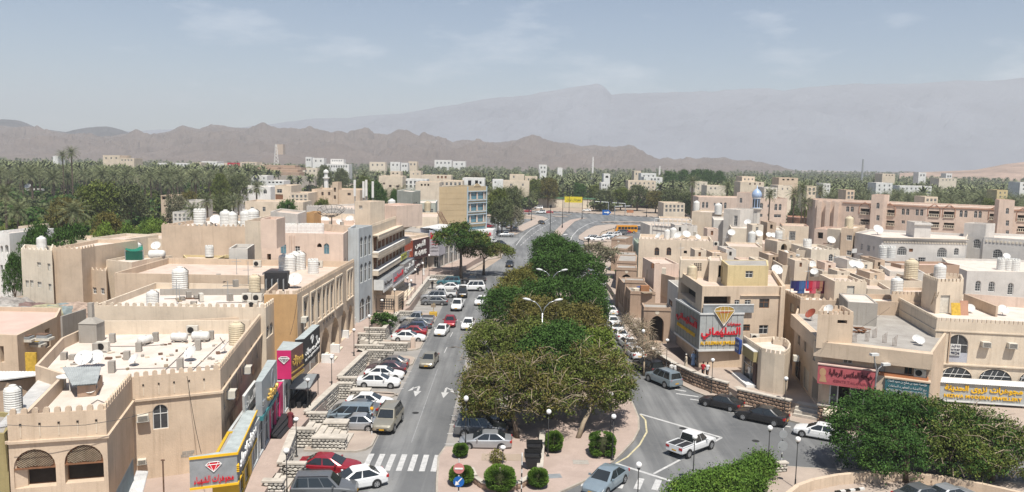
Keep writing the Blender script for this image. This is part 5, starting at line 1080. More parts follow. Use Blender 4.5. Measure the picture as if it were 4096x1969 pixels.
zt=9.3;a,b,c=P(1718,925,zt),P(1757,927,zt),P(1782,919,zt);lil=mat('pale_lilac_panel',(.52,.50,.54),.5,.06,2)
RR=signbox('shop_sign','pale lilac wrap-round sign with a big red R',[a,b,c,(c[0]-6,c[1]+3),(a[0]-1,a[1]+8)],4.0,zt,lil,lil);f7,g7=Fr(a,b),Fr(b,c)
lettering(RR,'R',f7,f7.l*.1,f7.l*.55,7.6,9.0,.02,redsign,bold=.03);lettering(RR,'R',g7,g7.l*.3,g7.l*.8,7.4,8.9,.02,redsign,bold=.03)
for k,(zz,mm)in enumerate(((6.9,redsign),(6.3,redsign),(5.6,blacksign),(4.9,blacksign))):lettering(RR,'\u0627\u0644\u0639\u0637\u0648\u0631',f7,f7.l*.12,f7.l*.88,zz,zz+.4,.02,mm)
d2=P(1853,903,zt);e2=(c[0],c[1]);qq=[e2,d2,(d2[0]-6,d2[1]+4),(e2[0]-6,e2[1]+4)]
S8=signbox('shop_sign','long dark brown sign with white Arabic letters before the office tower',qq,6.4,zt,mat('dark_brown_panel',(.10,.08,.075),.5,.06,2),None,whitem);g8=Fr(e2,d2);lettering(S8,'\u0623\u0632\u064A\u0627\u0621 \u0627\u0644\u062E\u0644\u064A\u062C',g8,g8.l*.05,g8.l*.92,6.9,8.9,.03,whitesign,ext=.12,bold=.03)
building('shop_building','grey-white shop building under the lilac and brown signs','building',[(a[0]+.3,a[1]+1),(b[0]-.2,b[1]+.4),(d2[0]-.5,d2[1]+.6),(d2[0]-10,d2[1]+8),(a[0]-8,a[1]+10)],8.6,lgrey,roofg,0,.3,None,None,{0:[('m',.8,3,1.4,3.7,'rg')],1:[('m',1+k*3.5,3.6+k*3.5,1.4,5.5,'rg')for k in range(5)]})
m_=[(-14.0,200.6),(-5.2,208.4),(-4.6,214.0),(-9,216),(-16,206)]
S9=signbox('shop_sign','white fascia with red letters round the foot of the office tower',m_,3.9,6.0,whitem,whitem,whitem);g9=Fr(m_[0],m_[1]);lettering(S9,'\u0627\u0644\u0646\u062C\u0645\u0629 \u0627\u0644\u0645\u062D\u0644\u0627\u062A',g9,1,g9.l-.7,4.3,5.6,.02,redsign,ext=.08,bold=.03)
building('shop_house','brown ground floor under the red-lettered fascia','shop',[(-14.0,202),(-6.4,209.2),(-6.6,213.6),(-12,214)],3.88,brownp,roofg,0,.1,None,None,{0:[('m',1,4,1.4,3.4,'rg'),('m',5,8,1.4,3.4,'rg')]})
z=12.5
building('house','huge blank sand coloured wall of the house behind the roofs','building',[P(645,900,z),P(805,905,z),P(1040,907,z),(-45,152),(-60,153)],z,sand,roofw,0,.6,'round',[0,1],{},.8)
z=11.7
building('house','off-white three-storey house with two rows of small barred windows at the left','building',quad(z,(83,996),(207,1004),(215,985)),z,ivory,roofw,0,.5,'tri',[0,1],{0:[(148,1050,164,1070,'rs'),(190,1055,202,1084,'rs'),(150,1128,166,1150,'rs'),(194,1136,206,1164,'rs'),(102,1122,116,1150,'rs'),(120,1122,134,1150,'rs')]},.7)
z=12.0
building('house','tall plain sand house with scalloped edge right of the off-white one','building',[P(207,992,z),P(325,997,z),P(381,985,z),(-56,115),(-62,115)],z,sand,roofw,0,.5,'tri',[0,1],{},.7)
building('house','lower step of the scalloped sand house with two barred windows','building',quad(8.9,(325,1075),(424,1085),(432,1060)),8.9,sand,roofw,0,.4,'tri',[0],{0:[(371,1150,386,1176,'rw'),(403,1153,418,1178,'rw'),(383,1258,397,1274,'rs')]},.7)
building('house','plain pale house face with flat white roof behind the concrete wall','building',[P(424,1040,10),P(526,1050,10),P(588,1037,10),(-50,113),(-56,113)],10,cream,roofw,0,.4,None,None,{1:[('m',.4,1.4,7.6,8.6,'rv')]})
building('house','sand box with a brown door on its right side','building',[P(490,1092,8.9),P(618,1094,8.9),P(663,1073,8.9),(-49,110),(-54,109)],8.9,sand,roofp,0,.4,'tri',[1],{1:[('m',.5,1.6,5.3,7.6,'rd')]},.55)
building('house','orange rooftop room behind the striped water tank','building',[P(660,1056,9.6),P(782,1060,9.6),P(815,1046,9.6),(-44,111),(-50,111)],9.6,orange,roofm,0,.3,None,None,{1:[('m',.5,1.5,6.6,8.8,'rv')]})
building('house','yellowish plastered rooftop room with a brown door','building',[P(746,1034,10.3),P(872,1034,10.3),P(906,1020,10.3),(-41,112),(-48,112)],10.3,yel,roofm,0,.3,None,None,{1:[('m',1,2,7.4,9.4,'rd')]})
building('roof_house','grey square stair tower standing before the blank sand wall','building',[P(915,994,12),P(990,995,12),P(1018,977,12),P(945,976,12)],12,lgrey,roofg,4,.4)
m=M()
def wallthing(name,label,pts,z0,z1,th,mm,cat='wall',cap=None):
 b=thing(name,label,cat,(pts[0][0],pts[0][1],z0));m=M()
 for a,c in zip(pts,pts[1:]):
  fr=Fr(a,c);fr.box(m,0,fr.l,z0,z1,-th,0,mm)
 part('wall',m,b)
 if cap:
  m=M()
  for a,c in zip(pts,pts[1:]):fr=Fr(a,c);fr.box(m,-.03,fr.l+.03,z1+.002,z1+.09,-th-.06,.06,cap)
  part('coping',m,b)
 return b
wallthing('roof_wall','long cream parapet wall at the back of the bottom left roof',[P(362,1340,8.05),P(1000,1335,8.05)],8.05,9.35,.2,cream)
wallthing('roof_wall','grey cement wall across the roofs with open-ended shadow',[P(640,1182,9.3),P(1090,1180,9.3)],9.3,10.0,.2,cement)
wallthing('roof_wall','weathered grey concrete wall slanting up left of the striped pipes',[P(250,1300,7),P(345,1268,7)],4,7.9,.2,cement)
z=7.0
Nn=building('house','sand coloured low house with a cluttered side wall at the left edge','building',[P(-60,1335,z),P(68,1342,z),P(226,1268,z),(-52,88),(-60,88)],z,sand,roofp,0,.5,None,None,{0:[(0,1385,16,1450,'rv')],1:[('m',6,7.2,4.2,6.2,'rv')]})
for k,(px,py,z0_,lb)in enumerate(((110,1365,6.0,'upper'),(150,1385,5.2,'lower'),(180,1360,6.2,'far'))):
 x,y=P(px,py,z0_);m=M();m.box(-.7,.7,-.5,.5,0,.25,acm);m.box(-.6,.5,-.45,.4,.26,.5,greym);m.box(-.8,.3,-.3,.5,.52,.6,woody if k==1 else rustm);tag(solo('storage_box',m,'%s pile of boxes fixed to the side of the low left house'%lb,'boxes'),None)
 COL.objects[-1].location=(x,y,z0_)
fy=M();x,y=P(128,1500,4.5);fy.box(x-.5,x+.5,y-.1,y+.1,4.5,6.6,woody);solo('board',fy,'yellow upright board between the low house and the white roof','board',loc=(x,y,4.5))
def corr(name,label,pts4,z4,m,n=26,t=.05):
 b=M();A_,B_,C_,D_=[Vector((p[0],p[1],h))for p,h in zip(pts4,z4)];rows=[]
 for i in range(2*n+1):
  s=i/(2*n);rows+=[tuple(A_.lerp(B_,s)+Vector((0,0,t*(i%2)))),tuple(D_.lerp(C_,s)+Vector((0,0,t*(i%2))))]
 b.add(rows,[(2*i,2*i+2,2*i+3,2*i+1)for i in range(2*n)],m);b.add([(v[0],v[1],v[2]-.06)for v in rows],[(2*i,2*i+1,2*i+3,2*i+2)for i in range(2*n)],m)
 return solo(name,b,label,'roof sheet',loc=tuple(A_))
whc=mat('white_sheet',(.72,.71,.69),.6,.12,1.2)
corr('sheet_roof','white corrugated roof running up from the left edge',[P(-80,1520,7.6),P(0,1520,7.6),P(252,1488,7.6),P(-80,1486,7.6)],[7.6]*4,whc)
corr('sheet_roof','white corrugated strip roof beside the pink terrace',[P(-20,1716,7.9),P(52,1702,7.9),P(246,1500,7.9),P(170,1500,7.9)],[7.9,7.9,7.9,7.9],whc,20)
wallthing('roof_wall','brown terrace wall along the white strip roof',[P(92,1672,7.9),P(243,1505,7.9)],4.0,7.85,.15,sand)
building('house','dark narrow yard wall under the white strip roof at the left edge','building',[P(-120,1735,7.0),P(26,1735,7.0),P(60,1650,7.0),P(-120,1640,7.0)],7.0,olive,roofg,0,.3)
building('house','lean-to below the white corrugated roof','building',[P(-60,1525,7.3),P(30,1530,7.3),P(200,1495,7.3),P(-60,1490,7.3)],7.3,tan,roofg,0,.2)
corr('sheet_fence','pale blue corrugated sheet standing along the front wall at the bottom left',[P(452,1990,5.4),P(533,1832,5.4),P(533,1832,5.4),P(452,1990,5.4)],[5.4,5.4,3.9,3.9],mat('blue_sheet',(.36,.43,.45),.6,.12,1.5),14,.03)
corr('sheet_roof','small white corrugated roof at the foot of the bottom left building',[P(505,1995,3.9),P(565,1995,3.9),P(593,1886,3.9),P(545,1884,3.9)],[3.9]*4,whc,10)
x,y=P(651,1838,5.2);m=M();m.tube([(x,y,1.3),(x,y,5.2)],.05,rustm);m.tube([(x-.12,y,5.15),(x+.12,y,5.15)],.05,rustm);solo('pole',m,'rusty pole standing before the bottom left building','pole',loc=(x,y,1.3))
rs=np.random.RandomState(77)
for k,(px,py,w,c,lb)in enumerate(((20,1232,3.2,(.45,.42,.38),'dirty white crumpled tarpaulin at the left edge'),(75,1240,3.0,(.30,.28,.26),'grey crumpled tarpaulin second from the left edge'),(130,1222,3.2,(.24,.16,.14),'dark reddish crumpled tarpaulin among the left yards'),(185,1232,3.4,(.40,.37,.24),'olive yellow crumpled tarpaulin among the left yards'),(240,1228,2.8,(.25,.30,.30),'bluish grey crumpled tarpaulin among the left yards'),(295,1222,3.4,(.44,.33,.26),'pinkish tan tarpaulin nearest the scalloped house'),(100,1270,2.6,(.42,.40,.38),'pale tarpaulin just behind the low left house'),(30,1200,3,(.36,.33,.30),'far dusty tarpaulin at the left edge'))):
 x,y=P(px,py,5.8);n=9;vs=[]
 for i in range(n+1):
  for j in range(n+1):
   u,v=i/n*2-1,j/n*2-1;vs.append((x+u*w,y+v*w*.8,4.4+1.7*(1-max(abs(u),abs(v))**3)+.5*mnoise.noise(Vector((u*2.3+k*5,v*2.3,k)))))
 m=M();m.add(vs,[(i*(n+1)+j,(i+1)*(n+1)+j,(i+1)*(n+1)+j+1,i*(n+1)+j+1)for i in range(n)for j in range(n)],mat('tarp_%d'%k,c,.9,.3,1.5));solo('tarpaulin',m,lb,'tarpaulin','tarpaulins over the left yards',loc=(x,y,5))
# ================================================================ STONE WALLS AND STAIRS
STONES={}
def stone_meshes(m):
 if m.name in STONES:return STONES[m.name]
 l=[]
 for k in range(6):
  rs=np.random.RandomState(60+k);n=7;b=M();o=[];i_=[]
  for i in range(n):
   a=2*PI*i/n+.3*rs.rand();r=.42+.08*rs.rand();o.append((r*1.12*math.cos(a),0,r*.92*math.sin(a)));i_.append((r*.8*math.cos(a),-1,r*.62*math.sin(a)))
  b.add(o+i_,[(i,(i+1)%n,n+(i+1)%n,n+i)for i in range(n)]+[tuple(range(n,2*n))],m);l.append(b.mesh('stone'))
 STONES[m.name]=l;return l
def stonewall(label,p0,p1,z0,z1,th=.45,m=stonew,sides='f',size=.36,cap=coping,group='stone walls',capz=.13,limit=280,ends=True):
 b=thing('stone_wall',label,'wall',(p0[0],p0[1],z0),group);fr=Fr(p0,p1);w=M();fr.box(w,0,fr.l,z0-.2,z1-capz,-th,0,stonej);part('core',w,b)
 c=M();fr.box(c,-.1,fr.l+.1,z1-capz,z1,-th-.08,.08,cap);part('coping',c,b)
 off=root_loc(b);ms=stone_meshes(m);rs=np.random.RandomState(int(abs(p0[0]*7+p0[1]*13))%9999);cnt=0;extra=M()
 faces=[fr]
 if 'b' in sides:faces.append(Fr(fr(fr.l,0,-th)[:2],fr(0,0,-th)[:2]))
 if ends:faces+=[Fr(fr(0,0,-th)[:2],p0),Fr(p1,fr(fr.l,0,-th)[:2])]
 for q in faces:
  nr=max(1,round((z1-capz-z0)/(size*.72)));hr=(z1-capz-z0)/nr;a=math.atan2(q.t[1],q.t[0])
  for j in range(nr):
   n=max(1,round(q.l/size));du=q.l/n
   for i in range(n):
    u=(i+.5+(.25 if j%2 else-.2)+.12*(rs.rand()-.5))*du;u=min(max(u,du*.42),q.l-du*.42);zz=z0+(j+.5)*hr;cnt+=1
    x,y,zz=q(u,zz,0)
    s=(du*1.0*(.9+.25*rs.rand()),.035+.05*rs.rand(),hr*1.02*(.92+.2*rs.rand()))
    if cnt<=limit:o=obj('stone',ms[rs.randint(6)],b,(x-off[0],y-off[1],zz-off[2]),a,s)
    else:
     h=.44;pts=[(u+dx*s[0]*h,zz+dz*s[2]*h)for dx,dz in((-1,-.4),(-.5,-1),(.5,-1),(1,-.3),(.9,.6),(0,1),(-.9,.6))]
     q.poly(extra,pts,s[1]*.8,m)
 if extra.f:e=part('stone_mass',extra,b);e['kind']='stuff'
 return b
LW='dry stone walls of the left terraces'
stonewall('long stone terrace wall beside the dark red sedan, bottom left',(-17.15,57.0),(-18.15,63.9),0.05,1.72,group=LW)
stonewall('stone cross wall above the dark red sedan',(-17.1,56.7),(-15.5,56.7),.05,1.72,.4,group=LW)
stonewall('low stone block by the bicycle at the nearest steps',(-15.5,55.9),(-14.1,55.9),.05,1.15,.5,group=LW)
stonewall('stone block at the lower end of the nearest steps',(-17.6,53.4),(-16.2,53.4),.05,1.72,.45,group=LW)
stonewall('small stone block below the nearest steps at the bottom edge',(-16.2,52.6),(-14.6,52.6),.05,1.0,.45,group=LW)
stonewall('tall stone cross wall left of the second flight of steps',(-18.6,64.2),(-16.7,64.2),.05,1.72,.45,group=LW)
stonewall('lower stone cross wall in front of the second flight of steps',(-16.7,63.6),(-13.9,63.6),.05,1.2,.9,group=LW)
stonewall('stone cross wall behind the second flight of steps',(-18.4,68.4),(-16.7,68.4),.05,1.72,.45,group=LW)
stonewall('stepped stone wall end beside the silver sedan',(-16.6,67.4),(-14.6,67.4),.05,1.2,1.0,group=LW)
stonewall('long stone terrace wall beside the near row of parked cars',(-18.35,68.9),(-17.65,77.6),0.05,1.72,group=LW)
stonewall('stone cross wall behind the near row of parked cars',(-17.8,77.9),(-16.3,77.9),.05,1.72,.45,group=LW)
stonewall('low stone block right of that cross wall',(-16.3,77.4),(-14.4,77.4),.05,1.15,.9,group=LW)
stonewall('stone cross wall at the foot of the second row',(-18.1,80.0),(-16.3,80.0),.05,1.72,.45,group=LW)
stonewall('long stone terrace wall beside the second row of parked cars',(-17.95,80.5),(-17.2,91.4),0.05,1.72,group=LW)
stonewall('stone cross wall behind the second row',(-17.3,91.9),(-14.2,91.9),.05,1.72,.45,group=LW)
stonewall('low stone wall reaching to the second island',(-15.6,90.0),(-12.4,90.0),.05,1.0,.5,group=LW)
stonewall('stone wall below the stepped terrace landing',(-19.3,94.3),(-15.8,94.3),.05,1.72,.45,group=LW)
stonewall('stone cross wall under the lamp at the stepped terraces',(-20.2,100.7),(-17.2,100.7),.05,1.72,.45,group=LW)
stonewall('stone block behind the cream-white sedan',(-17.0,98.3),(-13.4,98.3),.05,1.1,.5,group=LW)
stonewall('stone planter wall in front of the green shrub',(-20.0,103.9),(-17.1,103.9),.05,1.8,.45,group=LW)
stonewall('long stone wall beside the third row of parked cars',(-17.2,104.3),(-16.9,115.6),0.05,1.75,group=LW)
stonewall('stone cross wall below the patterned kiosk',(-17.0,116.2),(-13.8,116.2),.05,1.72,.45,group=LW)
stonewall('stone block at the end of the third row',(-15.6,114.0),(-13.2,114.0),.05,1.1,.5,group=LW)
stonewall('long stone wall beside the fourth row of parked cars',(-16.4,122.5),(-16.1,152.0),0.05,1.7,size=.5,group=LW)
stonewall('stone wall behind the teal off-roader',(-16.2,153.2),(-11.8,153.2),.05,1.75,.5,size=.45,group=LW)
def steps(label,x0,x1,y0,y1,z0,z1,n,m=coping,axis='x'):
 b=thing('steps',label,'steps',((x0+x1)/2,y0,z0),'stone steps');dz=(z1-z0)/n
 for k in range(n):
  w=M()
  if axis=='x':d=(x1-x0)/n;w.box(min(x0,x0+d*(k+1)),max(x0,x0+d*(k+1))if False else x0+d*(n-k),y0,y1,z0+k*dz,z0+(k+1)*dz-.003*0,m)
  part('step',w,b)
 return b
steps('steps between stone walls beside the bicycle, bottom left',-17.4,-14.2,53.9,55.8,.02,1.3,7)
steps('wide flight of steps between stone walls left of the silver sedan',-17.9,-13.9,64.7,67.3,.15,1.3,7)
steps('flight of steps beyond the near row of cars',-18,-14.6,78.4,79.5,.15,1.3,6)
steps('steps up to the stepped terrace',-18.8,-14.0,92.5,94.2,.15,1.3,6)
steps('steps below the green shrub',-19.6,-16.4,98.9,100.6,.15,1.3,6)
stonewall('low stone wall running back from the curved bed in the median',(2.75,59.4),(3.25,67.6),.15,.75,.35,stoneb,'fb',.4,group='low stone walls of the median')
cv=[P(1878,1880,.5),P(1893,1915,.5),P(1925,1938,.5),P(1975,1952,.5),P(2030,1952,.5),P(2085,1938,.5),P(2130,1912,.5),P(2168,1885,.5)]
CW=thing('curved_wall','low curved stone wall sweeping behind the clipped bushes at the median tip','wall',(cv[3][0],cv[3][1],.15));m=M()
for a,b in zip(cv,cv[1:]):Fr(a,b).box(m,-.02,Fr(a,b).l+.02,.15,.62,-.3,0,stoneb)
part('wall',m,CW);off=root_loc(CW);rs=np.random.RandomState(5)
for a,b in zip(cv,cv[1:]):
 q=Fr(a,b);n=max(2,int(q.l/.42))
 for i in range(n):obj('stone',stone_meshes(stoneb)[i%6],CW,tuple(np.array(q((i+.5)*q.l/n,.38,0))-np.array(off)),math.atan2(q.t[1],q.t[0]),(q.l/n*.98,.05,.42))
m=M()
for a,b in zip(cv,cv[1:]):Fr(a,b).box(m,-.04,Fr(a,b).l+.04,.622,.70,-.35,.05,coping)
part('coping',m,CW)
stonewall('pale stone wall stub at the right end of the hedge',P(3056,1888,.3),P(3148,1880,.3),.15,.95,.35,stonew,'f',.36)
# ================================================================ RIGHT SIDE
wp=[(17.9,96.0),(18.1,93.0),(19.3,88.2),(20.6,85.0),(22.0,82.4),(23.3,80.9)]
for i,(a,b)in enumerate(zip(wp,wp[1:])):stonewall('brown stone parapet along the right pavement, %s stretch'%['farthest','second','middle','fourth','nearest'][i],a,b,.15,1.7,.45,stoneb,'f',.45,group='brown stone parapet under the jewellery shop',ends=i in(0,4))
stonewall('brown stone wall behind the black sedans',(23.9,78.9),(28.0,75.2),.15,1.65,.5,stoneb,'f',.45)
stonewall('square brown stone block between two flights of steps',(30.2,73.4),(32.2,72.2),.15,1.9,1.1,stoneb,'f',.42)
def step_run(label,a,b,n,z0,z1,tread,m=coping):
 fr=Fr(a,b);t=thing('steps',label,'steps',(a[0],a[1],z0),'steps of the right platform');dz=(z1-z0)/n
 for k in range(n):w=M();fr.box(w,0,fr.l,z0+k*dz,z0+(k+1)*dz-.004,-tread*n-.5,-tread*k,m);part('step',w,t)
step_run('three pale steps right of the brown wall behind the second black sedan',(28.3,74.8),(30.3,73.4),4,.15,1.24,.35)
step_run('pale steps right of the square stone block, beside the dark tree',(32.2,72.0),(35.5,70.2),4,.15,1.24,.35)
step_run('narrow steps between the two brown walls',(23.3,80.4),(24.0,79.3),4,.15,1.24,.3)
z=10.85
fS=[(22.4,89.4),(32.3,89.9),(34.2,104),(22.3,101.5)]
fS=[P(2810,1146,z),P(3143,1146,z),P(3098,1082,z),P(2716,1084,z)]
S=building('shop_building','tan three-storey building behind the grey jewellery sign','building',fS,z,sand,roofm,1.2,.55,None,None,{0:[(2979,1200,3003,1221,'rg'),(3037,1196,3077,1233,'rk'),(2938,1200,2958,1219,'rg'),(3036,1301,3072,1337,'rg'),(2972,1298,3000,1325,'rk'),(2815,1186,2922,1219,'rv')],3:[('m',1.5,9.5,8.2,9.6,'rv'),('m',9.9,12,1.5,4,'rg')]},capm=sand,pth=.35)
frS=Fr(fS[0],fS[1]);frS3=Fr(fS[3],fS[0])
m=M();frS.box(m,4.6,9.6,9.75,9.8,.003,.2,sand);frS.box(m,9.4,9.65,1.3,10.8,.002,.35,sand);part('pilaster',m,S)
pz=13.1
building('roof_house','pale yellow rooftop house with a grey slab roof on the jewellery building','building',[P(2912,1062,pz),P(3075,1064,pz),P(3070,1040,pz),P(2885,1040,pz)],pz,yel,roofg,10.3,.06,None,None,{0:[(2982,1084,3012,1112,'rg')],3:[('m',.5,1.6,10.5,12.4,'rv')]})
building('roof_house','cream stair block with a pattern of round holes on the jewellery building','building',[P(2722,1040,12.6),P(2840,1043,12.6),P(2838,1028,12.6),P(2720,1026,12.6)],12.6,cream,roofm,10.3,.3,None,None,{0:[]})
bl=COL.objects;frq=Fr(P(2722,1040,12.6),P(2840,1043,12.6));hb_=[o for o in bl if o.name.startswith('roof_house')][-1]
for i in range(4):
 for j in range(4):
  u,zz=frq.px(2779+i*8,1056+j*8);m=M();m.add([frq(u+.11*math.cos(a),zz+.11*math.sin(a),.01)for a in np.linspace(0,2*PI,9)[:-1]],[tuple(range(8))],voidm);part('vent_hole',m,hb_)
building('roof_house','narrow cream stair door tower on the jewellery building','building',[P(2838,1042,13),P(2890,1045,13),P(2886,1025,13),P(2838,1025,13)],13,cream,roofm,10.3,.2,None,None,{0:[(2873,1062,2889,1110,'rv')]})
zs1,zs0=7.75,3.45
c0=P(2802,1256,zs1);r0=P(2976,1254,zs1);l0=P(2704,1197,zs1)
SB=[l0,c0,r0,(r0[0]+.5,r0[1]+3.5),(l0[0]+4.0,l0[1]+1.2)]
gp=mat('sign_panel_grey',(.40,.41,.395),.5,.08,2);gpd=mat('sign_panel_shaded',(.22,.235,.215),.5,.08,2)  # second panel is a darker copy, shade painted on the sign's side faces
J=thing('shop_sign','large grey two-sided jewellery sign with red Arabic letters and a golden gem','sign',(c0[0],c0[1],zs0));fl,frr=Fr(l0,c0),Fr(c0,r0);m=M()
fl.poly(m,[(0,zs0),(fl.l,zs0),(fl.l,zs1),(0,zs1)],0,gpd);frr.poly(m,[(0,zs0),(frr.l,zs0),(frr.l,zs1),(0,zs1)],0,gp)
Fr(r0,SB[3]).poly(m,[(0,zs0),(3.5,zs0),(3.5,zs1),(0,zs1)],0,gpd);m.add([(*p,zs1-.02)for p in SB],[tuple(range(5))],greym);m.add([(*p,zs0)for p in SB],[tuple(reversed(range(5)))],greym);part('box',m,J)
for q in(fl,frr):
 for za,zb in((zs0-.12,zs0+.08),(zs1-.1,zs1+.1)):m=M();q.box(m,-.05,q.l+.05,za,zb,.003,.1,whitem);part('edge_tube',m,J)
 n_=7 if q is frr else 8
 for k in range(1,n_):m=M();u=q.l*k/n_;q.box(m,u-.015,u+.015,zs0+.1,zs1-.1,.002,.012,black);part('panel_joint',m,J)
W_=frr.l
lettering(J,'\u0627\u0644\u0633\u0644\u064A\u0645\u0627\u0646\u064A',frr,W_*.03,W_*.93,4.75,6.2,.02,redsign,ext=.12,bold=.025);lettering(J,'\u0645\u062C\u0648\u0647\u0631\u0627\u062A',frr,W_*.62,W_*.93,6.25,6.75,.02,redsign,ext=.08,bold=.02)
lettering(J,'AL SULEIMANI JEWELLERY',frr,W_*.02,W_*.93,4.0,4.5,.02,yelsign,ext=.1,bold=.02)
lettering(J,'\u0627\u0644\u0633\u0644\u064A\u0645\u0627\u0646\u064A',fl,fl.l*.08,fl.l*.9,5.4,6.6,.02,redsign,ext=.12,bold=.025);lettering(J,'AL SULEIMANI JEWELLERY',fl,fl.l*.12,fl.l*.85,4.55,5.1,.02,yelsign,ext=.1,bold=.02);lettering(J,'\u0645\u062C\u0648\u0647\u0631\u0627\u062A',fl,fl.l*.6,fl.l*.9,6.6,7.0,.02,redsign)
gw=2.5;gu=W_*.53;gz=8.1;g_=M();pz_=[(gu-gw/2,gz),(gu-gw*.42,gz+.35),(gu-gw*.2,gz+.55),(gu+gw*.2,gz+.55),(gu+gw*.42,gz+.35),(gu+gw/2,gz),(gu,gz-1.75)]
n=7;g_.add([frr(u,zz,.2)for u,zz in pz_]+[frr(u,zz,.12)for u,zz in pz_],[tuple(reversed(range(n)))]+[(i,(i+1)%n,n+(i+1)%n,n+i)for i in range(n)]+[tuple(range(n,2*n))],goldsign);ge=part('gem_emblem',g_,J)
l=M()
for i in range(7):l.tube([frr(*pz_[i],.21),frr(*pz_[(i+1)%7],.21)],.03,whitesign,4)
l.tube([frr(gu-gw/2,gz,.21),frr(gu+gw/2,gz,.21)],.025,whitesign,4)
for x in(-.55,0,.55):l.tube([frr(gu+x,gz,.21),frr(gu,gz-1.75,.21)],.02,whitesign,4);l.tube([frr(gu+x,gz,.21),frr(gu+x*.7,gz+.55,.21)],.02,whitesign,4)
part('gem_outline',l,ge);lettering(J,'\u0627\u0644\u0633\u0644\u064A\u0645\u0627\u0646\u064A',frr,gu-.7,gu+.7,gz-.3,gz+.0,.22,redsign)
m=M();pt=P(2960,1215,8.9);frS.box(m,.1,6.2,7.8,8.7,.3,.36,greym);frS.box(m,.1,6.2,8.7,8.82,.25,.42,whitem);part('balcony_board',m,S)
gq=[(l0[0]+1.2,l0[1]+1.0),(c0[0]+.9,c0[1]+1.4),(r0[0]-.2,r0[1]+1.2),(r0[0]+.4,r0[1]+4),(l0[0]+4.5,l0[1]+5)]
building('shop_house','shuttered grey-brown shop front with pillar under the grey jewellery sign','shop',gq,3.6,mat('shutter_brown',(.21,.185,.16),.7,.1,1.5),roofg,1.2,.05,None,None,{0:[('m',1.0,3.8,1.35,3.2,'rg'),('m',4.5,8,1.35,3.2,'rg')]})
step_run('low pale plinth before the closed shutters',(gq[1][0]+.2,gq[1][1]-.5),(gq[2][0]+.1,gq[2][1]-.7),1,1.2,1.65,.7)
m=M();m.prism([(gq[0][0]-2.2,gq[0][1]-.5),(gq[1][0]-1.1,gq[1][1]-2.2),(gq[1][0]+.2,gq[1][1]-.4),(gq[0][0],gq[0][1]+.2)],1.21,1.235,mat('dark_tile',(.07,.05,.045),.5,.1,2));solo('tiled_floor',m,'dark tiled floor strip below the sign',kind='structure')
z=5.45
fR=[P(2972,1354,z),P(3047,1405,z),P(3100,1415,z),P(3140,1420,z),P(3158,1405,z),P(3163,1388,z),P(3155,1374,z),P(3140,1364,z),P(3100,1358,z),P(3098,1346,z)]
Rn=building('shop_building','small cream building with battlements and a rounded right corner','building',fR,z,cream,roofw,1.2,.55,'square',[0,1,2,3,4,5,6,7],{0:[('m',.4,4.7,1.35,3.9,'rg')]},.42)
f0=Fr(fR[0],fR[1]);ac_roof(3018,1366,4.9,0,'cream air conditioner on the roof of the small rounded building',1.1)
s=thing('shop_sign','small blue sign with white lettering beside the jewellery sign','sign',(fR[0][0],fR[0][1],4));m=M();f0.box(m,-.3,1.2,3.9,5.5,.5,.8,mat('blue_panel',(.03,.07,.25),.5));part('box',m,s);fb=Fr(f0(-.3,0,.8)[:2],f0(1.2,0,.8)[:2]);lettering(s,'\u0627\u0644\u062E\u0644\u064A\u062C',fb,.15,1.35,4.8,5.2,.01,whitesign);lettering(s,'GULF',fb,.2,1.3,4.3,4.6,.01,whitesign)
s=thing('shop_sign','dark green-brown sign board over the narrow clothes shop','sign',(fR[0][0],fR[0][1],3.8));m=M();f0.box(m,1.4,4.9,4.0,5.1,.05,.5,olive);f0.box(m,1.4,4.9,5.1,5.18,.0,.55,whitem);part('box',m,s)
m=M();f0.box(m,0,4.9,1.2,1.5,.05,1.1,white);f0.box(m,4.0,4.9,1.5,3.8,.05,.15,mat('dark_red_board',(.05,.02,.02),.6));part('threshold',m,Rn)
sh=M();f0.box(sh,3.0,3.5,2.3,3.0,.25,.33,whitep);f0.box(sh,2.8,3.7,2.75,2.95,.26,.32,whitep);solo('shirt',sh,'white shirt hanging in the doorway of the narrow clothes shop','shirt',loc=f0(3.2,2.6,.3))
ac_wall(Fr(fR[5],fR[6]),3172,1440,'white air conditioner jutting from the rounded corner above the alley',1.1)
z=8.2
fT=[P(3182,1254,z),P(3300,1362,z),P(3730,1410,z),P(3706,1395,z),(47,82),P(3590,1290,z),(44,95),(34,93)]
fT=[P(3182,1256,z),P(3300,1362,z),P(3731,1410,z),(46.5,80.5),(47.2,93.5),(35.5,94)]
T=building('shop_building','tan building with a projecting plain parapet above the pink tailor sign','building',fT,z,sand,roofg,1.2,.55,None,None,{1:[(3373,1420,3410,1455,'rg'),(3494,1438,3541,1500,'rs'),(3618,1448,3650,1498,'rk'),('m',.9,4.4,1.4,4.1,'rv')],0:[('m',2,3,5.2,6.6,'rv'),('m',5,6,5.2,6.6,'rv'),('m',9,10,5.2,6.6,'rs'),('m',1.5,4,1.4,3.6,'rk'),('m',5.5,8,1.4,3.6,'rs'),('m',9.5,12,1.4,3.6,'rv')]})
frT1=Fr(fT[1],fT[2]);m=M();frT1.box(m,-.9,frT1.l,6.75,8.19,.004,.9,sand);Fr(fT[0],fT[1]).box(m,0,Fr(fT[0],fT[1]).l+.5,6.75,8.185,.004,.5,sand);part('projecting_parapet',m,T)
tp=mat('pink_sign_panel',(.50,.12,.13),.6,.12,1.5)
u0=frT1.px(3290,1480)[0];u1=frT1.px(3450,1500)[0]
s=thing('shop_sign','faded pink tailor sign with dark Arabic letters over a glass door','sign',(fT[1][0],fT[1][1],4));m=M();frT1.box(m,-.4,4.6,4.15,6.0,.02,1.0,tp);frT1.box(m,-.45,4.65,6.0,6.1,.02,1.05,mat('pale_pink_edge',(.62,.45,.38)));part('box',m,s)
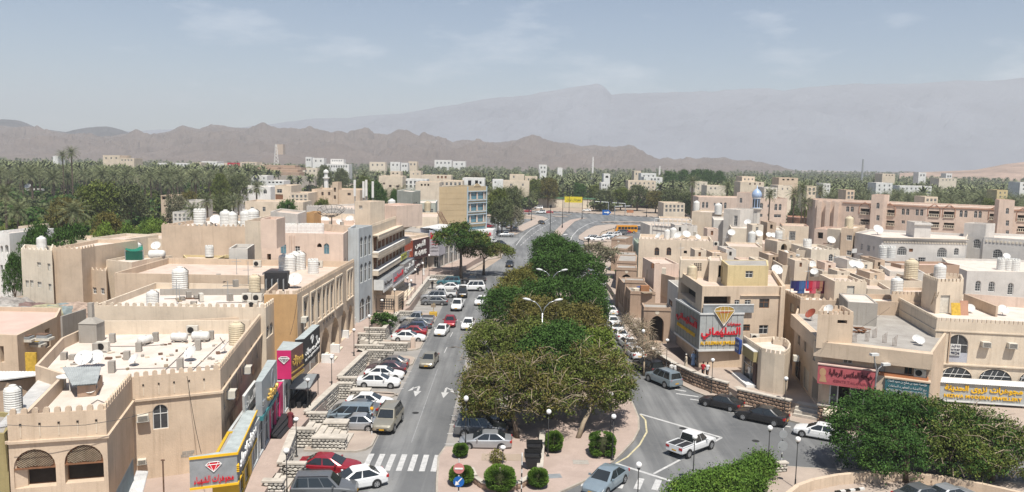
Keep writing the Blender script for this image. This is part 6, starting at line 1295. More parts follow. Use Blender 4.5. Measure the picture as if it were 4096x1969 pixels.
fb=Fr(frT1(-.4,0,1.0)[:2],frT1(4.6,0,1.0)[:2]);lettering(s,'\u062E\u064A\u0627\u0637\u0629 \u0627\u0644\u0645\u0644\u0627\u0628\u0633 \u0627\u0644\u0631\u062C\u0627\u0644\u064A\u0629',fb,1.0,4.8,5.0,5.75,.01,mat('dark_red_letter',(.09,.015,.02)),ext=.04,bold=.02);lettering(s,'GENTS TAILORING',fb,1.4,4.6,4.5,4.75,.01,mat('faint_letter',(.35,.07,.09)))
m=M();fb.poly(m,[(.45+.3*math.cos(a),5.3+.42*math.sin(a))for a in np.linspace(0,2*PI,13)[:-1]],.012,mat('tan_emblem',(.55,.33,.18)));fb.poly(m,[(.15,4.35),(.85,4.35),(.7,4.95),(.3,4.95)],.012,mat('tan_emblem',(.55,.33,.18)));part('head_emblem',m,s)
for a,b in((.7,1.5),(2.5,3.8)):
 m=M();frT1.box(m,a,b,1.45,4.0,.02,.07,whitem);frT1.box(m,a+.12,b-.12,1.9,3.85,.03,.09,glass);part('glass_door',m,T)
m=M();frT1.box(m,4.75,frT1.l,4.2,5.6,.02,.8,sand);part('fascia',m,T);m=M();frT1.box(m,4.65,8.4,1.25,4.2,.02,.3,terra);frT1.box(m,4.9,9,5.6,5.85,.02,.6,mat('orange_board',(.45,.19,.09)));part('red_wall',m,T)
for i in range(6):
 m=M();frT1.box(m,4.9+(i%2)*.45,5.2+(i%2)*.45,2.2+(i//2)*.5,2.55+(i//2)*.5,.3,.32,ivory);part('poster',m,T)
m=M();frT1.box(m,5.9,7.5,2.0,3.6,.3,.35,glass);part('shop_window',m,T)
step_run('wide pale steps in front of the tailor door',frT1(.3,0,1.6)[:2],frT1(4.6,0,1.6)[:2],3,1.2,1.6,.4,ivory)
ut=frT1.px(3540,1530)[0];s=thing('shop_sign','teal shop sign with white Arabic and English lines above the dark trees','sign',(*frT1(ut,0)[:2],4));m=M();frT1.box(m,ut,frT1.l-.1,3.4,5.5,.82,1.0,mat('teal_sign_panel',(.05,.15,.17),.5,.1,2));frT1.box(m,ut-.05,frT1.l,5.5,5.62,.6,1.05,sand);part('box',m,s);fb=Fr(frT1(ut,0,1.0)[:2],frT1(frT1.l-.1,0,1.0)[:2])
lettering(s,'\u0645\u0624\u0633\u0633\u0629 \u062D\u0645\u0648\u062F \u0628\u0646 \u0635\u0627\u0644\u062D \u0628\u0646 \u062D\u0645\u0648\u062F \u0644\u0644\u062A\u062C\u0627\u0631\u0629',fb,.2,fb.l-.2,5.1,5.45,.01,whitesign);lettering(s,'\u0628\u064A\u0639 \u0627\u0644\u0623\u0642\u0645\u0634\u0629 \u0648 \u0627\u0644\u0639\u0637\u0648\u0631 \u0648 \u0627\u0644\u0633\u0627\u0639\u0627\u062A',fb,.3,fb.l-.2,4.65,5.05,.01,whitesign)
lettering(s,'HAMOOD BIN SALEH BIN HAMOOD TRAD.EST',fb,.15,fb.l-.2,4.35,4.58,.01,whitesign);lettering(s,'SALE OF TEXTILES, PERFUMES & WATCHES',fb,.15,fb.l-.2,4.05,4.28,.01,whitesign)
for k,(px,py)in enumerate(((3680,1470),(3678,1500))):ac_wall(frT1,px,py+8,'%s of the two white outdoor units stacked on the tailor building'%['upper','lower'][k],1.1,'split')
building('roof_house','tan stair house with battlements on the tailor building','building',[P(3272,1257,10.9),P(3415,1262,10.9),P(3372,1236,10.9),P(3290,1234,10.9)],10.9,sand,roofm,7.6,.35,'square',None,{0:[(3350,1281,3389,1295,'rv')]},.42)
z=9.4
fU=[P(3569,1188,z),P(3747,1284,z),P(4200,1306,z),(68,92),(50,97)]
U=building('apartment_building','yellowish corner building with battlements and a to-let board in its arched window','building',fU,z,cream,roofw,1.2,.6,'square',[0,1],{1:[(3790,1338,3872,1450,'ag')],0:[('m',3,3.6,6.2,7.2,'rv')]},.42,[(8.35,.12,.1),(4.9,.14,.18)])
frU=Fr(fU[1],fU[2]);ua=frU.px(3790,1420)[0];ub=frU.px(3872,1420)[0]
m=M();frU.box(m,ua,ub,frU.px(3830,1450)[1],frU.px(3830,1412)[1],-.1,-.02,plaster('lilac_grey',(.42,.43,.47)));part('lower_panel',m,U)
m=M();frU.box(m,1.3,1.42,5.0,8.3,.002,.12,tan);part('pilaster',m,U)
bd=thing('rent_board','white flat for rent board tied in the arched window','sign',frU((ua+ub)/2,6.3,.1));x0,zb=frU.px(3797,1420);x1,zt_=frU.px(3843,1377)
m=M();frU.box(m,x0,x1,zb,zt_,.05,.1,whitem);part('board',m,bd);bb=mat('blue_black_letter',(.02,.02,.05))
H_=zt_-zb;lettering(bd,'\u0634\u0642\u0629 \u0644\u0644\u0625\u064A\u062C\u0627\u0631',frU,x0+.08,x1-.08,zb+H_*.66,zb+H_*.95,.105,bb);lettering(bd,'FLAT FOR RENT',frU,x0+.08,x1-.08,zb+H_*.42,zb+H_*.58,.105,bb,bold=.02);lettering(bd,'99812346',frU,x0+.08,x1-.08,zb+H_*.06,zb+H_*.36,.105,bb,bold=.03)
ac_wall(frU,3938,1385,'cream window air conditioner nearest the to-let board',1.15);ac_wall(frU,4043,1390,'cream window air conditioner at the right edge of the yellowish building',1.15)
def fan(u0,u1,z0_,z1_,lb):
 m=M();us=[u0+(u1-u0)*(1-math.cos(PI*i/14))/2 for i in range(15)];frU.poly(m,[(u,z0_+(z1_-z0_)*math.sin(PI*i/14))for i,u in enumerate(us)][::-1],.01,glass);w=part('fan_window',m,U);f_=M();c_=(u0+u1)/2
 for a,b in((-.85,-.4),(-.4,-.05),(-.1,.35),(.35,.8)):
  f_.tube([frU(c_+(u1-u0)/2*a,z0_,.04),frU(c_+(u1-u0)/2*(a+.25),z0_+(z1_-z0_)*.8,.04)],.03,whitem,4)
 f_.tube([frU(u0+.2,z0_+.35,.04),frU(u1-.2,z0_+.35,.04)],.03,whitem,4)
 pr=[frU(u0+(u1-u0)*(1-math.cos(PI*i/14))/2,z0_+(z1_-z0_)*math.sin(PI*i/14),.05)for i in range(15)];f_.tube(pr,.05,cream,4);part('frame',f_,w)
for a,b in((3757,3886),(3912,4046),(4073,4200)):ua,ub=frU.px(a,1520)[0],frU.px(b,1520)[0];fan(ua,ub,3.6,4.75,'')
s=thing('shop_sign','grey jewellery sign with yellow letters and a white striped awning edge','sign',(*frU(0,0)[:2],2));ue=frU.px(4082,1570)[0];m=M();frU.box(m,-.1,ue,1.55,3.35,.1,1.5,gp);frU.box(m,-.15,ue+.1,1.45,1.57,.1,1.6,whitem);frU.box(m,-.15,.0,1.5,3.4,.1,1.6,whitem);frU.box(m,ue,ue+.15,1.5,3.4,.1,1.6,whitem);part('box',m,s);fb=Fr(frU(-.1,0,1.5)[:2],frU(ue,0,1.5)[:2])
lettering(s,'\u0645\u062C\u0648\u0647\u0631\u0627\u062A \u0646\u0632\u0648\u0649 \u0627\u0644\u062D\u062F\u064A\u062B\u0629',fb,.8,fb.l-.5,2.45,3.25,.01,yelsign,ext=.08,bold=.03);lettering(s,'NIZWA MODERN JEWELLERY',fb,.8,fb.l-.5,1.8,2.25,.01,yelsign,ext=.08,bold=.02)
aw=M();n_=44
for i in range(n_):frU.poly(aw,[(ue*i/n_,3.4),(ue*(i+.55)/n_,3.4)],0,whitem)if False else None
pts=[]
for i in range(2*n_+1):u=ue*i/(2*n_);d_=.03*(i%2);pts+=[frU(u,3.42+d_,1.7),frU(u,3.7+d_,.6)]
aw.add(pts,[(2*i,2*i+2,2*i+3,2*i+1)for i in range(2*n_)],whitem);part('awning_edge',aw,s)
UT=12.4
building('roof_house','yellowish tower house with battlements and a grey metal door on the corner building','building',[P(3692,1106,UT),P(3751,1128,UT),P(3855,1128,UT),P(3846,1108,UT),P(3780,1102,UT)],UT,cream,roofm,8.8,.35,'square',None,{1:[(3760,1182,3798,1257,'rs')],0:[]},.42)
building('roof_house','low battlemented roof room behind the leaning ladder','building',[P(3568,1178,10.1),P(3690,1180,10.1),P(3700,1150,10.1),P(3600,1150,10.1)],10.1,sand,roofm,4,.35,'square',[0],{},.42)
wallthing('roof_wall','tan wall dividing the terraces right of the tower house',[P(3855,1175,10),P(3985,1225,10)],8,10,.2,tan)
wallthing('roof_wall','long pink-tan terrace wall with drying clothes at the right edge',[P(3870,1176,10),P(4140,1195,10)],7.5,10,.2,pink)
def arcade(label,x,y,w,d,z1,ops,zc=5.9,dirn=(0,1),zb=.15):
 pass
za=5.95
AR1=[P(2576,1232,za),P(2684,1237,za),P(2660,1222,za),P(2582,1222,za)]
e0,e1=P(2576,1230,za),P(2684,1234,za);w_=math.hypot(e1[0]-e0[0],e1[1]-e0[1])
f1,f2_=P(2520,1150,za),P(2605,1152,za)
def seg(label,a,b,c,d_,z1,fops,lops,cr=True,low=.2,mm=arcw):
 return building('arcade',label,'arcade',[a,b,c,d_],z1,mm,roofg,.2,low,None,None,{0:fops,3:lops})
a,b=e0,e1;L1=(f1[0],f1[1]);
nrm=unit(a,(a[0]+.35,a[1]+15))[0]
def seg2(label,px0,px1,py,z1,depth,front,side,drift=.02):
 a,b=P(px0,py,z1),P(px1,py+3,z1);u_,w=unit(a,b);n_=(-u_[1],u_[0]);n_=(n_[0]+drift,n_[1]);fo=[('m',w*.24,w*.76,1.25,z1-1.1,'pv')]if front else[]
 so_=[('m',1.2+k*2.1,2.4+k*2.1,1.3,z1-1.4,'pv')for k in range(side)]
 o=building('arcade',label,'arcade',[a,b,(b[0]+n_[0]*depth,b[1]+n_[1]*depth),(a[0]+n_[0]*depth,a[1]+n_[1]*depth)],z1,arcw,roofg,.2,.2,None,None,{0:fo,3:so_})
 fr=Fr(a,b);m=M();fr.box(m,-.06,w+.06,z1-.45,z1-.3,.003,.08,arcw);part('cornice',m,o)
 if front:
  m=M();m.add([fr(w/2+.28*math.cos(t),z1-.62+.28*math.sin(t)-.05,.02)for t in np.linspace(0,2*PI,13)[:-1]],[tuple(range(12))],ivory);part('round_emblem',m,o)
 return o,a,b
seg2('near pavilion of the brown arcade with one tall pointed arch',2576,2684,1229,5.95,3.2,True,0)
seg2('long low middle part of the brown arcade with a littered roof',2522,2622,1165,5.3,14.2,False,6,-.06)
seg2('second brown pavilion behind the littered roof',2500,2580,1120,6.3,3.2,False,0)
seg2('tall brown pavilion with a pointed arch in the middle of the arcade',2466,2548,1070,7.0,4.0,True,0)
seg2('brown arcade part with two stepped roofs behind the tall pavilion',2468,2545,1043,6.6,10,False,4)
seg2('far stepped part of the brown arcade',2462,2545,1018,6.4,6,True,2)
seg2('low linking part of the far arcade',2446,2510,992,6.3,10,False,4)
seg2('farthest brown pavilion of the arcade by the bus car park',2446,2503,953,6.6,8,True,3)
def bq(name,label,cat,z,fl,fr_,depth,m,roof=roofm,zb=0,par=.5,mer=None,medges=None,ops={},step=.55,brx=None,**k):
 A,B_=P(*fl,z),P(*fr_,z);t,l=unit(A,B_);n=(-t[1],t[0]);return building(name,label,cat,[A,B_,(B_[0]+n[0]*depth,B_[1]+n[1]*depth),(A[0]+n[0]*depth,A[1]+n[1]*depth)],z,m,roof,zb,par,mer,medges,ops,step,**k)
bq('house','cream house with arched wooden windows and a crowded roof behind the arcade','building',9.6,(2556,955),(2852,966),11,cream,roofm,0,.6,'round',[0],{0:[(2618,990,2637,1022,'ak'),(2666,990,2685,1022,'ak'),(2799,994,2817,1028,'ak'),(2735,1003,2748,1015,'rv'),(2826,1007,2841,1020,'rd')],3:[('m',1.5+i*3,2.4+i*3,5.5,7.3,'av')for i in range(3)]},.8)
bq('house','tan balcony block projecting over the lane beside the cream house','building',7.2,(2586,1078),(2700,1110),7,tan,roofp,3.6,.9)
bq('house','pinkish house wall above the lane left of the jewellery building','building',8.8,(2618,1055),(2716,1056),8,pink,roofm,0,.3)
bq('house','weathered grey-white house between the lane and the jewellery building','building',8.0,(2672,1120),(2712,1150),9,lgrey,roofg,0,.3,ops={3:[('m',2+i*2,3+i*2,4,5.6,'rg')for i in range(3)],0:[(2674,1200,2690,1225,'rk')]})
bq('house','green and cream narrow side building at the far lane','building',7.5,(2534,960),(2556,985),14,plaster('pale_green',(.33,.40,.32)),roofm,0,.5,'round')
bq('house','pale house with a long plain wall and small merlons by the bus car park','building',8.5,(2600,902),(2790,905),12,lgrey,roofm,0,.6,'square',[0],{},.9)
bq('house','long cream wall house right of the far road','building',8.2,(2640,880),(2770,884),16,cream,roofm,0,.6)
bq('house','grey-white house with a tall grille window and square tower','building',13.0,(2896,836),(2962,840),8,lgrey,roofw,0,.4,ops={0:[(2935,862,2950,905,'rw')]})
bq('house','cream house step left of the grey-white tower house','building',10.5,(2768,846),(2894,852),12,cream,roofw,0,.5)
bq('house','pale grey house with a shaded left wall in front of the minaret','building',9.8,(2855,880),(3000,885),14,lgrey,roofw,0,.4)
bq('house','long pale house wall in the middle of the crowded roofs','building',8.8,(2925,912),(3140,920),12,ivory,roofw,0,.5)
bq('house','cream house with one square barred window and a stepped cornice','building',9.3,(3130,902),(3236,906),9,cream,roofp,0,.5,ops={0:[(3156,925,3182,962,'rw')]},capm=terra)
bq('house','low house with a gabled tan roof left of the arched doorway','building',8.6,(2915,985),(3050,990),9,cream,roofm,0,.3,ops={})
bq('house','cream stair tower with a pointed arched doorway and a bird-dark opening','building',9.8,(3110,966),(3166,966),5,cream,roofm,0,.3,ops={0:[(3124,975,3148,1010,'pv')]})
bq('house','pinkish courtyard house behind the gabled roof','building',8.6,(3050,975),(3112,978),8,pink,roofm,0,.3,ops={0:[(3062,982,3075,1010,'rd'),(3085,982,3100,1008,'rv')]})
bq('house','off-white house with a pointed barred window','building',9.4,(3245,998),(3360,1000),10,ivory,roofw,0,.5,'square',[0],{0:[(3314,1016,3333,1046,'pw')]},.8)
bq('house','sandy wing with a brown door left of the off-white house','building',8.9,(3185,1000),(3245,1004),8,cream,roofm,0,.4,ops={0:[(3187,1026,3198,1056,'rd')]})
bq('house','narrow sand house with stacked square windows and terracotta band','building',12.0,(3366,912),(3414,915),12,sand,roofw,0,.4,ops={0:[(3386,941,3408,962,'rw'),(3386,1002,3408,1022,'rw')]})
bq('house','small pink terrace house with a laundry opening','building',10.4,(3258,915),(3365,922),10,pink,roofp,0,.6,ops={0:[(3270,930,3292,955,'rv')]},capm=terra)
bq('house','white box house behind the small pink terrace house','building',11,(3310,915),(3362,920),10,ivory,roofw,0,.4)
bq('house','flat dusty roof with low parapets in front of the off-white house','building',8.4,(3130,1062),(3320,1068),12,cream,roofm,0,.5)
bq('house','flat roof with white beams and blue-grey pipes beyond the drying clothes','building',8.7,(3290,1085),(3560,1090),13,cream,roofw,0,.6)
bq('house','tan house wall carrying two air conditioners above the dark alley','building',9.3,(3140,1170),(3202,1200),15,tan,roofw,0,.6,'round',[0],{0:[(3160,1215,3176,1250,'rs'),(3188,1222,3200,1262,'rv')]},.5)
bq('house','sand terrace with battlements under the drying clothes','building',9.2,(3204,1202),(3390,1206),12,sand,roofw,0,.6,'round',[0],{},.7)
bq('house','cream rooftop room with a blue-grey double door','building',11.4,(3340,1126),(3468,1130),6,cream,roofm,7,.4,'tri',[0],{0:[(3387,1144,3417,1195,'rs')]},.6)
bq('house','grey shed with corrugated side on the roofs left of the leaning ladder','building',10.2,(3392,1208),(3512,1215),6,cement,roofw,6,.08,ops={0:[]})
bq('house','low cream house roof at the centre right with a potted plant','building',8.7,(3470,1155),(3570,1160),9,cream,roofm,0,.5)
bq('house','house with long dusty roof left of the tower house','building',9.0,(3480,1120),(3690,1125),12,cream,roofm,0,.5)
bq('house','pale house with the big cream water drum','building',9.3,(3560,1085),(3700,1092),11,lgrey,roofm,0,.5)
bq('house','brown faced lower house with slotted parapet before the grey villa','building',9.4,(3540,1045),(3606,1060),10,brownp,roofp,0,.4)
gv=plaster('villa_grey',(.60,.57,.53),.2);gv2=plaster('villa_shade',(.36,.33,.31),.2)
z=11.2
V1=[P(3420,930,z),P(3528,950,z),P(3865,958,z),(97,164),(80,172)]
VA=building('villa','large grey villa with white framed arched windows and a square tower','building',V1,z,gv,roofw,0,.5,None,None,{1:[(3541,984,3562,1012,'aw'),(3588,986,3628,1022,'aw'),(3748,990,3788,1030,'aw'),(3815,992,3836,1022,'aw'),(3636,995,3652,1008,'rd'),(3672,1030,3702,1056,'rw'),(3744,1072,3784,1112,'rw')],0:[(3443,974,3450,1000,'rw'),(3468,980,3480,1006,'rw'),(3492,984,3498,1002,'rw')]},capm=ivory)
fv=Fr(V1[1],V1[2])
for k in range(30):m=M();u=.4+k*fv.l/30;fv.box(m,u,u+.35,z-1.0,z-.6,.003,.12,ivory);part('dentil',m,VA)
m=M();fv.box(m,-.3,fv.l+.3,z-.3,z-.05,.003,.35,gv);fv.box(m,-.3,fv.l+.3,z-.05,z+.06,.003,.45,ivory);part('cornice',m,VA)
vt=bq('villa_tower','square tower of the large grey villa with one arched window','building',13.8,(3660,890),(3726,892),5,gv,roofw,0,.4,ops={0:[(3676,950,3702,986,'aw')]},capm=ivory)
m=M();ft=Fr(P(3660,890,13.8),P(3726,892,13.8));ft.box(m,-.2,ft.l+.2,13.3,13.6,.003,.3,gv);part('cornice',m,vt)
z=11.0
V2=[P(3935,948,z),P(4150,962,z),(122,165),(104,170)]
VB=building('villa','second grey villa at the right edge with arched white window','building',V2,z,gv,roofw,0,.5,None,None,{0:[(3970,997,4010,1034,'aw')]},capm=ivory);fv=Fr(V2[0],V2[1])
for k in range(14):m=M();u=.4+k*fv.l/14;fv.box(m,u,u+.35,z-1.0,z-.6,.003,.12,ivory);part('dentil',m,VB)
bq('villa_tower','square tower of the second grey villa with an arched window','building',13.6,(3858,892),(3945,898),5,gv,roofw,0,.4,ops={0:[(3892,956,3924,994,'aw'),(3886,1038,3922,1056,'rw')]},capm=ivory)
z=7.6
V3=[P(3797,1058,z),P(3869,1084,z),P(4180,1090,z),(108,148),(84,150)]
building('villa','single-storey grey house with three arched lattice windows at the right','building',V3,z,gv,roofw,0,.4,None,None,{1:[(3900,1123,3924,1166,'aw'),(3953,1126,3980,1168,'aw'),(4030,1132,4054,1180,'aw')]},capm=ivory)
def balc(b,fr,x0,y0,x1,y1,top=True):
 u0,zt=fr.px(x0,y0);u1,zb=fr.px(x1,y1);u1=max(u1,u0+2);m=M();fr.box(m,u0,u1,zb+.0,zb+.12,.003,.25,ivory);fr.box(m,u0,u1,zb+.8,zb+.92,.003,.25,ivory);w=part('balustrade',m,b)
 n=int((u1-u0)/.4)
 for i in range(n):m=M();u=u0+(i+.5)*(u1-u0)/n;fr.box(m,u-.07,u+.07,zb+.12,zb+.8,.05,.2,ivory);part('baluster',m,w)
z=14.5
HP=[P(3262,800,z),P(3372,805,z),P(3706,822,z),P(4250,842,z)];HP+=[(HP[3][0]+3,HP[3][1]+14),(HP[0][0]+3,HP[0][1]+14)]
ops={2:[],1:[]}
def arow(L,xs,y0,y1,c):
 for x in xs:L.append((x,y0+(x-3400)*.048,x+13,y1+(x-3400)*.048,c))
L1_=[]
arow(L1_,(3384,3402),826,848,'ag');arow(L1_,(3384,3402),872,890,'rg');arow(L1_,(3503,),808,835,'ag');arow(L1_,(3503,),856,876,'rg');arow(L1_,(3606,3624,3662,3680),824,850,'ag');arow(L1_,(3606,),872,885,'rg')
for x0,x1 in((3441,3478),(3541,3578)):y=(x0-3400)*.048;L1_+=[(x0,833+y,x1,856+y,'rv'),(x0,876+y,x1,896+y,'rv')]
L2_=[]
for x0,x1 in((3715,3757),(3775,3817),(3958,3997),(4070,4110)):y=(x0-3400)*.048;L2_+=[(x0,829+y,x1,852+y,'rv'),(x0,874+y,x1,894+y,'rv')]
arow(L2_,(3838,3857,3896,3914),820,848,'ag');arow(L2_,(4030,),800,824,'ag');arow(L2_,(4030,),856,872,'rg')
PH=building('apartment_building','long pink apartment block with arched balconies and balustrades','building',HP,z,pink,roofm,0,.5,None,None,{1:L1_,2:L2_})
fh1,fh2=Fr(HP[1],HP[2]),Fr(HP[2],HP[3])
for fr,L_ in((fh1,L1_),(fh2,L2_)):
 for o in L_:
  if o[4]=='rv':balc(PH,fr,o[0],o[1],o[2],o[3]+3)
 for o in L_[:]:
  if o[4]=='rv' and(o[3]-(o[0]-3400)*.048)<860:
   ua,zz=fr.px(o[0]-4,o[1]);ub,_=fr.px(o[2]+4,o[1]);m=M();cpt=(ua+ub)/2;m.tube([fr(ua,zz-1.5,.05),fr(ua,zz+.6,.05),fr(ua+(ub-ua)*.2,zz+1.4,.05),fr(cpt,zz+2.0,.05),fr(ub-(ub-ua)*.2,zz+1.4,.05),fr(ub,zz+.6,.05),fr(ub,zz-1.5,.05)],.12,terra,4);part('arch_moulding',m,PH)
 m=M();fr.box(m,0,fr.l,z-.55,z-.35,.003,.2,terra);part('cornice',m,PH)
fh0=Fr(HP[0],HP[1])
for k in range(3):m=M();u=fh0.l*(k+.4)/3.2;fh0.box(m,u,u+1.2,1,z-.3,.003,1.4,pink);part('buttress',m,PH)
for x0,x1,y in((3487,3536,779),(3998,4060,800)):bq('tower','pink stair tower rising from the long apartment block, %s'%('left one' if x0<3600 else 'right one'),'building',17,(x0,y),(x1,y+2),6,pink,roofp,0,.4,capm=terra,ops={0:[((x0+x1)//2-6,y+32,(x0+x1)//2+7,y+56,'ag'),((x0+x1)//2-6,y+82,(x0+x1)//2+7,y+104,'rg'),((x0+x1)//2-6,y+122,(x0+x1)//2+7,y+136,'rg')]})
z=13.0
H2=[P(2794,788,z),P(2944,792,z),P(3150,795,z)];H2+=[(H2[2][0]+1,H2[2][1]+13),(H2[0][0]+1,H2[0][1]+13)]
building('apartment_building','pink apartment block with paired arched windows behind the blue domed minaret','building',H2,z,pink,roofm,0,.5,None,None,{0:[(2808,808,2818,832,'ag'),(2823,808,2833,832,'ag'),(2855,812,2862,824,'rg'),(2878,810,2889,834,'ag'),(2896,810,2906,834,'ag'),(2812,848,2832,860,'rg')],1:[(3040,812,3052,836,'ag'),(3070,818,3078,830,'rg'),(3098,816,3109,842,'ag'),(3115,816,3126,842,'ag'),(3038,856,3050,868,'rg'),(3070,856,3077,867,'rg'),(3096,858,3124,870,'rg')]},capm=terra)
bq('tower','pink stair tower of the block behind the minaret','building',15.5,(2948,770),(3000,772),6,pink,roofp,0,.4,capm=terra,ops={0:[(2958,792,2969,812,'ag')]})
bq('gate_house','pink gate building with an arched canopy between the two pink blocks','building',8.0,(3150,868),(3250,872),8,terra,roofp,0,.4)
mnx,mny=58.5,208;bq_=PY(3022,880,225);mx_=bq_[0];MN=thing('minaret','octagonal minaret with a glazed blue onion dome','minaret',(mx_,225,0));zz0=PY(3022,832,225)[2];zz1=PY(3022,792,225)[2];zt=PY(3022,753,225)[2]
m=M();m.lathe([(1.25,0),(1.25,zz0-1.4),(1.5,zz0-.6),(1.75,zz0-.3),(1.75,zz0)],8,lgrey,(mx_,225,0));part('shaft',m,MN)
bdome=mat('blue_glaze',(.22,.33,.52),.35,.15,1.5,spec=.6,col2=(.42,.50,.62));m=M();h=zt-zz1
m.lathe([(1.1,zz0),(1.1,zz1)],8,bdome,(mx_,225,0));ln=part('lantern',m,MN)
for k in range(8):
 a=2*PI*(k+.5)/8;m=M();c,s_=math.cos(a),math.sin(a);r_=1.1*math.cos(PI/8)+.03;w_=.28
 m.add([(mx_+c*r_-s_*w_*i,225+s_*r_+c*w_*i,zq)for i,zq in((-1,zz0+.2),(1,zz0+.2),(1,zz1-.7),(0,zz1-.3),(-1,zz1-.7))],[(0,1,2,3,4)],glass);part('window',m,ln)
m=M();m.lathe([(1.15,zz1),(1.35,zz1+h*.12),(1.42,zz1+h*.3),(1.33,zz1+h*.5),(1.0,zz1+h*.7),(.5,zz1+h*.87),(.14,zz1+h*.97),(.05,zt+.9)],16,bdome,(mx_,225,0));part('dome',m,MN,True)
m=M();m.lathe([(1.3,zz1-.15),(1.3,zz1+.1)],8,white,(mx_,225,0));part('ring',m,MN)
# ================================================================ THE TOWN BEYOND
CM=dict(c=cream,i=ivory,w=white,s=sand,p=pink,g=lgrey,y=yel,t=tan,b=cement)
OCC=[];FRONT=[]
def tb(label,x0,yt,x1,Y,c,d=12,wins=(),zb=0,mer=None,name='house',cat='building',**k):
 A_,B_=PY(x0,yt,Y),PY(x1,yt+(x1-x0)*.019,Y);z=A_[2];FRONT.append((A_[0],B_[0],Y,z));OCC.append(((A_[0]+B_[0])/2,Y+d/2,abs(B_[0]-A_[0])/2+1.5,d/2+2))
 if not wins and x1-x0>22:
  n_=max(2,int((x1-x0)/17));s_=9 if Y<350 else 6;wins=wr(x0+3,x1-3,n_,yt+8,yt+8+s_*1.3,'rg',s_)+(wr(x0+3,x1-3,n_,yt+24,yt+24+s_*1.3,'rg',s_)if Y<460 else[])
 return building(name,label,cat,[A_[:2],B_[:2],(B_[0],Y+d),(A_[0],Y+d)],z,CM[c],{'w':roofw,'g':roofg}.get(c,roofm),zb,.5,mer,[0]if mer else None,{0:list(wins)},1.2)
def wr(x0,x1,n,y0,y1,c,w=9):return[(x0+(x1-x0)*(i+.5)/n-w/2,y0,x0+(x1-x0)*(i+.5)/n+w/2,y1,c)for i in range(n)]
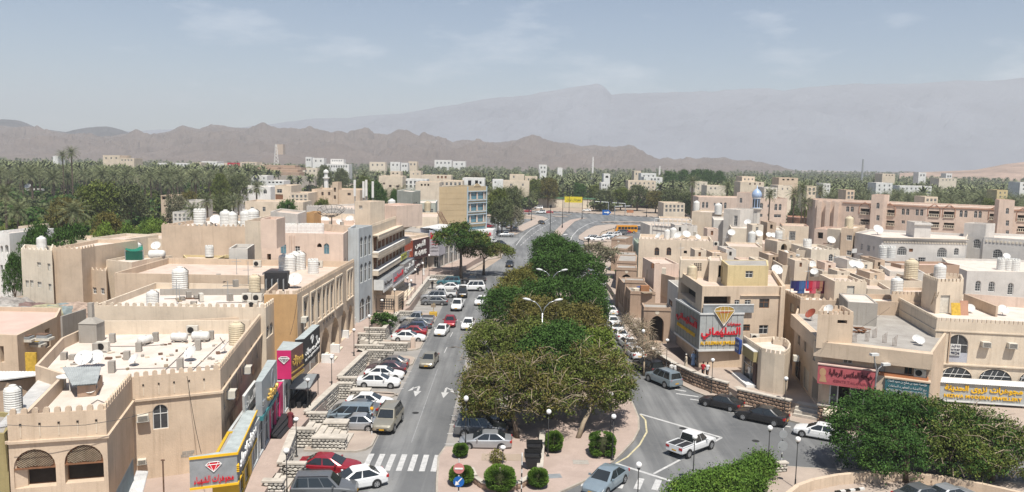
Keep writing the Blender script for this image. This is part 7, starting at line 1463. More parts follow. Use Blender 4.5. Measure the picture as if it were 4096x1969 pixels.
for a in(('white house with pointed window arches behind the lone palm',921,745,1082,320,'w',14,wr(930,1075,5,757,775,'pg',14)),('ruddy cream unfinished house between palm and bare tower',1100,742,1165,290,'c',14,[(1108,757,1128,772,'rg'),(1102,778,1132,798,'rd')]),('pale house with a curved white corner behind the green garden tree',1160,772,1233,250,'c',12,()),('long garden house with white arched trim before the lone palm',980,805,1212,228,'c',10,wr(985,1080,2,828,846,'rg',12)),('beige two-storey house with small square windows left of the cell masts',1247,757,1440,262,'s',14,wr(1250,1330,3,768,782,'rk',9)+[(1390,772,1403,782,'rk')]),('slim stair tower on the beige two-storey house',1329,729,1351,261,'s',6,[(1335,751,1344,768,'rv'),(1335,782,1344,797,'rv')]),('white block above the fort-coloured terraces',1003,702,1068,430,'w',12,()),('low white shop row below the terraces',1066,722,1135,400,'w',12,wr(1070,1130,4,727,733,'rv',9)),('grey-green garden house left of two palms',730,803,802,250,'g',10,()),('grey yard wall house with a blue tarpaulin corner',690,848,765,205,'g',10,()),('small two-storey watch house with a white tank at the grove edge',643,782,706,260,'s',9,[(656,820,664,828,'rk'),(678,818,690,834,'rk'),(646,785,686,799,'rv')]),('cream tower block standing alone above the left palm grove',411,621,478,520,'c',16,()),('lower wing with dark windows right of the lone cream block',479,633,536,520,'c',12,wr(482,532,4,638,644,'rg',6)),('tiny white house among the palms above the left grove',211,624,232,540,'w',8,()),('small white hut with a dish deep in the left grove',88,757,138,380,'w',8,()),('pale garden hut behind the dark tree at the left',73,906,112,150,'c',7,()),('white house row at the left end of the distant town',630,652,675,700,'w',14,()),('white arched house in the distant row',676,652,766,720,'w',14,wr(680,760,6,657,664,'ag',7)),('cream flats with twin arches left of the billboard',768,650,804,690,'c',14,wr(770,802,3,655,668,'ag',6)),('tall white block in the distant row',806,645,868,740,'w',16,wr(810,864,4,652,657,'rg',6)),('low white house left of the billboard building',868,654,895,700,'w',10,()),('cream building carrying the red billboard',896,652,962,640,'c',12,()),('cream flats with a grid of windows right of the billboard',962,648,1026,640,'c',14,wr(966,1022,5,653,658,'rg',6)+wr(966,1022,5,663,668,'rg',6)),('second cream block right of the billboard',1028,656,1065,650,'c',14,wr(1030,1062,3,661,666,'rg',6)),('long pale warehouse right of the terraces',1196,672,1268,620,'i',14,()),('big white many-storeyed house among the trees',1306,656,1396,700,'w',14,wr(1312,1390,8,662,670,'rg',6)),('stepped upper part of the big white house',1322,636,1374,706,'w',10,wr(1326,1370,5,641,646,'rg',5)),('white villa cluster left part on the rise',1222,628,1246,950,'w',12,()),('white villa cluster middle part on the rise',1250,632,1296,930,'w',12,()),('small white roof beyond the big white house',1478,648,1541,820,'i',12,()),('white villa pair in the palms, left one',1561,648,1600,760,'w',12,()),('white villa pair in the palms, right one',1604,652,1631,740,'w',12,()),('cream villa with a flat hat roof in the palms',1634,646,1668,760,'c',12,()),('long white school-like row far in the palms',1738,640,1806,1250,'w',20,()),('faint white row at the far edge of the palms',1812,645,1862,1300,'w',20,()),('cream house with open roof pavilion',1561,686,1602,480,'c',10,wr(1564,1598,2,691,696,'rv',7)),('cream house with square tower in the middle town',1639,684,1684,450,'c',10,wr(1645,1680,2,693,699,'rg',5)),('long low house with tan balconies',1685,700,1805,430,'c',12,wr(1745,1790,3,704,714,'rd',8)),('cream house with round window at the dark tree',1515,704,1610,335,'c',12,[(1532,730,1540,738,'ak'),(1556,740,1566,750,'rk'),(1585,742,1596,750,'rk')]),('white flat-roofed hall behind young palms',1614,716,1707,345,'w',10,()),('cream apartment house with three dark windows left of the office tower',1662,728,1758,312,'c',12,wr(1680,1720,3,736,744,'rv',7)),('plain pink-cream block touching the office tower roofline',1758,722,1850,330,'c',12,()),('bright white modern house with dark framed glass behind the office tower',1850,712,1938,345,'w',12,[(1872,722,1885,748,'rv'),(1900,722,1912,738,'rv'),(1918,726,1926,736,'rv')]),('white house right of the modern one',1970,718,2012,360,'w',10,[(1978,726,1984,733,'rg')]),('pinkish cream villa with two tower rooms, upper part',2039,698,2097,420,'c',12,[(2052,704,2058,712,'rg')]),('wide cream villa in front of the two tower rooms',2013,722,2118,400,'c',10,[(2040,735,2048,744,'rg'),(2088,735,2095,744,'rg')]),('cream wall house beside the willowy tree',2100,706,2150,430,'c',10,()),('tiny white house top in the palms left of centre',2156,659,2188,800,'w',10,()),('white house with square top room in the palms',2160,676,2186,560,'w',10,()),('small white roof in the palms above the banner',2231,671,2250,700,'w',10,()),('white arched lookout house among the palms',2415,695,2441,430,'w',8,[(2422,703,2434,712,'av')]),('white house top below the lookout house',2405,730,2430,400,'w',8,()),('cream house block above the white terraces',2537,684,2565,520,'c',10,()),('white terrace house, upper step',2564,693,2625,500,'w',10,()),('white terrace house with blue-grey windows, lower step',2576,708,2650,460,'w',10,wr(2600,2640,3,714,722,'rg',7)),('long cream wall house below the white terraces',2513,722,2624,430,'c',10,()),('white-cream house between the dark trees',2780,727,2830,360,'i',10,()),('long pale house behind the pink flats',2828,742,2905,340,'i',10,wr(2835,2870,2,750,758,'rg',7)),('cream house with square roof room above the minaret',2969,706,3020,360,'c',10,()),('wide cream house below that roof room',2962,727,3057,350,'c',10,wr(2990,3050,3,732,740,'rk',6)),('sandy house with two white tanks deep in the palms',3116,711,3193,380,'s',10,wr(3125,3180,3,716,722,'rv',9)),('pale grey rooftops behind the minaret, left',3058,750,3110,290,'g',9,()),('pale grey rooftops behind the minaret, right',3112,742,3168,300,'i',9,wr(3120,3160,2,752,760,'rg',6)),('cream house behind the tall palms',3228,744,3266,320,'c',9,()),('white roof corner in the right palms',3292,734,3322,380,'w',9,()),('small sand tower room at the pink block',3385,760,3419,330,'s',8,()),('cream mosque house far in the right palms',3530,695,3581,600,'c',12,wr(3540,3575,3,699,704,'ak',5)),('white stepped house in the right palms',3505,731,3571,420,'w',10,()),('long white wall line in the right palms',3599,743,3728,440,'w',8,()),('pale house cluster far right',3757,713,3827,560,'i',12,wr(3765,3820,4,718,723,'rg',6)),('flat white roof far right of the mosque house',3675,690,3705,760,'w',10,()),('thin white roof at far right',3785,694,3809,820,'w',10,()),('yellow house at the right edge of the palms',3989,760,4032,360,'y',8,()),('white house cut by the right edge',4081,729,4130,420,'w',10,()),('domed low house above the pink block',3700,787,3752,300,'c',8,()),('cream house tops right of the two tower house',2655,812,2740,262,'c',10,())):
 tb(*a)
for z,fl_,fr_,dp,m_,lb,mer in((9.5,(202,960),(378,962),8,cream,'cream house with a wavy parapet behind the off-white three-storey house',None),(10.2,(361,952),(499,958),9,ivory,'pale house with slotted parapet and a dark red door',None),(9.8,(501,950),(648,956),9,cream,'cream house with slit openings beside the blank wall house',None)):
 bq('house',lb,'building',z,fl_,fr_,dp,m_,roofm,0,.5,mer,[0],{0:[(408,990,426,1026,'rd'),(382,990,388,1020,'rv')]}if 'red door' in lb else{})
bq('house','white house with rounded balconies at the left edge','building',11,(-60,930),(37,934),10,white,roofw,0,.5,'round',[0],{0:[(2,983,12,1012,'av'),(20,980,34,1012,'av'),(2,1060,12,1098,'rv'),(20,1060,34,1098,'av')]},.8)
bq('house','cream house wall with castle edge under the cell masts','building',13.2,(1226,824),(1412,838),16,lgrey,roofm,0,.5,'square',[0],{},.9)
bq('roof_house','mast room with grey louvres on the balcony building','building',18.0,(1419,805),(1481,808),4,cream,roofm,13,.2,None,None,{0:[(1436,823,1450,838,'rs')]})
bq('roof_house','pink rooftop room with an orange door on the balcony building','building',16.8,(1490,818),(1585,824),7,pink,roofp,13,.3,None,None,{0:[(1496,833,1511,867,'ry')]})
OCC+=[(-30,130,45,70),(60,150,75,75),(-12,208,12,14),(15,280,45,75),(-40,300,45,50),(60,350,120,45),(130,260,70,40),(90,310,25,16),(0,375,160,15),(-60,200,25,30)]
ter=thing('terraces','brown concrete stadium-like terraces in the distant town','building',(-100,560,0))
for k,(x0,x1,y0,y1)in enumerate(((990,1197,690,700),(1005,1190,680,688),(1030,1110,670,678),(1112,1205,672,680),(1050,1180,663,669))):
 a,b=PY(x0,y1,560+k*8),PY(x1,y0,560+k*8);m=M();m.box(a[0],b[0],a[1],a[1]+14,a[2],b[2],brownp);part('tier',m,ter)
m=M();a,b=PY(990,720,545),PY(1260,705,545);m.box(a[0],b[0],545,549,0,b[2],cement);part('wall',m,ter)
OCC.append((-100,560,50,40))
bb_=thing('billboard','red and white billboard with a car picture','billboard',(-150,632,0));a,b=PY(911,672,632),PY(960,652,632);frb=Fr(a[:2],b[:2]);m=M();frb.box(m,0,frb.l,a[2],b[2],0,.5,mat('billboard_red',(.5,.02,.05),.5));m.box(a[0]+2,a[0]+2.4,632.1,632.5,0,a[2],greym);m.box(b[0]-2.4,b[0]-2,632.1,632.5,0,a[2],greym);part('panel',m,bb_)
m=M();frb.poly(m,[(.6,a[2]+1),(4.6,a[2]+1),(4.6,a[2]+2.2),(3.4,a[2]+3),(1.6,a[2]+3),(.6,a[2]+2.2)],.52,whitem);part('car_picture',m,bb_)
ft=thing('watch_tower','square stone watch tower on a spur of the brown hills','tower',(-450,1500,0));a,b=PY(1104,612,1500),PY(1132,578,1500);m=M();m.box(a[0],b[0],1500,1515,a[2]-6,b[2],tan);m.lathe([(95,0),(60,a[2]*.4),(34,a[2]*.75),(13,a[2]-3)],11,rock,((a[0]+b[0])/2+4,1510,0));part('wall',m,ft)
ms=thing('lattice_mast','white lattice mast in front of the brown hills','mast',(-300,1000,0));b=PY(1104,578,1000);m=M()
for k in range(9):
 z0_,z1_=b[2]*k/9,b[2]*(k+1)/9;w0,w1=4-k*.35,3.65-k*.35
 for s in(-1,1):m.tube([(b[0]+s*w0,1000,z0_),(b[0]+s*w1,1000,z1_)],.35,white,4);m.tube([(b[0]+s*w0,1000,z0_),(b[0]-s*w1,1000,z1_)],.3,white,4)
part('frame',m,ms)
mn2=thing('minaret','small white minaret among trees left of centre','minaret',(0,420,0));b=PY(1304,679,420);m=M();m.lathe([(1.2,0),(1.2,b[2]-5),(1.9,b[2]-4.6),(1.9,b[2]-4)],8,white,(b[0],420,0));part('shaft',m,mn2);m=M();m.lathe([(1.0,b[2]-4),(1.0,b[2]-1.8),(1.5,b[2]-1.6),(1.3,b[2]-.6),(.1,b[2]+.2)],8,white,(b[0],420,0));part('dome',m,mn2)
for px,yt,lb in((2372,628,'thin white mast at the palm line'),(3453,637,'thin dark mast at the palm line on the right'),(2639,665,'slim white minaret among the right palms')):
 b=PY(px,yt,900);m=M();m.tube([(b[0],900,0),(b[0],900,b[2])],[1.4,.9],greym if 'dark' in lb else white,6);solo('mast',m,lb,'mast',loc=(b[0],900,0))
a,b=PY(2256,796,415),PY(2378,800,415);m=M();w_=thing('boundary_wall','pale boundary wall with a green edge beyond the junction','wall',(a[0],415,0));m.box(a[0]-14,b[0],415,416,0,a[2],ivory);part('wall',m,w_);m=M();m.box(a[0]-14,b[0]+1,414.7,416.3,a[2]+.01,a[2]+.7,mat('green_trim',(.10,.22,.12)));part('coping',m,w_)
a,b=PY(2258,810,412),PY(2331,788,412);bn=thing('banner','long yellow banner with dark Arabic writing beyond the junction','banner',(a[0],412,0));frb=Fr(a[:2],b[:2]);m=M();frb.box(m,0,frb.l,a[2],b[2],0,.15,mat('banner_yellow',(.66,.55,.02),.6));m.box(a[0],a[0]+.2,412.1,412.3,0,a[2],greym);m.box(b[0]-.2,b[0],412.1,412.3,0,a[2],greym);part('panel',m,bn);lettering(bn,'\u0645\u0647\u0631\u062C\u0627\u0646 \u0646\u0632\u0648\u0649',frb,1,frb.l-1,a[2]+.5,b[2]-.5,.17,blacksign)
TP=[]
for sd,m_,ml in((1,lf_far,'dark'),(2,lf_olive,'olive'),(3,lf_brown,'brown'),(4,lf_dusty,'dusty'),(5,lf_bright,'bright'),(6,lf_dark,'deep')):
 C=crown_points([(0,0,.58,.42,.42,.36),(.22,.1,.5,.3,.3,.3),(-.25,-.08,.48,.28,.3,.3),(.05,-.22,.72,.26,.24,.22),(-.1,.2,.66,.25,.25,.24)],7000,np.random.RandomState(sd),.085,26,-.8)
 TP.append((leaf_mesh('crown',C,.045,m_,seed=sd),ml))
tt=M();tt.tube([(0,0,-.02),(.01,0,.25),(0,.01,.5)],[.035,.028,.015],bark,6);tt.tube([(.01,0,.22),(.15,.05,.5)],[.02,.01],bark,5);tt.tube([(.01,0,.22),(-.14,-.05,.48)],[.02,.01],bark,5);TTM=tt.mesh('trunk')
def btree(x0,x1,yt,Y,k,label,name='tree'):
 a,b=PY(x0,yt,Y),PY(x1,yt,Y);w=b[0]-a[0];h=max(3,PY((x0+x1)/2,yt,Y)[2]);r=thing(name,label,'tree',((a[0]+b[0])/2,Y,0),'broad trees among the houses',random.random()*6)
 obj('crown',TP[k][0],r,(0,0,0),0,(w/1.05,w/1.05,h/.98));obj('trunk',TTM,r,(0,0,0),0,(w,w,h));OCC.append((r.location.x,Y-w/2,w/2+2,w*.8+6))
for a in((294,480,722,225,1,'big dark olive acacia in the left grove, left half'),(420,593,730,232,0,'big dark acacia in the left grove, right half'),(184,330,782,195,2,'brownish acacia left of the big dark one'),(363,500,838,160,2,'dry brown tree below the big dark acacia'),(78,215,880,132,5,'dense dark tree behind the off-white house, left part'),(190,345,885,136,5,'dense dark tree behind the off-white house, right part'),(10,90,1000,118,5,'dark tree in the gap beside the left edge house'),(363,470,885,142,4,'yellow-green garden tree, first of three before the blank wall'),(455,560,890,146,4,'yellow-green garden tree, second of three'),(545,650,892,150,4,'yellow-green garden tree, third of three'),(540,690,870,178,4,'flat bright green garden patch tree by the white shed'),(840,920,690,310,1,'olive tree between palms above the garden houses'),(905,996,692,320,0,'dark round tree left of the white arched house'),(860,930,775,240,0,'dark shrubby tree under the pair of palms'),(1095,1196,792,222,5,'fresh green tree in the garden of the trimmed house'),(1249,1325,790,232,1,'olive round tree before the beige two-storey house'),(1265,1330,656,480,0,'dark tree left of the small white minaret'),(1335,1395,668,470,0,'dark tree right of the small white minaret'),(1460,1552,716,285,5,'round dark tree behind the cell masts'),(1556,1592,752,290,5,'small dark tree right of the round dark one'),(1420,1500,700,380,1,'olive tree behind the round dark one'),(1870,1934,684,480,3,'autumn-tinted tree behind the white modern house'),(655,760,768,215,3,'dusty thorn tree beside the small watch house'),(715,790,760,260,2,'brown scrub tree right of the watch house'),(1949,2040,745,262,1,'leafy grey-green tree right of the office tower'),(2010,2090,738,285,0,'second leafy tree right of the office tower'),(1960,2060,790,255,0,'lower leafy tree at the far car park'),(1984,2108,818,268,3,'large dusty pale tree over the far car park'),(2099,2170,712,405,1,'willow-like tree left half beyond the junction'),(2150,2240,706,410,2,'willow-like golden tree right half beyond the junction'),(2376,2460,758,392,0,'dark tree over the traffic signals, first from the left'),(2440,2530,748,400,1,'olive tree second in the row behind the signals'),(2505,2600,736,398,0,'grey-green tree third in the row behind the signals'),(2580,2670,760,385,2,'brownish tree fourth in the row behind the signals'),(2640,2740,752,375,0,'dark tree fifth in the row behind the signals'),(2700,2795,766,340,0,'dark tree right end of the row by the pink flats'),(2651,2720,680,560,5,'very dark tall tree, left end of the dark wood'),(2700,2770,674,570,5,'very dark tall tree, second in the dark wood'),(2750,2820,672,575,5,'very dark tall tree, third in the dark wood'),(2800,2870,674,570,5,'very dark tall tree, fourth in the dark wood'),(2850,2911,680,560,5,'very dark tall tree, right end of the dark wood'),(3148,3210,828,268,0,'dark shrub tree left between the pink blocks'),(3200,3265,835,262,1,'olive shrub tree right between the pink blocks'),(2290,2350,728,425,5,'dark tree above the yellow banner'),(2350,2420,735,420,1,'olive tree right of the yellow banner'),(3925,3990,790,330,1,'olive tree behind the right pink tower')):btree(*a)
# ================================================================ PALMS
def mk_palm(nf,nl,seed,low=False):
 rs=np.random.RandomState(seed);m=M()
 for k in range(nf):
  el=R(78-118*((k+.5)/nf)**1.05);az=k*2.39996+rs.rand()*.3;Lf=3.7*(.85+.25*rs.rand())*(1 if el>-.4 else .8);d=Vector((math.cos(az),math.sin(az),0));sd=Vector((-math.sin(az),math.cos(az),0));pts=[];p=Vector((0,0,0));e=el;S=4 if low else 7
  for j in range(S+1):pts.append(p.copy());p=p+(d*math.cos(e)+Vector((0,0,math.sin(e))))*(Lf/S);e-=R(78)/S*(.5+.8*j/S)
  if low:
   w=[.12,.42,.5,.36,.04];vs=[]
   for q,ww in zip(pts,w):vs+=[tuple(q+sd*ww+Vector((0,0,-ww*.5))),tuple(q),tuple(q-sd*ww+Vector((0,0,-ww*.5)))]
   m.add(vs,[f for j in range(S)for f in((3*j,3*j+3,3*j+4,3*j+1),(3*j+1,3*j+4,3*j+5,3*j+2))],lf_palm);continue
  for i in range(nl):
   t=.1+.9*i/nl;x=t*S;j=min(S-1,int(x));q=pts[j].lerp(pts[j+1],x-j);q2=pts[min(S,j+1)];fw=(q2-pts[j]).normalized();ll=.75*math.sin(PI*min(1,.25+.72*t))+.12
   for s in(-1,1):
    tip=q+(sd*s*.72+fw*.6+Vector((0,0,-.28)))*ll;m.add([tuple(q-fw*.055),tuple(q+fw*.055),tuple(tip)],[(0,1,2)],lf_palm)
 return m
PH_=[mk_palm(46,15,1),mk_palm(40,14,2),mk_palm(52,13,3)];PCM=[p.mesh('crown')for p in PH_]
tm=M();tm.lathe([(.32,-.1),(.24,.05),(.2,.6),(.2,.92),(.3,.985),(.18,1.0)],8,bark);TRM=tm.mesh('trunk')
sk=M();rs=np.random.RandomState(4)
for k in range(16):a=k*.4;sk.add([(0,0,0),(.9*math.cos(a),.9*math.sin(a),-1.3-.5*rs.rand()),(.8*math.cos(a+.2),.8*math.sin(a+.2),-1.1)],[(0,1,2)],barkp)
SKM=sk.mesh('dead_fronds');NP_=0
def palm(x,y,h,s,label,group,kind=None):
 global NP_;k=NP_%3;NP_+=1;r=thing('date_palm',label,'palm tree',(x,y,0),group,random.random()*6.28);c=obj('crown',PCM[k],r,(0,0,h),0,s);c.rotation_euler=(random.uniform(-.12,.12),random.uniform(-.12,.12),0);obj('trunk',TRM,r,(0,0,0),0,(1.1*s,1.1*s,h))
 if y<330:obj('dead_fronds',SKM,r,(0,0,h+.1),0,s)
def pyp(px,py,Y):b=PY(px,py,Y);return b[0],Y,max(3.5,b[2])
for px,py,Y,s,lb in((829,806,235,1.1,'date palm with drooping crown, left of the pair by the garden house'),(934,808,235,1.1,'date palm, right of the pair by the garden house'),(1026,752,265,1.15,'lone tall date palm with a visible trunk behind the blank wall house'),(773,846,190,1.0,'low date palm beside the grey yard wall'),(294,850,165,1.25,'broad young date palm in front of the big dark acacia'),(285,612,330,1.2,'tallest palm head rising above the left skyline'),(250,622,335,1.0,'palm head just left of the tallest one'),(20,776,190,1.3,'big palm head cut by the left edge'),(70,846,165,1.1,'bushy palm at the left edge above the dark tree'),(3212,755,250,1.0,'tall palm between the two pink blocks, left'),(3178,775,250,1.0,'palm leaning by the minaret block'),(3222,812,245,1.0,'lower palm between the two pink blocks'),(3282,762,262,1.0,'palm right of the gap between the pink blocks'),(2910,750,300,1.1,'wide palm behind the left pink block'),(2770,728,330,1.2,'tall palm before the dark wood'),(3080,778,262,1.0,'palm head behind the minaret')):
 x,y,h=pyp(px,py,Y);palm(x,y,h,s,lb,None)
cand=[];rs=np.random.RandomState(3)
def inb(x,y):return any(abs(x-a)<w and abs(y-b)<d for a,b,w,d in OCC)
Y=165.0
while Y<2450:
 gx=max(8.5,Y*.0165);n=int(Y*1.45/gx)
 for i in range(n):
  x=-Y*.72+i*gx+rs.uniform(-.4,.4)*gx;y=Y*(1+rs.uniform(-.02,.02));a=x/y
  if inb(x,y):continue
  left=a<-.30+.05*math.sin(y/90)+(.0 if y<420 else(.04 if y<520 else-.02))
  if y<325 and a<.3:continue
  if not left:
   if y<430 and a<.22:continue
   if y<330:continue
   dn=mnoise.noise(Vector((x/70,y/110,0)))
   thr=(.05 if a<.0 else-.5)if y<900 else-.6
   if a<-.1 and y<800:thr=.18
   if dn<thr:continue
  elif y>640 and rs.rand()<.35:continue
  cand.append((y,x,left))
 Y*=1.035
HH={}
for xa,xb,yy,zz in FRONT:
 if yy>330:
  n_=max(2,int((xb-xa)/6))
  for i in range(n_+1):
   q=(yy-rs.uniform(3,9),xa+(xb-xa)*(i+rs.uniform(-.3,.3))/n_,False);cand.append(q);HH[q]=max(4,min(zz*.62,10)*rs.uniform(.7,1))
cand.sort();FAR=[];used=0
for y,x,left in cand:
 h=(rs.uniform(12,15.5)if left else rs.uniform(7.5,11.5))if y<700 else rs.uniform(7,10.5)
 h=HH.get((y,x,left),h)
 if used<270:used+=1;palm(x,y,h,rs.uniform(1.15,1.6),'date palm in the dense grove on the left' if left else 'date palm in the wide grove beyond the town','date palms of the left grove' if left else 'date palms beyond the town')
 else:FAR.append((x,y,h))
def scatter(name,label,pts,meshes,s0,s1):
 me=bpy.data.meshes.new(name);me.from_pydata(pts,[],[]);o=bpy.data.objects.new(name,me);COL.objects.link(o);tag(o,label,None,None,'stuff')
 ng=bpy.data.node_groups.new('scatter','GeometryNodeTree');ng.interface.new_socket('Geometry',in_out='INPUT',socket_type='NodeSocketGeometry');ng.interface.new_socket('Geometry',in_out='OUTPUT',socket_type='NodeSocketGeometry')
 N=ng.nodes;gi,go=N.new('NodeGroupInput'),N.new('NodeGroupOutput');jn=N.new('GeometryNodeJoinGeometry')
 src=None
 for k,m_ in enumerate(meshes):
  so_=bpy.data.objects.new('src',m_);oi=N.new('GeometryNodeObjectInfo');oi.inputs[0].default_value=so_
  ip=N.new('GeometryNodeInstanceOnPoints');rv=N.new('FunctionNodeRandomValue');rv.data_type='FLOAT_VECTOR';rv.inputs[0].default_value=(-.1,-.1,0);rv.inputs[1].default_value=(.1,.1,6.28);rv.inputs['Seed'].default_value=k
  sv=N.new('FunctionNodeRandomValue');sv.data_type='FLOAT';sv.inputs[2].default_value=s0;sv.inputs[3].default_value=s1
  bv=N.new('FunctionNodeRandomValue');bv.data_type='INT';bv.inputs[4].default_value=0;bv.inputs[5].default_value=len(meshes)-1;bv.inputs['Seed'].default_value=5
  cmp=N.new('FunctionNodeCompare');cmp.data_type='INT';cmp.operation='EQUAL';ng.links.new(bv.outputs[2],cmp.inputs[2]);cmp.inputs[3].default_value=k
  ng.links.new(gi.outputs[0],ip.inputs['Points']);ng.links.new(cmp.outputs[0],ip.inputs['Selection']);ng.links.new(oi.outputs['Geometry'],ip.inputs['Instance']);ng.links.new(rv.outputs[0],ip.inputs['Rotation']);ng.links.new(sv.outputs[1],ip.inputs['Scale']);ng.links.new(ip.outputs[0],jn.inputs[0])
 ng.links.new(jn.outputs[0],go.inputs[0]);o.modifiers.new('scatter','NODES').node_group=ng;return o
LP=[]
for sd in(1,2):
 m=mk_palm(26,0,sd,True);m.tube([(0,0,-9),(0,0,0)],.22,bark,4);LP.append(m.mesh('palm_far'))
scatter('palm_grove','dense distant palm groves stretching to the hills',FAR,LP,.95,1.4)
sc=[]
for y,x,left in cand[::1]:
 for k in range(2):sc.append((x+rs.uniform(-7,7),y+rs.uniform(-7,7),0))
for k in range(420):
 y=rs.uniform(150,335);x=y*rs.uniform(-.72,-.42-.0003*(335-y));sc.append((x,y,0))
OCC+=[(-58,105,12,12)]
sc=[p for p in sc if not inb(p[0],p[1])]+[(k_[1]+rs.uniform(-3,3),k_[0]-1,0)for k_ in HH for _ in(0,1)]
rs2=np.random.RandomState(8);BM=[]
for sd,m_ in((1,lf_far),(2,lf_dark),(3,lf_olive)):C=crown_points([(0,0,1.9,3.0,3.0,2.2)],420,np.random.RandomState(sd),1.0,20);BM.append(leaf_mesh('bush_far',C,1.1,m_,seed=sd))
scatter('scrub','green undergrowth between the palm trunks',sc,BM,.8,1.6)
# ================================================================ LAMPS, SIGNS, STREET FURNITURE
for px,py,z,h,lb in((1148,1990,1.3,3.3,'globe lamp at the bottom left beside the nearest stone steps'),(1186,1828,1.3,3.0,'globe lamp behind the dark red sedan'),(1232,1648,1.3,3.0,'globe lamp left of the silver sedan on the walkway'),(1327,1545,1.3,3.0,'globe lamp by the flat shop canopy'),(1416,1424,1.3,3.1,'globe lamp by the marble steps near the glass front'),(1477,1395,.15,4.2,'globe lamp rising in front of the stepped stone terraces'),(1528,1285,1.3,3.0,'globe lamp above the green shrub'),(1578,1255,1.3,3.6,'globe lamp in front of the patterned kiosk'),(1629,1200,1.3,3.6,'globe lamp right of the patterned kiosk'),(1644,1230,.15,4.4,'globe lamp at the stone wall before the steel grey sedan'),(1660,1177,1.3,4.2,'globe lamp in front of the broad pale steps'),(1690,1145,1.3,4.2,'globe lamp beside the white-robed walker'),(1716,1107,1.3,4.2,'globe lamp before the maroon sign block'),(1808,1090,1.3,4.2,'globe lamp half behind the dark street tree'),(1981,989,.15,4,'globe lamp by the corner wall of the office block'),(1996,962,.15,4,'globe lamp beside the far silver pickup'),(2449,1842,.15,3.7,'globe lamp beside the large squarish bush'),(2441,1735,.15,3.7,'globe lamp behind the squarish bush under the trees'),(2191,1826,.15,3.8,'globe lamp beside the tall round bush and stone wall'),(2009,1945,.15,3.0,'globe lamp standing in the bottom round bush'),(1862,1798,.15,4.4,'dark lamp pole in front of the silver car in the median bays'),(2665,1467,1.2,3.1,'globe lamp left of the white-robed men'),(2845,1573,.15,3.6,'globe lamp at the low wall behind the first black sedan'),(3136,1658,.15,3.6,'globe lamp at the right end of the brown stone wall'),(2771,1930,.15,3.6,'globe lamp behind the hedge below the white pickup'),(3069,1905,.15,3.9,'globe lamp at the right end of the hedge'),(3180,1952,.15,3.8,'globe lamp on the near right pavement casting a short shadow'),(2547,2080,.15,3.9,'globe lamp top poking up at the bottom edge'),(2408,1118,.15,4.2,'globe lamp by the bare tree near the tall pavilion'),(2424,1156,.15,4.2,'globe lamp in front of the long white off-roader'),(2568,1470,.15,4.4,'globe lamp in front of the near arcade pavilion')):
 globe_lamp((px,py),lb,h,z)
def post(name,label,cat,px,py,z,h,r=.05,stripes=True):
 x,y=P(px,py,z);t=thing(name,label,cat,(x,y,z));n=int(h/.3)
 for k in range(n):m=M();m.lathe([(r,z+k*h/n),(r,z+(k+1)*h/n)],8,(black if k%2 else whitem)if stripes else greym,(x,y,0));part('band' if stripes else 'pole',m,t)
 return t,x,y
def disc(t,x,y,z,r,m,back=False,nm='sign_plate'):
 b=M();ax=Matrix.Rotation(PI/2,3,'X');b.lathe([(r,-.015),(r,.015)],20,m,(x,y-.08,z),ax=ax);return part(nm,b,t)
t,x,y=post('road_sign','striped post with a faded no entry sign above a blue arrow sign','road sign',1834,2010,.15,3.3)
disc(t,x,y,1.75,.4,mat('sign_blue',(.01,.12,.42),.4));disc(t,x,y,2.75,.4,mat('faded_sign_red',(.55,.20,.19),.6));m=M();m.box(x-.3,x+.3,y-.12,y-.1,2.69,2.81,whitesign);part('white_bar',m,t)
m=M();m.add([(x+.25,y-.11,2.0),(x+.2,y-.11,2.06),(x-.12,y-.11,1.72),(x-.2,y-.11,1.82),(x-.27,y-.11,1.48),(x+.06,y-.11,1.56),(x-.05,y-.11,1.65)],[(0,1,2,6),(3,4,5)],whitesign);part('arrow',m,t)
t,x,y=post('road_sign','striped post with a sign seen edge-on at the median tip','road sign',2085,1985,.15,3.3);m=M();m.box(x-.03,x+.03,y-.3,y+.3,2.7,3.4,whitem);part('sign_plate',m,t)
t,x,y=post('crossing_beacon','striped crossing beacon with an orange ball by the nearest island','beacon',1487,1738,.15,2.3,.06);m=M();m.lathe([(.02,2.4)]+[(.17*math.sin(a),2.55-.17*math.cos(a))for a in np.linspace(.3,PI-.1,7)],10,mat('amber_ball',(.75,.36,.02),.3),(x,y,0));part('ball',m,t,True)
t,x,y=post('road_sign','striped post with the grey backs of two round signs right of the hedge','road sign',3124,1874,.15,3.4);disc(t,x,y,3.1,.34,greym);disc(t,x,y,2.1,.42,greym)
t,x,y=post('bollard_post','short striped post at the left foot of the big dark tree','post',3470,1893,.15,1.6)
def binn(px,py,lb):
 x,y=P(px,py,.15);t=thing('waste_bin',lb,'bin',(x,y,.15),'black wheeled bins');m=M();m.add([(x-.5,y-.4,.35),(x+.5,y-.4,.35),(x+.5,y+.4,.35),(x-.5,y+.4,.35),(x-.65,y-.52,1.25),(x+.65,y-.52,1.25),(x+.65,y+.52,1.25),(x-.65,y+.52,1.25)],[(0,1,5,4),(1,2,6,5),(2,3,7,6),(3,0,4,7),(3,2,1,0)],trim);part('body',m,t)
 m=M();m.box(x-.68,x+.68,y-.55,y-.48,1.22,1.3,black);m.box(x-.68,x+.68,y+.48,y+.55,1.22,1.55,black);m.box(x-.68,x-.61,y-.5,y+.5,1.22,1.35,black);m.box(x+.61,x+.68,y-.5,y+.5,1.22,1.35,black);part('rim',m,t)
 for dx in(-.4,.4):m=M();m.lathe([(.11,-.03),(.11,.03)],8,rub,(x+dx,y-.35,.26),ax=Matrix.Rotation(PI/2,3,'Y'));part('wheel',m,t)
binn(2130,1872,'front black wheeled bin beside the low stone wall');binn(2137,1832,'rear black wheeled bin closer to the tree')
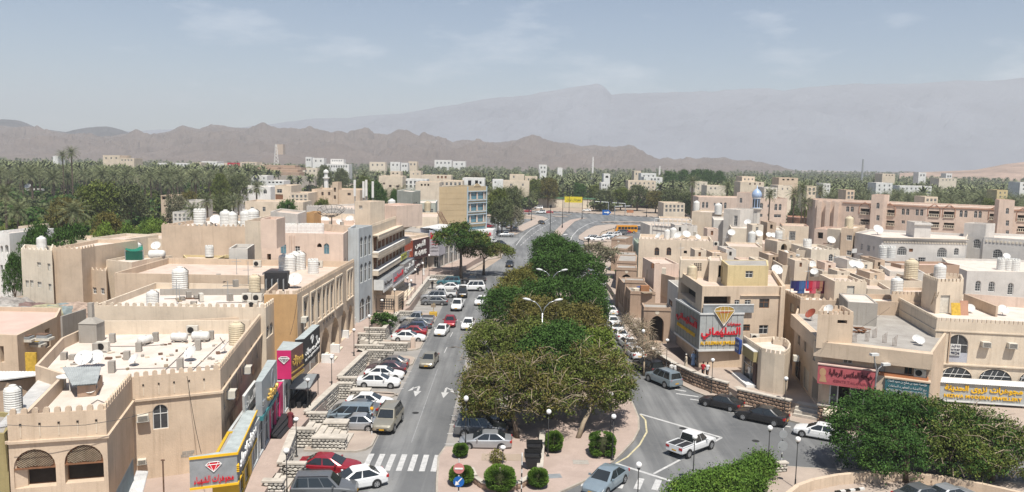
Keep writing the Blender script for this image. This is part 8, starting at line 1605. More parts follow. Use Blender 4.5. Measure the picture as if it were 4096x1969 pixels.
x,y=P(1318,1905,.05);bk=thing('bicycle','pale bicycle leaning in front of the dark red sedan','bicycle',(x,y,.05),None,.15)
for dx in(-.5,.5):m=M();m.tube([(dx+.32*math.cos(a),0,.33+.32*math.sin(a))for a in np.linspace(0,2*PI,17)],.022,rub,5);obj('wheel',m.mesh('wheel'),bk)
m=M();fm=mat('bicycle_paint',(.5,.46,.36),.4);m.tube([(-.5,0,.33),(-.1,0,.35),(.35,0,.78),(-.2,0,.8),(-.1,0,.35)],.02,fm,5);m.tube([(-.5,0,.33),(-.2,0,.8),(-.22,0,.9)],.018,fm,5);m.tube([(.5,0,.33),(.35,0,.78),(.32,0,1.0),(.45,.2,1.02)],.018,fm,5);obj('frame',m.mesh('frame'),bk);m=M();m.cbox((-.22,0,.9),(.25,.14,.06),rub);obj('saddle',m.mesh('saddle'),bk)
cw=[P(3150,1985,.9),P(3200,1945,.9),P(3260,1923,.9),P(3357,1904,.9),P(3470,1893,.9),P(3620,1893,.9),P(3780,1912,.9),P(3930,1940,.9),P(4150,1990,.9)]
t=thing('curved_wall','smooth curved tan wall sweeping under the big trees at the bottom right','wall',(cw[3][0],cw[3][1],.15));m=M()
for a,b in zip(cw,cw[1:]):Fr(a,b).box(m,-.02,Fr(a,b).l+.02,-.3,.95,-.35,0,sand)
part('wall',m,t)
t=thing('striped_kerb','black and white striped kerb at the bottom right edge','kerb',(27,56.5,0));a,b=P(3345,1972,.2),P(3460,1958,.2);fr=Fr(a,b)
for k in range(6):m=M();fr.box(m,k*fr.l/6,(k+1)*fr.l/6,0.1,.3,-.2,0,whitem if k%2 else black);part('block',m,t)
x,_,zz=PY(3512,1405,70);t=thing('street_light','white street light with two heads of different height above the dark trees','street light',(x,70,.15));m=M();m.lathe([(.12,.15),(.07,5)],8,steel,(x,70,0));m.tube([(x,70,5),(x,70,6.2),(x-.25,70,7.2),(x-.3,70,7.6)],.06,steel);part('pole',m,t);m=M();m.tube([(x,70,5.4),(x+.15,70,6.4),(x+.45,70,6.7)],.05,steel);part('arm',m,t)
for q in((x-.32,7.65),(x+.8,6.75)):m=M();m.cbox((q[0],70,q[1]),(.75,.4,.22),whitem,.2);part('lamp_head',m,t)
x,y=P(1733,1263,.15);t=thing('stall','small yellow stand with a pale parasol top on the fifth island','stall',(x,y,.15));m=M();m.box(x-.6,x+.6,y-.4,y+.4,.15,.75,woody);part('counter',m,t);m=M();m.tube([(x,y,.7),(x+.1,y,2.2)],.05,woody);m.cbox((x,y,1.5),(.7,.4,.5),barkp);part('rack',m,t)
x,y=P(1652,1392,.15);m=M();m.cbox((x,y,.15),(.55,.55,1.35),pink);m.cbox((x-1.3,y,.15),(1.9,.5,.75),cement);solo('pillar',m,'pinkish stub pillar with low block in front of the cream-white sedan','pillar',loc=(x,y,.15))
def pole(px,py,pyt,lb,r=.12,m=black,arms=False):
 x,y=P(px,py,.2);Y=y;zt=PY(px,pyt,Y)[2];t=thing('lamp_post',lb,'street lamp',(x,y,.2),'dark lamp posts at the junction');b=M();b.lathe([(r*2.2,.2),(r*2.2,.8),(r,1.2),(r*.7,zt)],8,m,(x,y,0));part('pole',b,t);b=M();b.lathe([(.12,zt),(.34,zt+.3),(.34,zt+.8),(.1,zt+1.0)],8,m,(x,y,0));part('lantern',b,t)
for px,py,pt,lb in((2249,911,785,'tall dark lamp post on the long median strip, left'),(2328,876,785,'tall dark lamp post at the tip of the median strip'),(2200,945,832,'dark lamp post behind the farthest median tree'),(2125,882,818,'dark lamp post on the left pavement of the bend'),(2276,853,760,'dark lamp post under the left end of the banner'),(2349,842,770,'dark lamp post under the right end of the banner'),(2116,860,806,'dark lamp post farther left on the bend'),(2353,1008,966,'short dark lamp post at the side lane'),(2586,868,826,'lamp post by the sand trees right of the signals')):pole(px,py,pt,lb)
def signal(px,py,pyt,ax_,lb):
 x,y=P(px,py,.2);zt=PY(px,pyt,y)[2];t=thing('traffic_signal',lb,'traffic light',(x,y,.2),'traffic signals of the junction');m=M();m.tube([(x,y,.2),(x,y,zt)],.18,greym,8);part('pole',m,t);e=PY(ax_,pyt-4,y);m=M();m.tube([(x,y,zt-.2),(e[0],y,zt+.1)],.12,greym,6);part('arm',m,t)
 for k in(1.0,.55):q=x+(e[0]-x)*k;m=M();m.box(q-.3,q+.3,y-.3,y,zt-.7,zt+.9,trim);part('signal_head',m,t)
signal(2432,878,808,2377,'traffic signal with its long arm reaching left');signal(2458,880,824,2525,'traffic signal with its arm reaching right');signal(2500,860,813,2447,'farther traffic signal with arm to the left')
t,x,y=post('road_sign','blue direction arrow sign on the slim island','road sign',2426,881,.2,4.0,.12,False);m=M();m.add([(x-1.9,y-.2,2.4),(x+.8,y-.2,2.4),(x+1.9,y-.2,3.5),(x+.8,y-.2,4.6),(x-1.9,y-.2,4.6)],[(0,1,2,3,4)],mat('sign_blue',(.01,.12,.42),.4));part('sign_plate',m,t);m=M();m.add([(x-1.2,y-.22,3.3),(x+.3,y-.22,3.3),(x+.3,y-.22,2.9),(x+1.2,y-.22,3.5),(x+.3,y-.22,4.1),(x+.3,y-.22,3.7),(x-1.2,y-.22,3.7)],[tuple(range(7))],whitesign);part('arrow',m,t)
x,y=P(2520,858,.2);m=M();m.box(x-1.6,x+1.6,y,y+.2,1.0,2.2,mat('orange_board',(.45,.19,.09)));m.box(x-1.3,x-1.1,y,y+.2,.2,1.0,greym);m.box(x+1.1,x+1.3,y,y+.2,.2,1.0,greym);solo('road_works_sign',m,'orange board on legs beyond the signals','road sign',loc=(x,y,.2))
x,y=P(2693,905,8.5);m=M()
for k in range(9):m.box(x-5+k*1.2,x-4.9+k*1.2,y,y+.15,8.1,10.4,whitem)
m.box(x-5,x+4.7,y,y+.15,10.3,10.5,whitem);m.box(x-5,x+4.7,y,y+.15,9.2,9.3,whitem);solo('frame',m,'white empty billboard frame on the roofs by the bus car park','frame',loc=(x,y,8))
for k,px in enumerate((1420,1455,1466,1492)):
 x,Y,zz=PY(px,800,128);zt=PY(px,722+(k%2)*6,128)[2];t=thing('antenna_mast','%s cell antenna mast on the balcony building roof'%['leftmost white','second','third dark','rightmost'][k],'antenna',(x,Y,14));m=M();m.tube([(x,Y,13.8),(x,Y,zt)],.09,greym,6);part('pole',m,t);m=M();m.box(x-.18,x+.18,Y-.25,Y-.1,zt-2.6,zt+.1,whitem);part('panel',m,t)
# ================================================================ PEOPLE
cr_,cw_=cloth('maroon',(.16,.03,.04)),cloth('white',(.68,.67,.64));cb_=cloth('light_blue',(.22,.33,.50));cdb=cloth('dark_blue',(.05,.08,.22));crd=cloth('red',(.42,.02,.03));cbk=cloth('black',(.03,.03,.035));ccr=cloth('cream',(.55,.47,.36))
for a in((1162,1712,1.3,0,'robe',cr_,'man in a long maroon robe walking away along the left walkway','walk',False),(2743,1474,1.24,80,'robe',ccr,'man in a cream robe walking before the dark doorway'),(2772,1462,1.24,10,'robe',cb_,'man in a light blue robe standing in the shade of the sign','stand'),(2800,1466,1.24,200,'shirt',cb_,'man in a blue shirt on the phone beside the pillar','phone',False,cbk),(2811,1507,1.2,150,'shirt',crd,'person in a red shirt striding past the pillar','walk',False,cbk),(2828,1509,1.2,150,'shirt',cw_,'person in a white shirt walking beside the one in red','walk',False,cbk),(2684,1506,.16,20,'robe',cw_,'left one of two men in white behind the silver off-roader'),(2699,1510,.16,-10,'robe',cw_,'right one of two men in white behind the silver off-roader'),(1554,1136,2.45,20,'robe',cdb,'person in dark blue at the top of the broad pale steps'),(1574,1134,2.45,0,'robe',cw_,'man in white standing at the top of the broad pale steps'),(1694,1102,1.3,0,'robe',cw_,'man in white before the maroon sign block'),(1672,1100,1.3,0,'shirt',cbk,'person in dark clothes at the maroon shop entrance','stand',False,cbk),(1638,1166,1.3,60,'robe',cw_,'man in white bending along the walkway by the lamps','walk'),(1611,1240,1.3,90,'shirt',cbk,'dark clothed person at the corner of the patterned kiosk','stand',False,cbk),(1729,1155,.1,0,'shirt',cbk,'man carrying a white board on his head between the cars','walk',False,cbk),(2612,1350,1.2,20,'robe',cdb,'figure in blue under the near arcade arch')):
 person(*a)
x,y=P(1729,1155,.1);m=M();m.cbox((x,y,1.85),(1.6,1.0,.12),whitep,.5);solo('board',m,'white board carried over a man head','board',loc=(x,y,1.85))
# ================================================================ THINGS ON THE ROOFS
ZA=8.07
tank('vert',55,1640,7.95,1.1,'big white ribbed tank on the white strip roof at the left edge')
for k,px,py,z,s,lb,*r in(('horiz',582,1378,ZA,1.0,'white horizontal tank with dark straps, left one on the bottom left roof',70),('horiz',717,1368,ZA,1.05,'white horizontal tank in the middle of the bottom left roof',5),('horiz',803,1366,ZA,1.15,'white horizontal tank on blocks, right one on the bottom left roof',5),('vert',947,1376,ZA,1.35,'cream ribbed tank behind the battlements of the bottom left building',0,creamp),('vert',1019,1166,10.0,1.25,'cream striped tank left of the black panel',0,creamp),('vert',721,1160,9.3,1.75,'pale blue-white ribbed tank before the orange room',0),('vert',611,1232,9.3,1.2,'white tank with crown lid behind the scalloped wall',0),('crown',838,1026,10.2,1.2,'crown topped tank on the yellowish room',0),('vert',1138,1085,10.0,1.5,'white tank, first of the cluster before the pink building',0),('vert',1160,1087,10.0,1.5,'white tank, second of the cluster before the pink building',0),('vert',1180,1080,10.0,1.6,'white tank, third of the cluster before the pink building',0),('vert',1198,1078,10.0,1.6,'white tank, last of the cluster before the pink building',0),('crown',1253,1094,10.0,1.4,'single white tank right of the cluster',0),('vert',903,908,12,2.0,'large white tank on the blank wall house, left',0),('vert',930,908,12,1.8,'white tank second on the blank wall house',0),('vert',984,908,12,2.0,'large white tank third on the blank wall house',0),('vert',1012,908,12,2.2,'tall white tank beside the pink stair tower',0),('horiz',950,906,12,1.2,'white horizontal tank between the upright ones',10),('crown',800,900,12,2.2,'crowned white tank at the left of the blank wall house',0),('vert',168,1002,11.2,1.3,'white tank on the off-white house at the left',0),('vert',550,1022,9.6,1.3,'white tank under the green tarpaulin',0),('horiz',628,1038,9.6,1.7,'long white tank beside the blank wall',5),('vert',2767,1119,10.3,1.25,'cream striped tank on the jewellery building',0,creamp),('vert',3362,1352,7.66,1.35,'white ribbed tank with black pipes on the tailor building',0),('vert',3006,970,8.3,1.6,'white tank left of the roof dishes',0),('crown',3114,962,9.2,1.5,'crowned white tank behind the arched door tower',0),('vert',3140,1056,8.0,1.5,'white tank with blue lines before the off-white house',0),('crown',3228,1000,8.5,1.6,'crowned tank beside the off-white house',0),('vert',3642,1114,8.8,1.9,'fat cream water drum behind the tower house',0,creamp),('vert',3585,1178,9.6,1.4,'white tank behind the leaning ladder room',0),('crown',3532,1030,9.0,1.6,'white crowned tank, left of two before the grey villa',0),('crown',3562,1032,9.0,1.6,'white crowned tank, right of two before the grey villa',0),('crown',4005,1080,7.2,1.6,'crowned tank, left of three on the single-storey grey house',0),('crown',4032,1082,7.2,1.6,'crowned tank, middle of three on the single-storey grey house',0),('crown',4058,1084,7.2,1.6,'crowned tank, right of three on the single-storey grey house',0),('vert',3757,1122,12.05,1.3,'white tank on top of the battlemented tower house',0),('vert',2872,858,10.0,2.2,'white tank left of the grey-white tower',0),('vert',2785,842,10.2,2.0,'white tank above the long cream wall',0),('vert',3395,915,11.5,1.8,'cream tank on the narrow sand house',0,creamp),('vert',2668,955,9.0,1.3,'white tank in the crowd on the cream house roof',0),('vert',2692,953,9.0,1.5,'tall white tank in the crowd on the cream house roof',0),('vert',1567,842,13.8,1.6,'white tank on the balcony building',0),('vert',1440,872,13.9,1.8,'white domed tank under the mast room',0),('vert',1710,845,10.5,1.8,'cream tank on the house with the rounded corner',0,creamp)):
 tank(k,px,py,z,s,lb,*r)
for i in range(9):tank('crown',1146+i*17,934,13.62,1.1,'small white tank, %s of the row of nine on the pink apartment building'%('first second third fourth fifth sixth seventh eighth last'.split()[i]),0)
for px,py,z,r_,az,lb in((764,1442,ZA,1.0,-30,'large white dish in the middle of the bottom left roof'),(538,1462,ZA,.8,-35,'white dish left of the large one on the bottom left roof'),(338,1470,ZA,1.15,5,'wide stained dish, left of the pair on the bottom left roof'),(385,1466,ZA,1.1,0,'wide stained dish, right of the pair on the bottom left roof'),(365,1580,ZA,.8,10,'white dish on a block near the round table'),(898,1412,ZA,.75,-70,'narrow dish seen from the side near the battlements'),(1180,1152,10.0,1.45,5,'big white dish beside the black panel'),(863,903,12,1.7,8,'flat white dish on the blank wall house'),(1040,900,12,1.3,30,'dish leaning toward the pink stair tower'),(495,1030,9.6,1.1,-40,'dish at the foot of the green tarpaulin'),(625,1005,9.6,1.3,5,'flat dish against the blank wall'),(1225,908,13.6,1.2,-20,'rusty-sided dish on the pink building'),(1300,900,13.6,1.2,20,'dish right of the wire dish'),(1400,895,13.6,1.2,-15,'dish by the mast room'),(1356,906,13.6,1.0,40,'small dish near the parapet of the pink building'),(2955,1144,10.3,.7,-20,'small dish on the jewellery building roof'),(3050,1141,10.3,.6,-60,'tilted small dish at the right of the jewellery roof'),(2633,960,9.0,1.2,-60,'dish seen edge-on on the cream house roof'),(2712,958,9.0,1.3,-35,'round dish among tanks on the cream house roof'),(2745,956,9.0,1.5,5,'big dish on the cream house roof'),(2790,962,9.0,1.1,25,'low dish at the right of the cream house roof'),(2925,948,8.3,1.5,-10,'big white dish alone on the long pale house'),(2858,950,8.5,1.4,20,'dish lying low behind the cream house'),(3035,952,8.5,1.5,5,'dish, left of three beside the arched door tower'),(3075,954,8.5,1.2,0,'dish, middle of three beside the arched door tower'),(3094,956,8.5,1.2,5,'dish, right of three beside the arched door tower'),(3105,1106,8.2,1.5,8,'very wide flat dish behind the jewellery building'),(3247,1075,8.2,1.1,-35,'upper of two dishes facing left above the laundry'),(3256,1104,8.2,1.0,-30,'lower of two dishes facing left above the laundry'),(3323,980,9.0,1.5,0,'wide dish on the off-white house'),(3412,1078,8.4,1.3,0,'left of two white dishes on the beam roof'),(3434,1082,8.4,1.3,5,'right of two white dishes on the beam roof'),(3437,1105,8.2,.9,-30,'small grey dish behind the cream rooftop room'),(3679,1382,7.66,.75,-20,'white dish on the grey roof of the tailor building'),(3666,1372,7.66,.7,-30,'second dish hidden behind the white one on the tailor building'),(3555,1235,7.7,.9,-50,'dish at the left wall of the corner building'),(3879,1252,8.8,.85,-20,'dish beside the reddish board'),(4010,1262,8.8,1.0,10,'dish at the right terrace'),(3510,940,10.7,1.8,5,'large dish on the grey villa roof'),(2990,905,9.2,1.5,-30,'dish left of the minaret foot'),(3313,1262,10.4,.9,-60,'dish seen edge-on on the tailor stair house'),(4025,1040,8,1.1,-10,'dish in front of the second grey villa'),(112,760,7.6,2.4,0,'dish on the hut in the left grove')):
 dish(px,py,z,r_,az,lb)
x,y=P(3243,1280,7.7);o=dish(3243,1282,7.66,1.15,-75,'rust red dish standing edge-on on the tailor building')
for c in KIDS.get(o.name,[])or[c for c in COL.objects if c.parent==o]:
 for s in c.material_slots:
  if s.material==whitem:s.link='OBJECT';s.material=mat('rust_red_paint',(.30,.07,.04),.7)
x,Y,zz=PY(1327,880,118);t=thing('mesh_dish','dark wire mesh dish standing above the pink building roof','satellite dish',(x,Y,13.6));m=M();C=Vector((x,Y,zz+.6));T_=Matrix.Rotation(R(20),3,'X')
for q in range(14):a=2*PI*q/14;m.tube([tuple(C+T_@Vector((r*math.cos(a),r*math.sin(a),.5*r*r/2.2)))for r in(.1,.8,1.5,2.1)],.03,black,3)
for r in(.9,1.5,2.1):m.tube([tuple(C+T_@Vector((r*math.cos(a),r*math.sin(a),.5*r*r/2.2)))for a in np.linspace(0,2*PI,19)],.03,black,3)
part('wire_bowl',m,t);m=M();m.tube([(x,Y,13.6),tuple(C)],.08,black);part('stand',m,t)
for px,py,z,az,lb in((771,1340,ZA,0,'outdoor unit behind the middle tank, bottom left roof'),(805,1207,9.3,-60,'outdoor unit at the left of the beige building roof'),(989,1207,9.3,0,'outdoor unit, left of three on the beige building roof'),(1030,1208,9.3,0,'outdoor unit, middle of three on the beige building roof'),(1067,1213,9.3,-50,'outdoor unit, right of three on the beige building roof'),(1030,1069,10.0,0,'outdoor unit left of the tank cluster'),(1276,1070,10.0,0,'outdoor unit right of the tank cluster'),(1012,1238,9.3,0,'low outdoor unit near the front parapet of the beige building'),(413,1408,ZA,0,'squat outdoor unit between concrete blocks, bottom left roof'),(2899,1110,10.3,-30,'outdoor unit by the jewellery rooftop door'),(2864,985,9,0,'outdoor unit on the crowded right roofs'),(3325,1195,8.6,0,'outdoor unit under the laundry')):ac_roof(px,py,z,az,lb,1.15)
for i,(px,py,h)in enumerate(((384,1410,.8),(450,1370,.8),(556,1406,.8),(508,1438,.7),(257,1438,.6),(290,1438,.4),(448,1490,.9),(721,1478,.9),(338,1582,.9),(793,1400,.9),(623,1365,.8),(845,1358,.8))):
 x,y=P(px,py,ZA);m=M();m.cbox((x,y,ZA),(.45,.45,h),cement,.2);solo('concrete_block',m,'concrete stub %s on the bottom left roof'%['left of the squat outdoor unit','farthest back, left','left of the strapped tank','behind the left dish','at the left edge pile','low one in the left pile','beside the sheet shed','large one before the battlements','carrying the near dish','right of the large dish','behind the strapped tank','behind the right tank'][i],'concrete block','concrete stubs on the bottom left roof',loc=(x,y,ZA))
x,y=P(352,1372,ZA);m=M();m.box(x-.8,x+.8,y,y+1.4,ZA,ZA+1.7,cement);m.add([(x-.85,y-.05,ZA+1.71),(x+.85,y-.05,ZA+1.71),(x+.85,y+1.45,ZA+1.71),(x-.85,y+1.45,ZA+1.71),(x-.2,y+.5,ZA+2.2),(x+.2,y+.5,ZA+2.2),(x+.2,y+.9,ZA+2.2),(x-.2,y+.9,ZA+2.2)],[(0,1,5,4),(1,2,6,5),(2,3,7,6),(3,0,4,7)],cement);m.cbox((x,y+.7,ZA+2.2),(.4,.4,1.3),cement);solo('chimney',m,'concrete chimney block at the back left of the bottom left roof','chimney',loc=(x,y,ZA))
a,b,c,d=P(290,1543,9.0),P(388,1535,9.0),P(405,1472,9.3),P(250,1475,9.3);corr('shed_roof','grey corrugated roof of the small roof shed by the wide dishes',[a,b,c,d],[9.0,9.0,9.4,9.4],mat('grey_sheet',(.40,.42,.41),.6,.15,1.5),16,.04)
bq('roof_shed','dark small shed under the grey corrugated roof','shed',8.85,(308,1545),(383,1540),2.6,brownp,roofg,ZA,.1)
x,y=P(268,1560,ZA);t=thing('table','white round plastic table on the bottom left terrace','table',(x,y,ZA));m=M();m.lathe([(.65,ZA+.98),(.65,ZA+1.03)],18,whitep,(x,y,0));part('top',m,t)
for q in((-.4,-.3),(.4,-.3),(.4,.35),(-.4,.35)):m=M();m.tube([(x+q[0],y+q[1],ZA),(x+q[0]*.8,y+q[1]*.8,ZA+.98)],.04,whitep);part('leg',m,t)
def cable(pts,lb,m=black,r=.025):
 b=M();b.tube(pts,r,m,4);solo('cable',b,lb,'cable','cables and pipes on the roofs',loc=pts[0])
for i,(q,lb)in enumerate((((448,1478,720,1470,880,1470),'black pipe along the front of the bottom left roof'),((640,1500,740,1405,800,1360),'diagonal pipe, left of the pair running back on the bottom left roof'),((760,1490,860,1395,900,1360),'diagonal pipe, right of the pair running back on the bottom left roof'),((400,1386,560,1385,640,1380),'thin cable between the concrete stubs'),((350,1625,390,1600,420,1612),'curled black hose on the bottom left terrace'),((880,1350,900,1380,930,1350),'tangled wires beside the cream ribbed tank'))):
 cable([(*P(q[2*k],q[2*k+1],ZA+.04),ZA+.04)for k in range(3)],lb)
rs=np.random.RandomState(12)
for i in range(46):
 px,py=rs.uniform(250,900),rs.uniform(1370,1480);x,y=P(px,py,ZA);m=M();s=.1+.22*rs.rand();m.cbox((x,y,ZA+.002),(s*1.6,s,.06+.1*rs.rand()),[barkp,cement,rustm,ivory][i%4],rs.rand()*3);o=solo('rubble',m,'bits of rubble and offcuts lying on the bottom left roof','rubble','rubble on the bottom left roof',loc=(x,y,ZA))
m=M();a=P(1058,1158,10.0);b=P(1150,1158,10.0);fr=Fr(a,b);t=thing('panel','black boarded panel structure on the tan arcade building roof','panel',(a[0],a[1],10));fr.box(m,0,fr.l,10.1,11.9,-1.6,0,trim);part('board',m,t)
for k in range(4):m=M();fr.box(m,k*fr.l/4+.2,k*fr.l/4+.3,10.0,11.2,.0,.4,greym);part('post',m,t)
t=thing('tarpaulin','green tarpaulin canopy on thin posts on the left roofs','canopy',(*P(535,1028,9.6),9.6));A_,B_,C_,D_=P(500,1000,11.1),P(572,1000,11.1),P(570,980,11.1),P(508,980,11.1);m=M();n=6;vs=[]
for i in range(n+1):
 for j in range(4):u,v=i/n,j/3;x=(A_[0]*(1-u)+B_[0]*u)*(1-v)+(D_[0]*(1-u)+C_[0]*u)*v;y=(A_[1]*(1-u)+B_[1]*u)*(1-v)+(D_[1]*(1-u)+C_[1]*u)*v;vs.append((x,y,11.1-.4*math.sin(PI*u)*math.sin(PI*(v*.6+.2))))
gt=mat('green_tarp',(.01,.20,.13),.7);m.add(vs,[(i*4+j,(i+1)*4+j,(i+1)*4+j+1,i*4+j+1)for i in range(n)for j in range(3)],gt);part('sheet',m,t);m=M();m.add([(A_[0],A_[1],10.9),(B_[0],B_[1],10.9),(B_[0],B_[1],9.6),(A_[0],A_[1],9.6)],[(0,1,2,3)],mat('green_shade_net',(.01,.09,.06),.8));part('side_net',m,t)
for p in(A_,B_):m=M();m.tube([(*p,9.6),(*p,11.1)],.06,greym);part('post',m,t)
cl=[(.02,.02,.09),(.02,.02,.12),(.05,.10,.24),(.04,.12,.30),(.45,.02,.05),(.50,.10,.14),(.30,.04,.08),(.32,.16,.10),(.12,.02,.05),(.03,.03,.05)]
for k,c in enumerate(cl):
 px=3172+k*15.5;x,y=P(px,1176,9.25);h=1.0+.3*((k*7)%3);m=M();w=.42;n=4;vs=[(x-w+2*w*i/n,y+.06*math.sin(i*2.+k),zq)for zq in(10.9,10.9-h)for i in range(n+1)];m.add(vs,[(i,i+1,n+2+i,n+1+i)for i in range(n)],mat('garment_%d'%k,c,.9,.1,5))
 solo('garment',m,['dark blue','navy','blue','bright blue','red','pink','crimson','brown','maroon','black'][k]+' garment drying on the line behind the tan terrace','clothes','clothes on the drying line',loc=(x,y,10.9))
a,b=P(3160,1180,9.25),P(3335,1178,9.25);t=thing('clothes_line','drying line on two thin posts above the tan terrace','clothes line',(a[0],a[1],9.2));m=M();m.tube([(*a,10.92),(*b,10.92)],.02,black,4);part('wire',m,t)
for p in(a,b):m=M();m.tube([(*p,8.6),(*p,11.3)],.04,greym,5);part('post',m,t)
t=thing('ladder','wooden ladder leaning on the tower house','ladder',(*P(3716,1238,9),9));x0,y0=P(3716,1240,8.8);x1,y1=P(3742,1175,11.2)
for s in(0,.45):m=M();m.tube([(x0+s,y0,8.8),(x1+s*.8,y1,11.4)],.035,barkp,5);part('rail',m,t)
for k in range(8):q=k/8+.06;m=M();m.tube([(x0+(x1-x0)*q,y0+(y1-y0)*q,8.8+2.6*q),(x0+(x1-x0)*q+.42,y0+(y1-y0)*q,8.8+2.6*q)],.025,barkp,4);part('rung',m,t)
for px,c,w,h,lb in((3825,woody,1.0,1.35,'yellow board leaning beside the grey metal door'),(3858,terra,.9,1.6,'reddish board right of the yellow one')):
 x,y=P(px,1262,8.8);m=M();m.add([(x-w/2,y,8.8),(x+w/2,y,8.8),(x+w/2,y+.3,8.8+h),(x-w/2,y+.3,8.8+h),(x-w/2,y+.06,8.8),(x+w/2,y+.06,8.8),(x+w/2,y+.36,8.8+h),(x-w/2,y+.36,8.8+h)],[(0,1,2,3),(7,6,5,4),(3,2,6,7),(1,5,6,2),(0,3,7,4)],c);solo('board',m,lb,'board',loc=(x,y,8.8))
for k,(px,py,z)in enumerate(((3410,1370,7.66),(3490,1352,7.66),(3530,1372,7.66),(3460,1366,7.66),(3570,1385,7.66))):
 m=M();x,y=P(px,py,z)
 for q in range(4):m.tube([(x+q*.12,y,z),(x+q*.13,y+.02,z+.8+.1*q)],.02,rustm,4)
 solo('rebar',m,'rusty starter bars sticking out of the tailor roof, %s cluster'%['left','back','middle','small','right'][k],'rebar','starter bars on the tailor roof',loc=(x,y,z))
x,y=P(3432,1330,7.66);m=M()
for k in range(7):m.cbox((x+(k%3)*.3,y+(k//3)*.2,7.67+.07*k),(1.5,.25,.06),wood,k*.5)
solo('timber_pile',m,'pile of reddish boards beside the white tank on the tailor roof','boards',loc=(x,y,7.7))
x,y=P(2570,1170,5.1);m=M();m.cbox((x+.5,y+1,5.12),(1.3,1.0,.9),mat('carton',(.36,.17,.08),.8));m.cbox((x-.7,y+1.6,5.12),(1.2,.9,.35),ivory,.5);m.cbox((x,y+2.4,5.12),(1.0,.7,.5),cdb,.9);m.cbox((x+.6,y-.6,5.12),(1.6,1.0,.1),barkp,.3);solo('junk_pile',m,'heap of cartons and cloth on the arcade roof','junk',loc=(x,y,5.1))
t=thing('escape_ladder','brown steel ladder slanting down left of the office tower','ladder',(*P(1755,870,9),9));a=PY(1748,848,190);b=PY(1780,905,186)
for s in(0,1.0):m=M();m.tube([(a[0]+s,a[1],a[2]),(b[0]+s,b[1],b[2])],.12,rustm,5);part('rail',m,t)
for k in range(12):q=k/12;m=M();m.tube([tuple(a[i]+(b[i]-a[i])*q for i in range(3)),(a[0]+(b[0]-a[0])*q+1.0,a[1]+(b[1]-a[1])*q,a[2]+(b[2]-a[2])*q)],.07,rustm,4);part('rung',m,t)
rs=np.random.RandomState(22)
for i in range(32):
 px,py=rs.uniform(2600,3560),rs.uniform(935,1125);z=8.4;x,y=P(px,py,z);k=i%4;m=M()
 if k==0:m.cbox((x,y,z-.4),(.9,.6,.9),ivory,rs.rand()*3)
 elif k==1:m.cbox((x,y,z-.4),(1.6,.15,.8),[wood,cement,whitem][i%3],rs.rand()*3)
 elif k==2:m.tube([(x,y,z-.4),(x+rs.uniform(-.2,.2),y,z+1.6+rs.rand())],.04,greym,4);m.tube([(x-.5,y,z+1.4),(x+.5,y,z+1.5)],.03,greym,4)
 else:m.cbox((x,y,z-.4),(2.2,.9,.12),[barkp,rustm,ivory][i%3],rs.rand()*3);m.cbox((x+.3,y,z-.28),(.7,.6,.35),[whitep,cement,cream][i%3],rs.rand())
 solo(['storage_box','board','aerial','junk_pile'][k],m,['pale storage box on the crowded right-hand roofs','loose board standing on the crowded right-hand roofs','thin aerial on the crowded right-hand roofs','low junk pile on the crowded right-hand roofs'][k],['box','board','aerial','junk'][k],['boxes','boards','aerials','junk piles'][k]+' on the right-hand roofs',loc=(x,y,z))
for k,(px,py,w,h,r_,lb)in enumerate(((2323,1849,1.3,.9,0,'square inspection cover with broken paving, beside the squarish bush'),(2215,1905,1.2,.8,.2,'dark inspection cover in front of the small round bush'),(2050,1830,5.2,1.5,.02,'bare dusty patch around the dry shrub'),(2990,1570,.9,.6,.3,'metal cover on the right platform'))):
 x,y=P(px,py,.15);z_=1.2 if k==3 else .15;x,y=P(px,py,z_);m=M();m.cbox((x,y,z_+.004),(w,h,.012),[cement,greym,earth,greym][k],r_);solo('cover' if k!=2 else 'bare_patch',m,lb,kind='structure')
for k,(x,y)in enumerate(((-9.2,74),(-7.6,101),(-10.4,119),(16.5,71),(22.5,68))):
 m=M();m.lathe([(.34,.013),(.34,.017)],14,kerbd,(x,y,0));solo('manhole_cover',m,'round manhole cover in the asphalt',kind='structure')
for k,(a,b,lb)in enumerate((((748,1505,8.9),(805,1815,4.9),'slack cable from the battlements down to the gem sign'),((20,1700,8.8),(640,1640,8.9),'thin wire strung in front of the bottom left building'),((3560,1230,9.5),(3300,1370,8.3),'wire from the corner building to the tailor roof'),((1192,1180,10.8),(1160,1340,7.5),'black cable hanging on the orange wall'))):
 p=(*P(a[0],a[1],a[2]),a[2]);q=(*P(b[0],b[1],b[2]),b[2]);cable([tuple(p[i]*(1-t)+q[i]*t-(0 if i<2 else .5*math.sin(PI*t))for i in range(3))for t in(0,.25,.5,.75,1)],lb,black,.018)
rs=np.random.RandomState(31);WD='left middle right front back sunlit'.split()
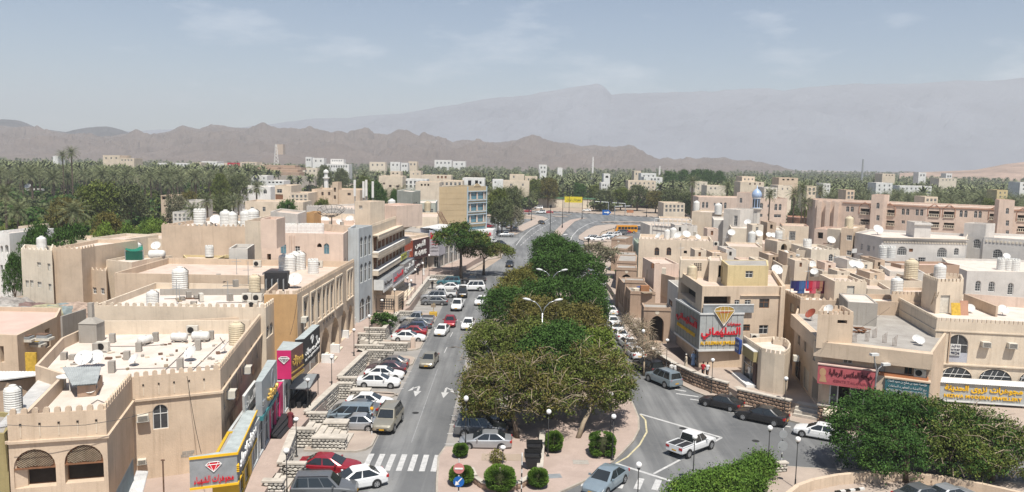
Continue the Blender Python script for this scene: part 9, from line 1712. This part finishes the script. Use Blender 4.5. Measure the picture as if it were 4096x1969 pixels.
for i in range(44):
 q=[(800,1300,1095,1150,10.0,'tan arcade building'),(650,1000,1195,1222,9.3,'beige building'),(1150,1390,898,915,13.6,'pink apartment building'),(640,1020,905,912,11.9,'blank wall house')][i%4]
 z=q[4];x,y=P(rs.uniform(q[0],q[1]),rs.uniform(q[2],q[3]),z);m=M();k=(i//4)%4
 if k==0:m.cbox((x,y,z),(.5,.5,.8),cement,rs.rand())
 elif k==1:m.tube([(x,y,z),(x,y,z+1.8+rs.rand())],.035,greym,4);m.tube([(x-.6,y,z+1.6),(x+.6,y,z+1.7)],.025,greym,4)
 elif k==2:m.cbox((x,y,z+.003),(2.0,.5,.12),[barkp,rustm,ivory][i%3],rs.rand()*3);m.cbox((x+.4,y,z+.13),(.6,.5,.3),[ivory,cement][i%2],rs.rand())
 else:m.tube([(x-2,y,z+.05),(x,y+.6,z+.05),(x+2.2,y+.2,z+.05)],.03,black,4)
 solo(['concrete_block','aerial','junk_pile','cable'][k],m,['concrete stub on the %s roof','thin aerial on the %s roof','boards and scraps on the %s roof','loose black cable on the %s roof'][k]%q[5],['concrete block','aerial','junk','cable'][k],['concrete stubs','aerials','scraps','cables'][k]+' on the '+q[5]+' roof',loc=(x,y,z))
for i,(px,py,w,zt)in enumerate(((2780,1000,46,10.2),(2850,1012,60,9.4),(2905,998,40,10.0),(2960,1040,70,9.6),(3030,1042,44,10.4),(3075,1020,50,9.3),(3180,1042,60,9.6),(3150,1012,34,10.3),(3390,1040,55,9.8),(3300,1052,44,9.4),(3445,1050,48,9.6),(3500,1040,40,10.1),(3350,1085,50,9.5),(3480,1092,60,9.6),(2700,900,50,10.2),(2830,915,44,10.8),(3010,900,44,10.6),(3070,890,36,11.2))):
 bq('roof_house','%s rooftop room %s'%(['small cream','low sandy','narrow pale grey','square pinkish','off-white','tan'][i%6],['above the arched window house','left of the gabled roof','right of the gabled roof','behind the yellow roof house','beside the stair tower','before the row of dishes','left of the off-white box house','behind the arched doorway','below the narrow sand house','before the pointed barred window','left of the crowned tanks','beside the crowned tanks','left of the two white dishes','right of the two white dishes','by the bus car park wall','left of the grey-white tower','in front of the minaret shaft','right of the minaret shaft'][i]),'building',zt,(px,py),(px+w,py+w*.02),3.5+i%3,[cream,sand,lgrey,pink,ivory,tan][i%6],roofm,6,.3,None,None,{0:[(px+w*.3,py+9,px+w*.3+10,py+26,['rd','rg','rv'][i%3])]})
for r_ in PROTO:
 def rm(o):
  for c in KIDS.get(o.name,[]):rm(c)
  bpy.data.objects.remove(o)
 rm(r_)
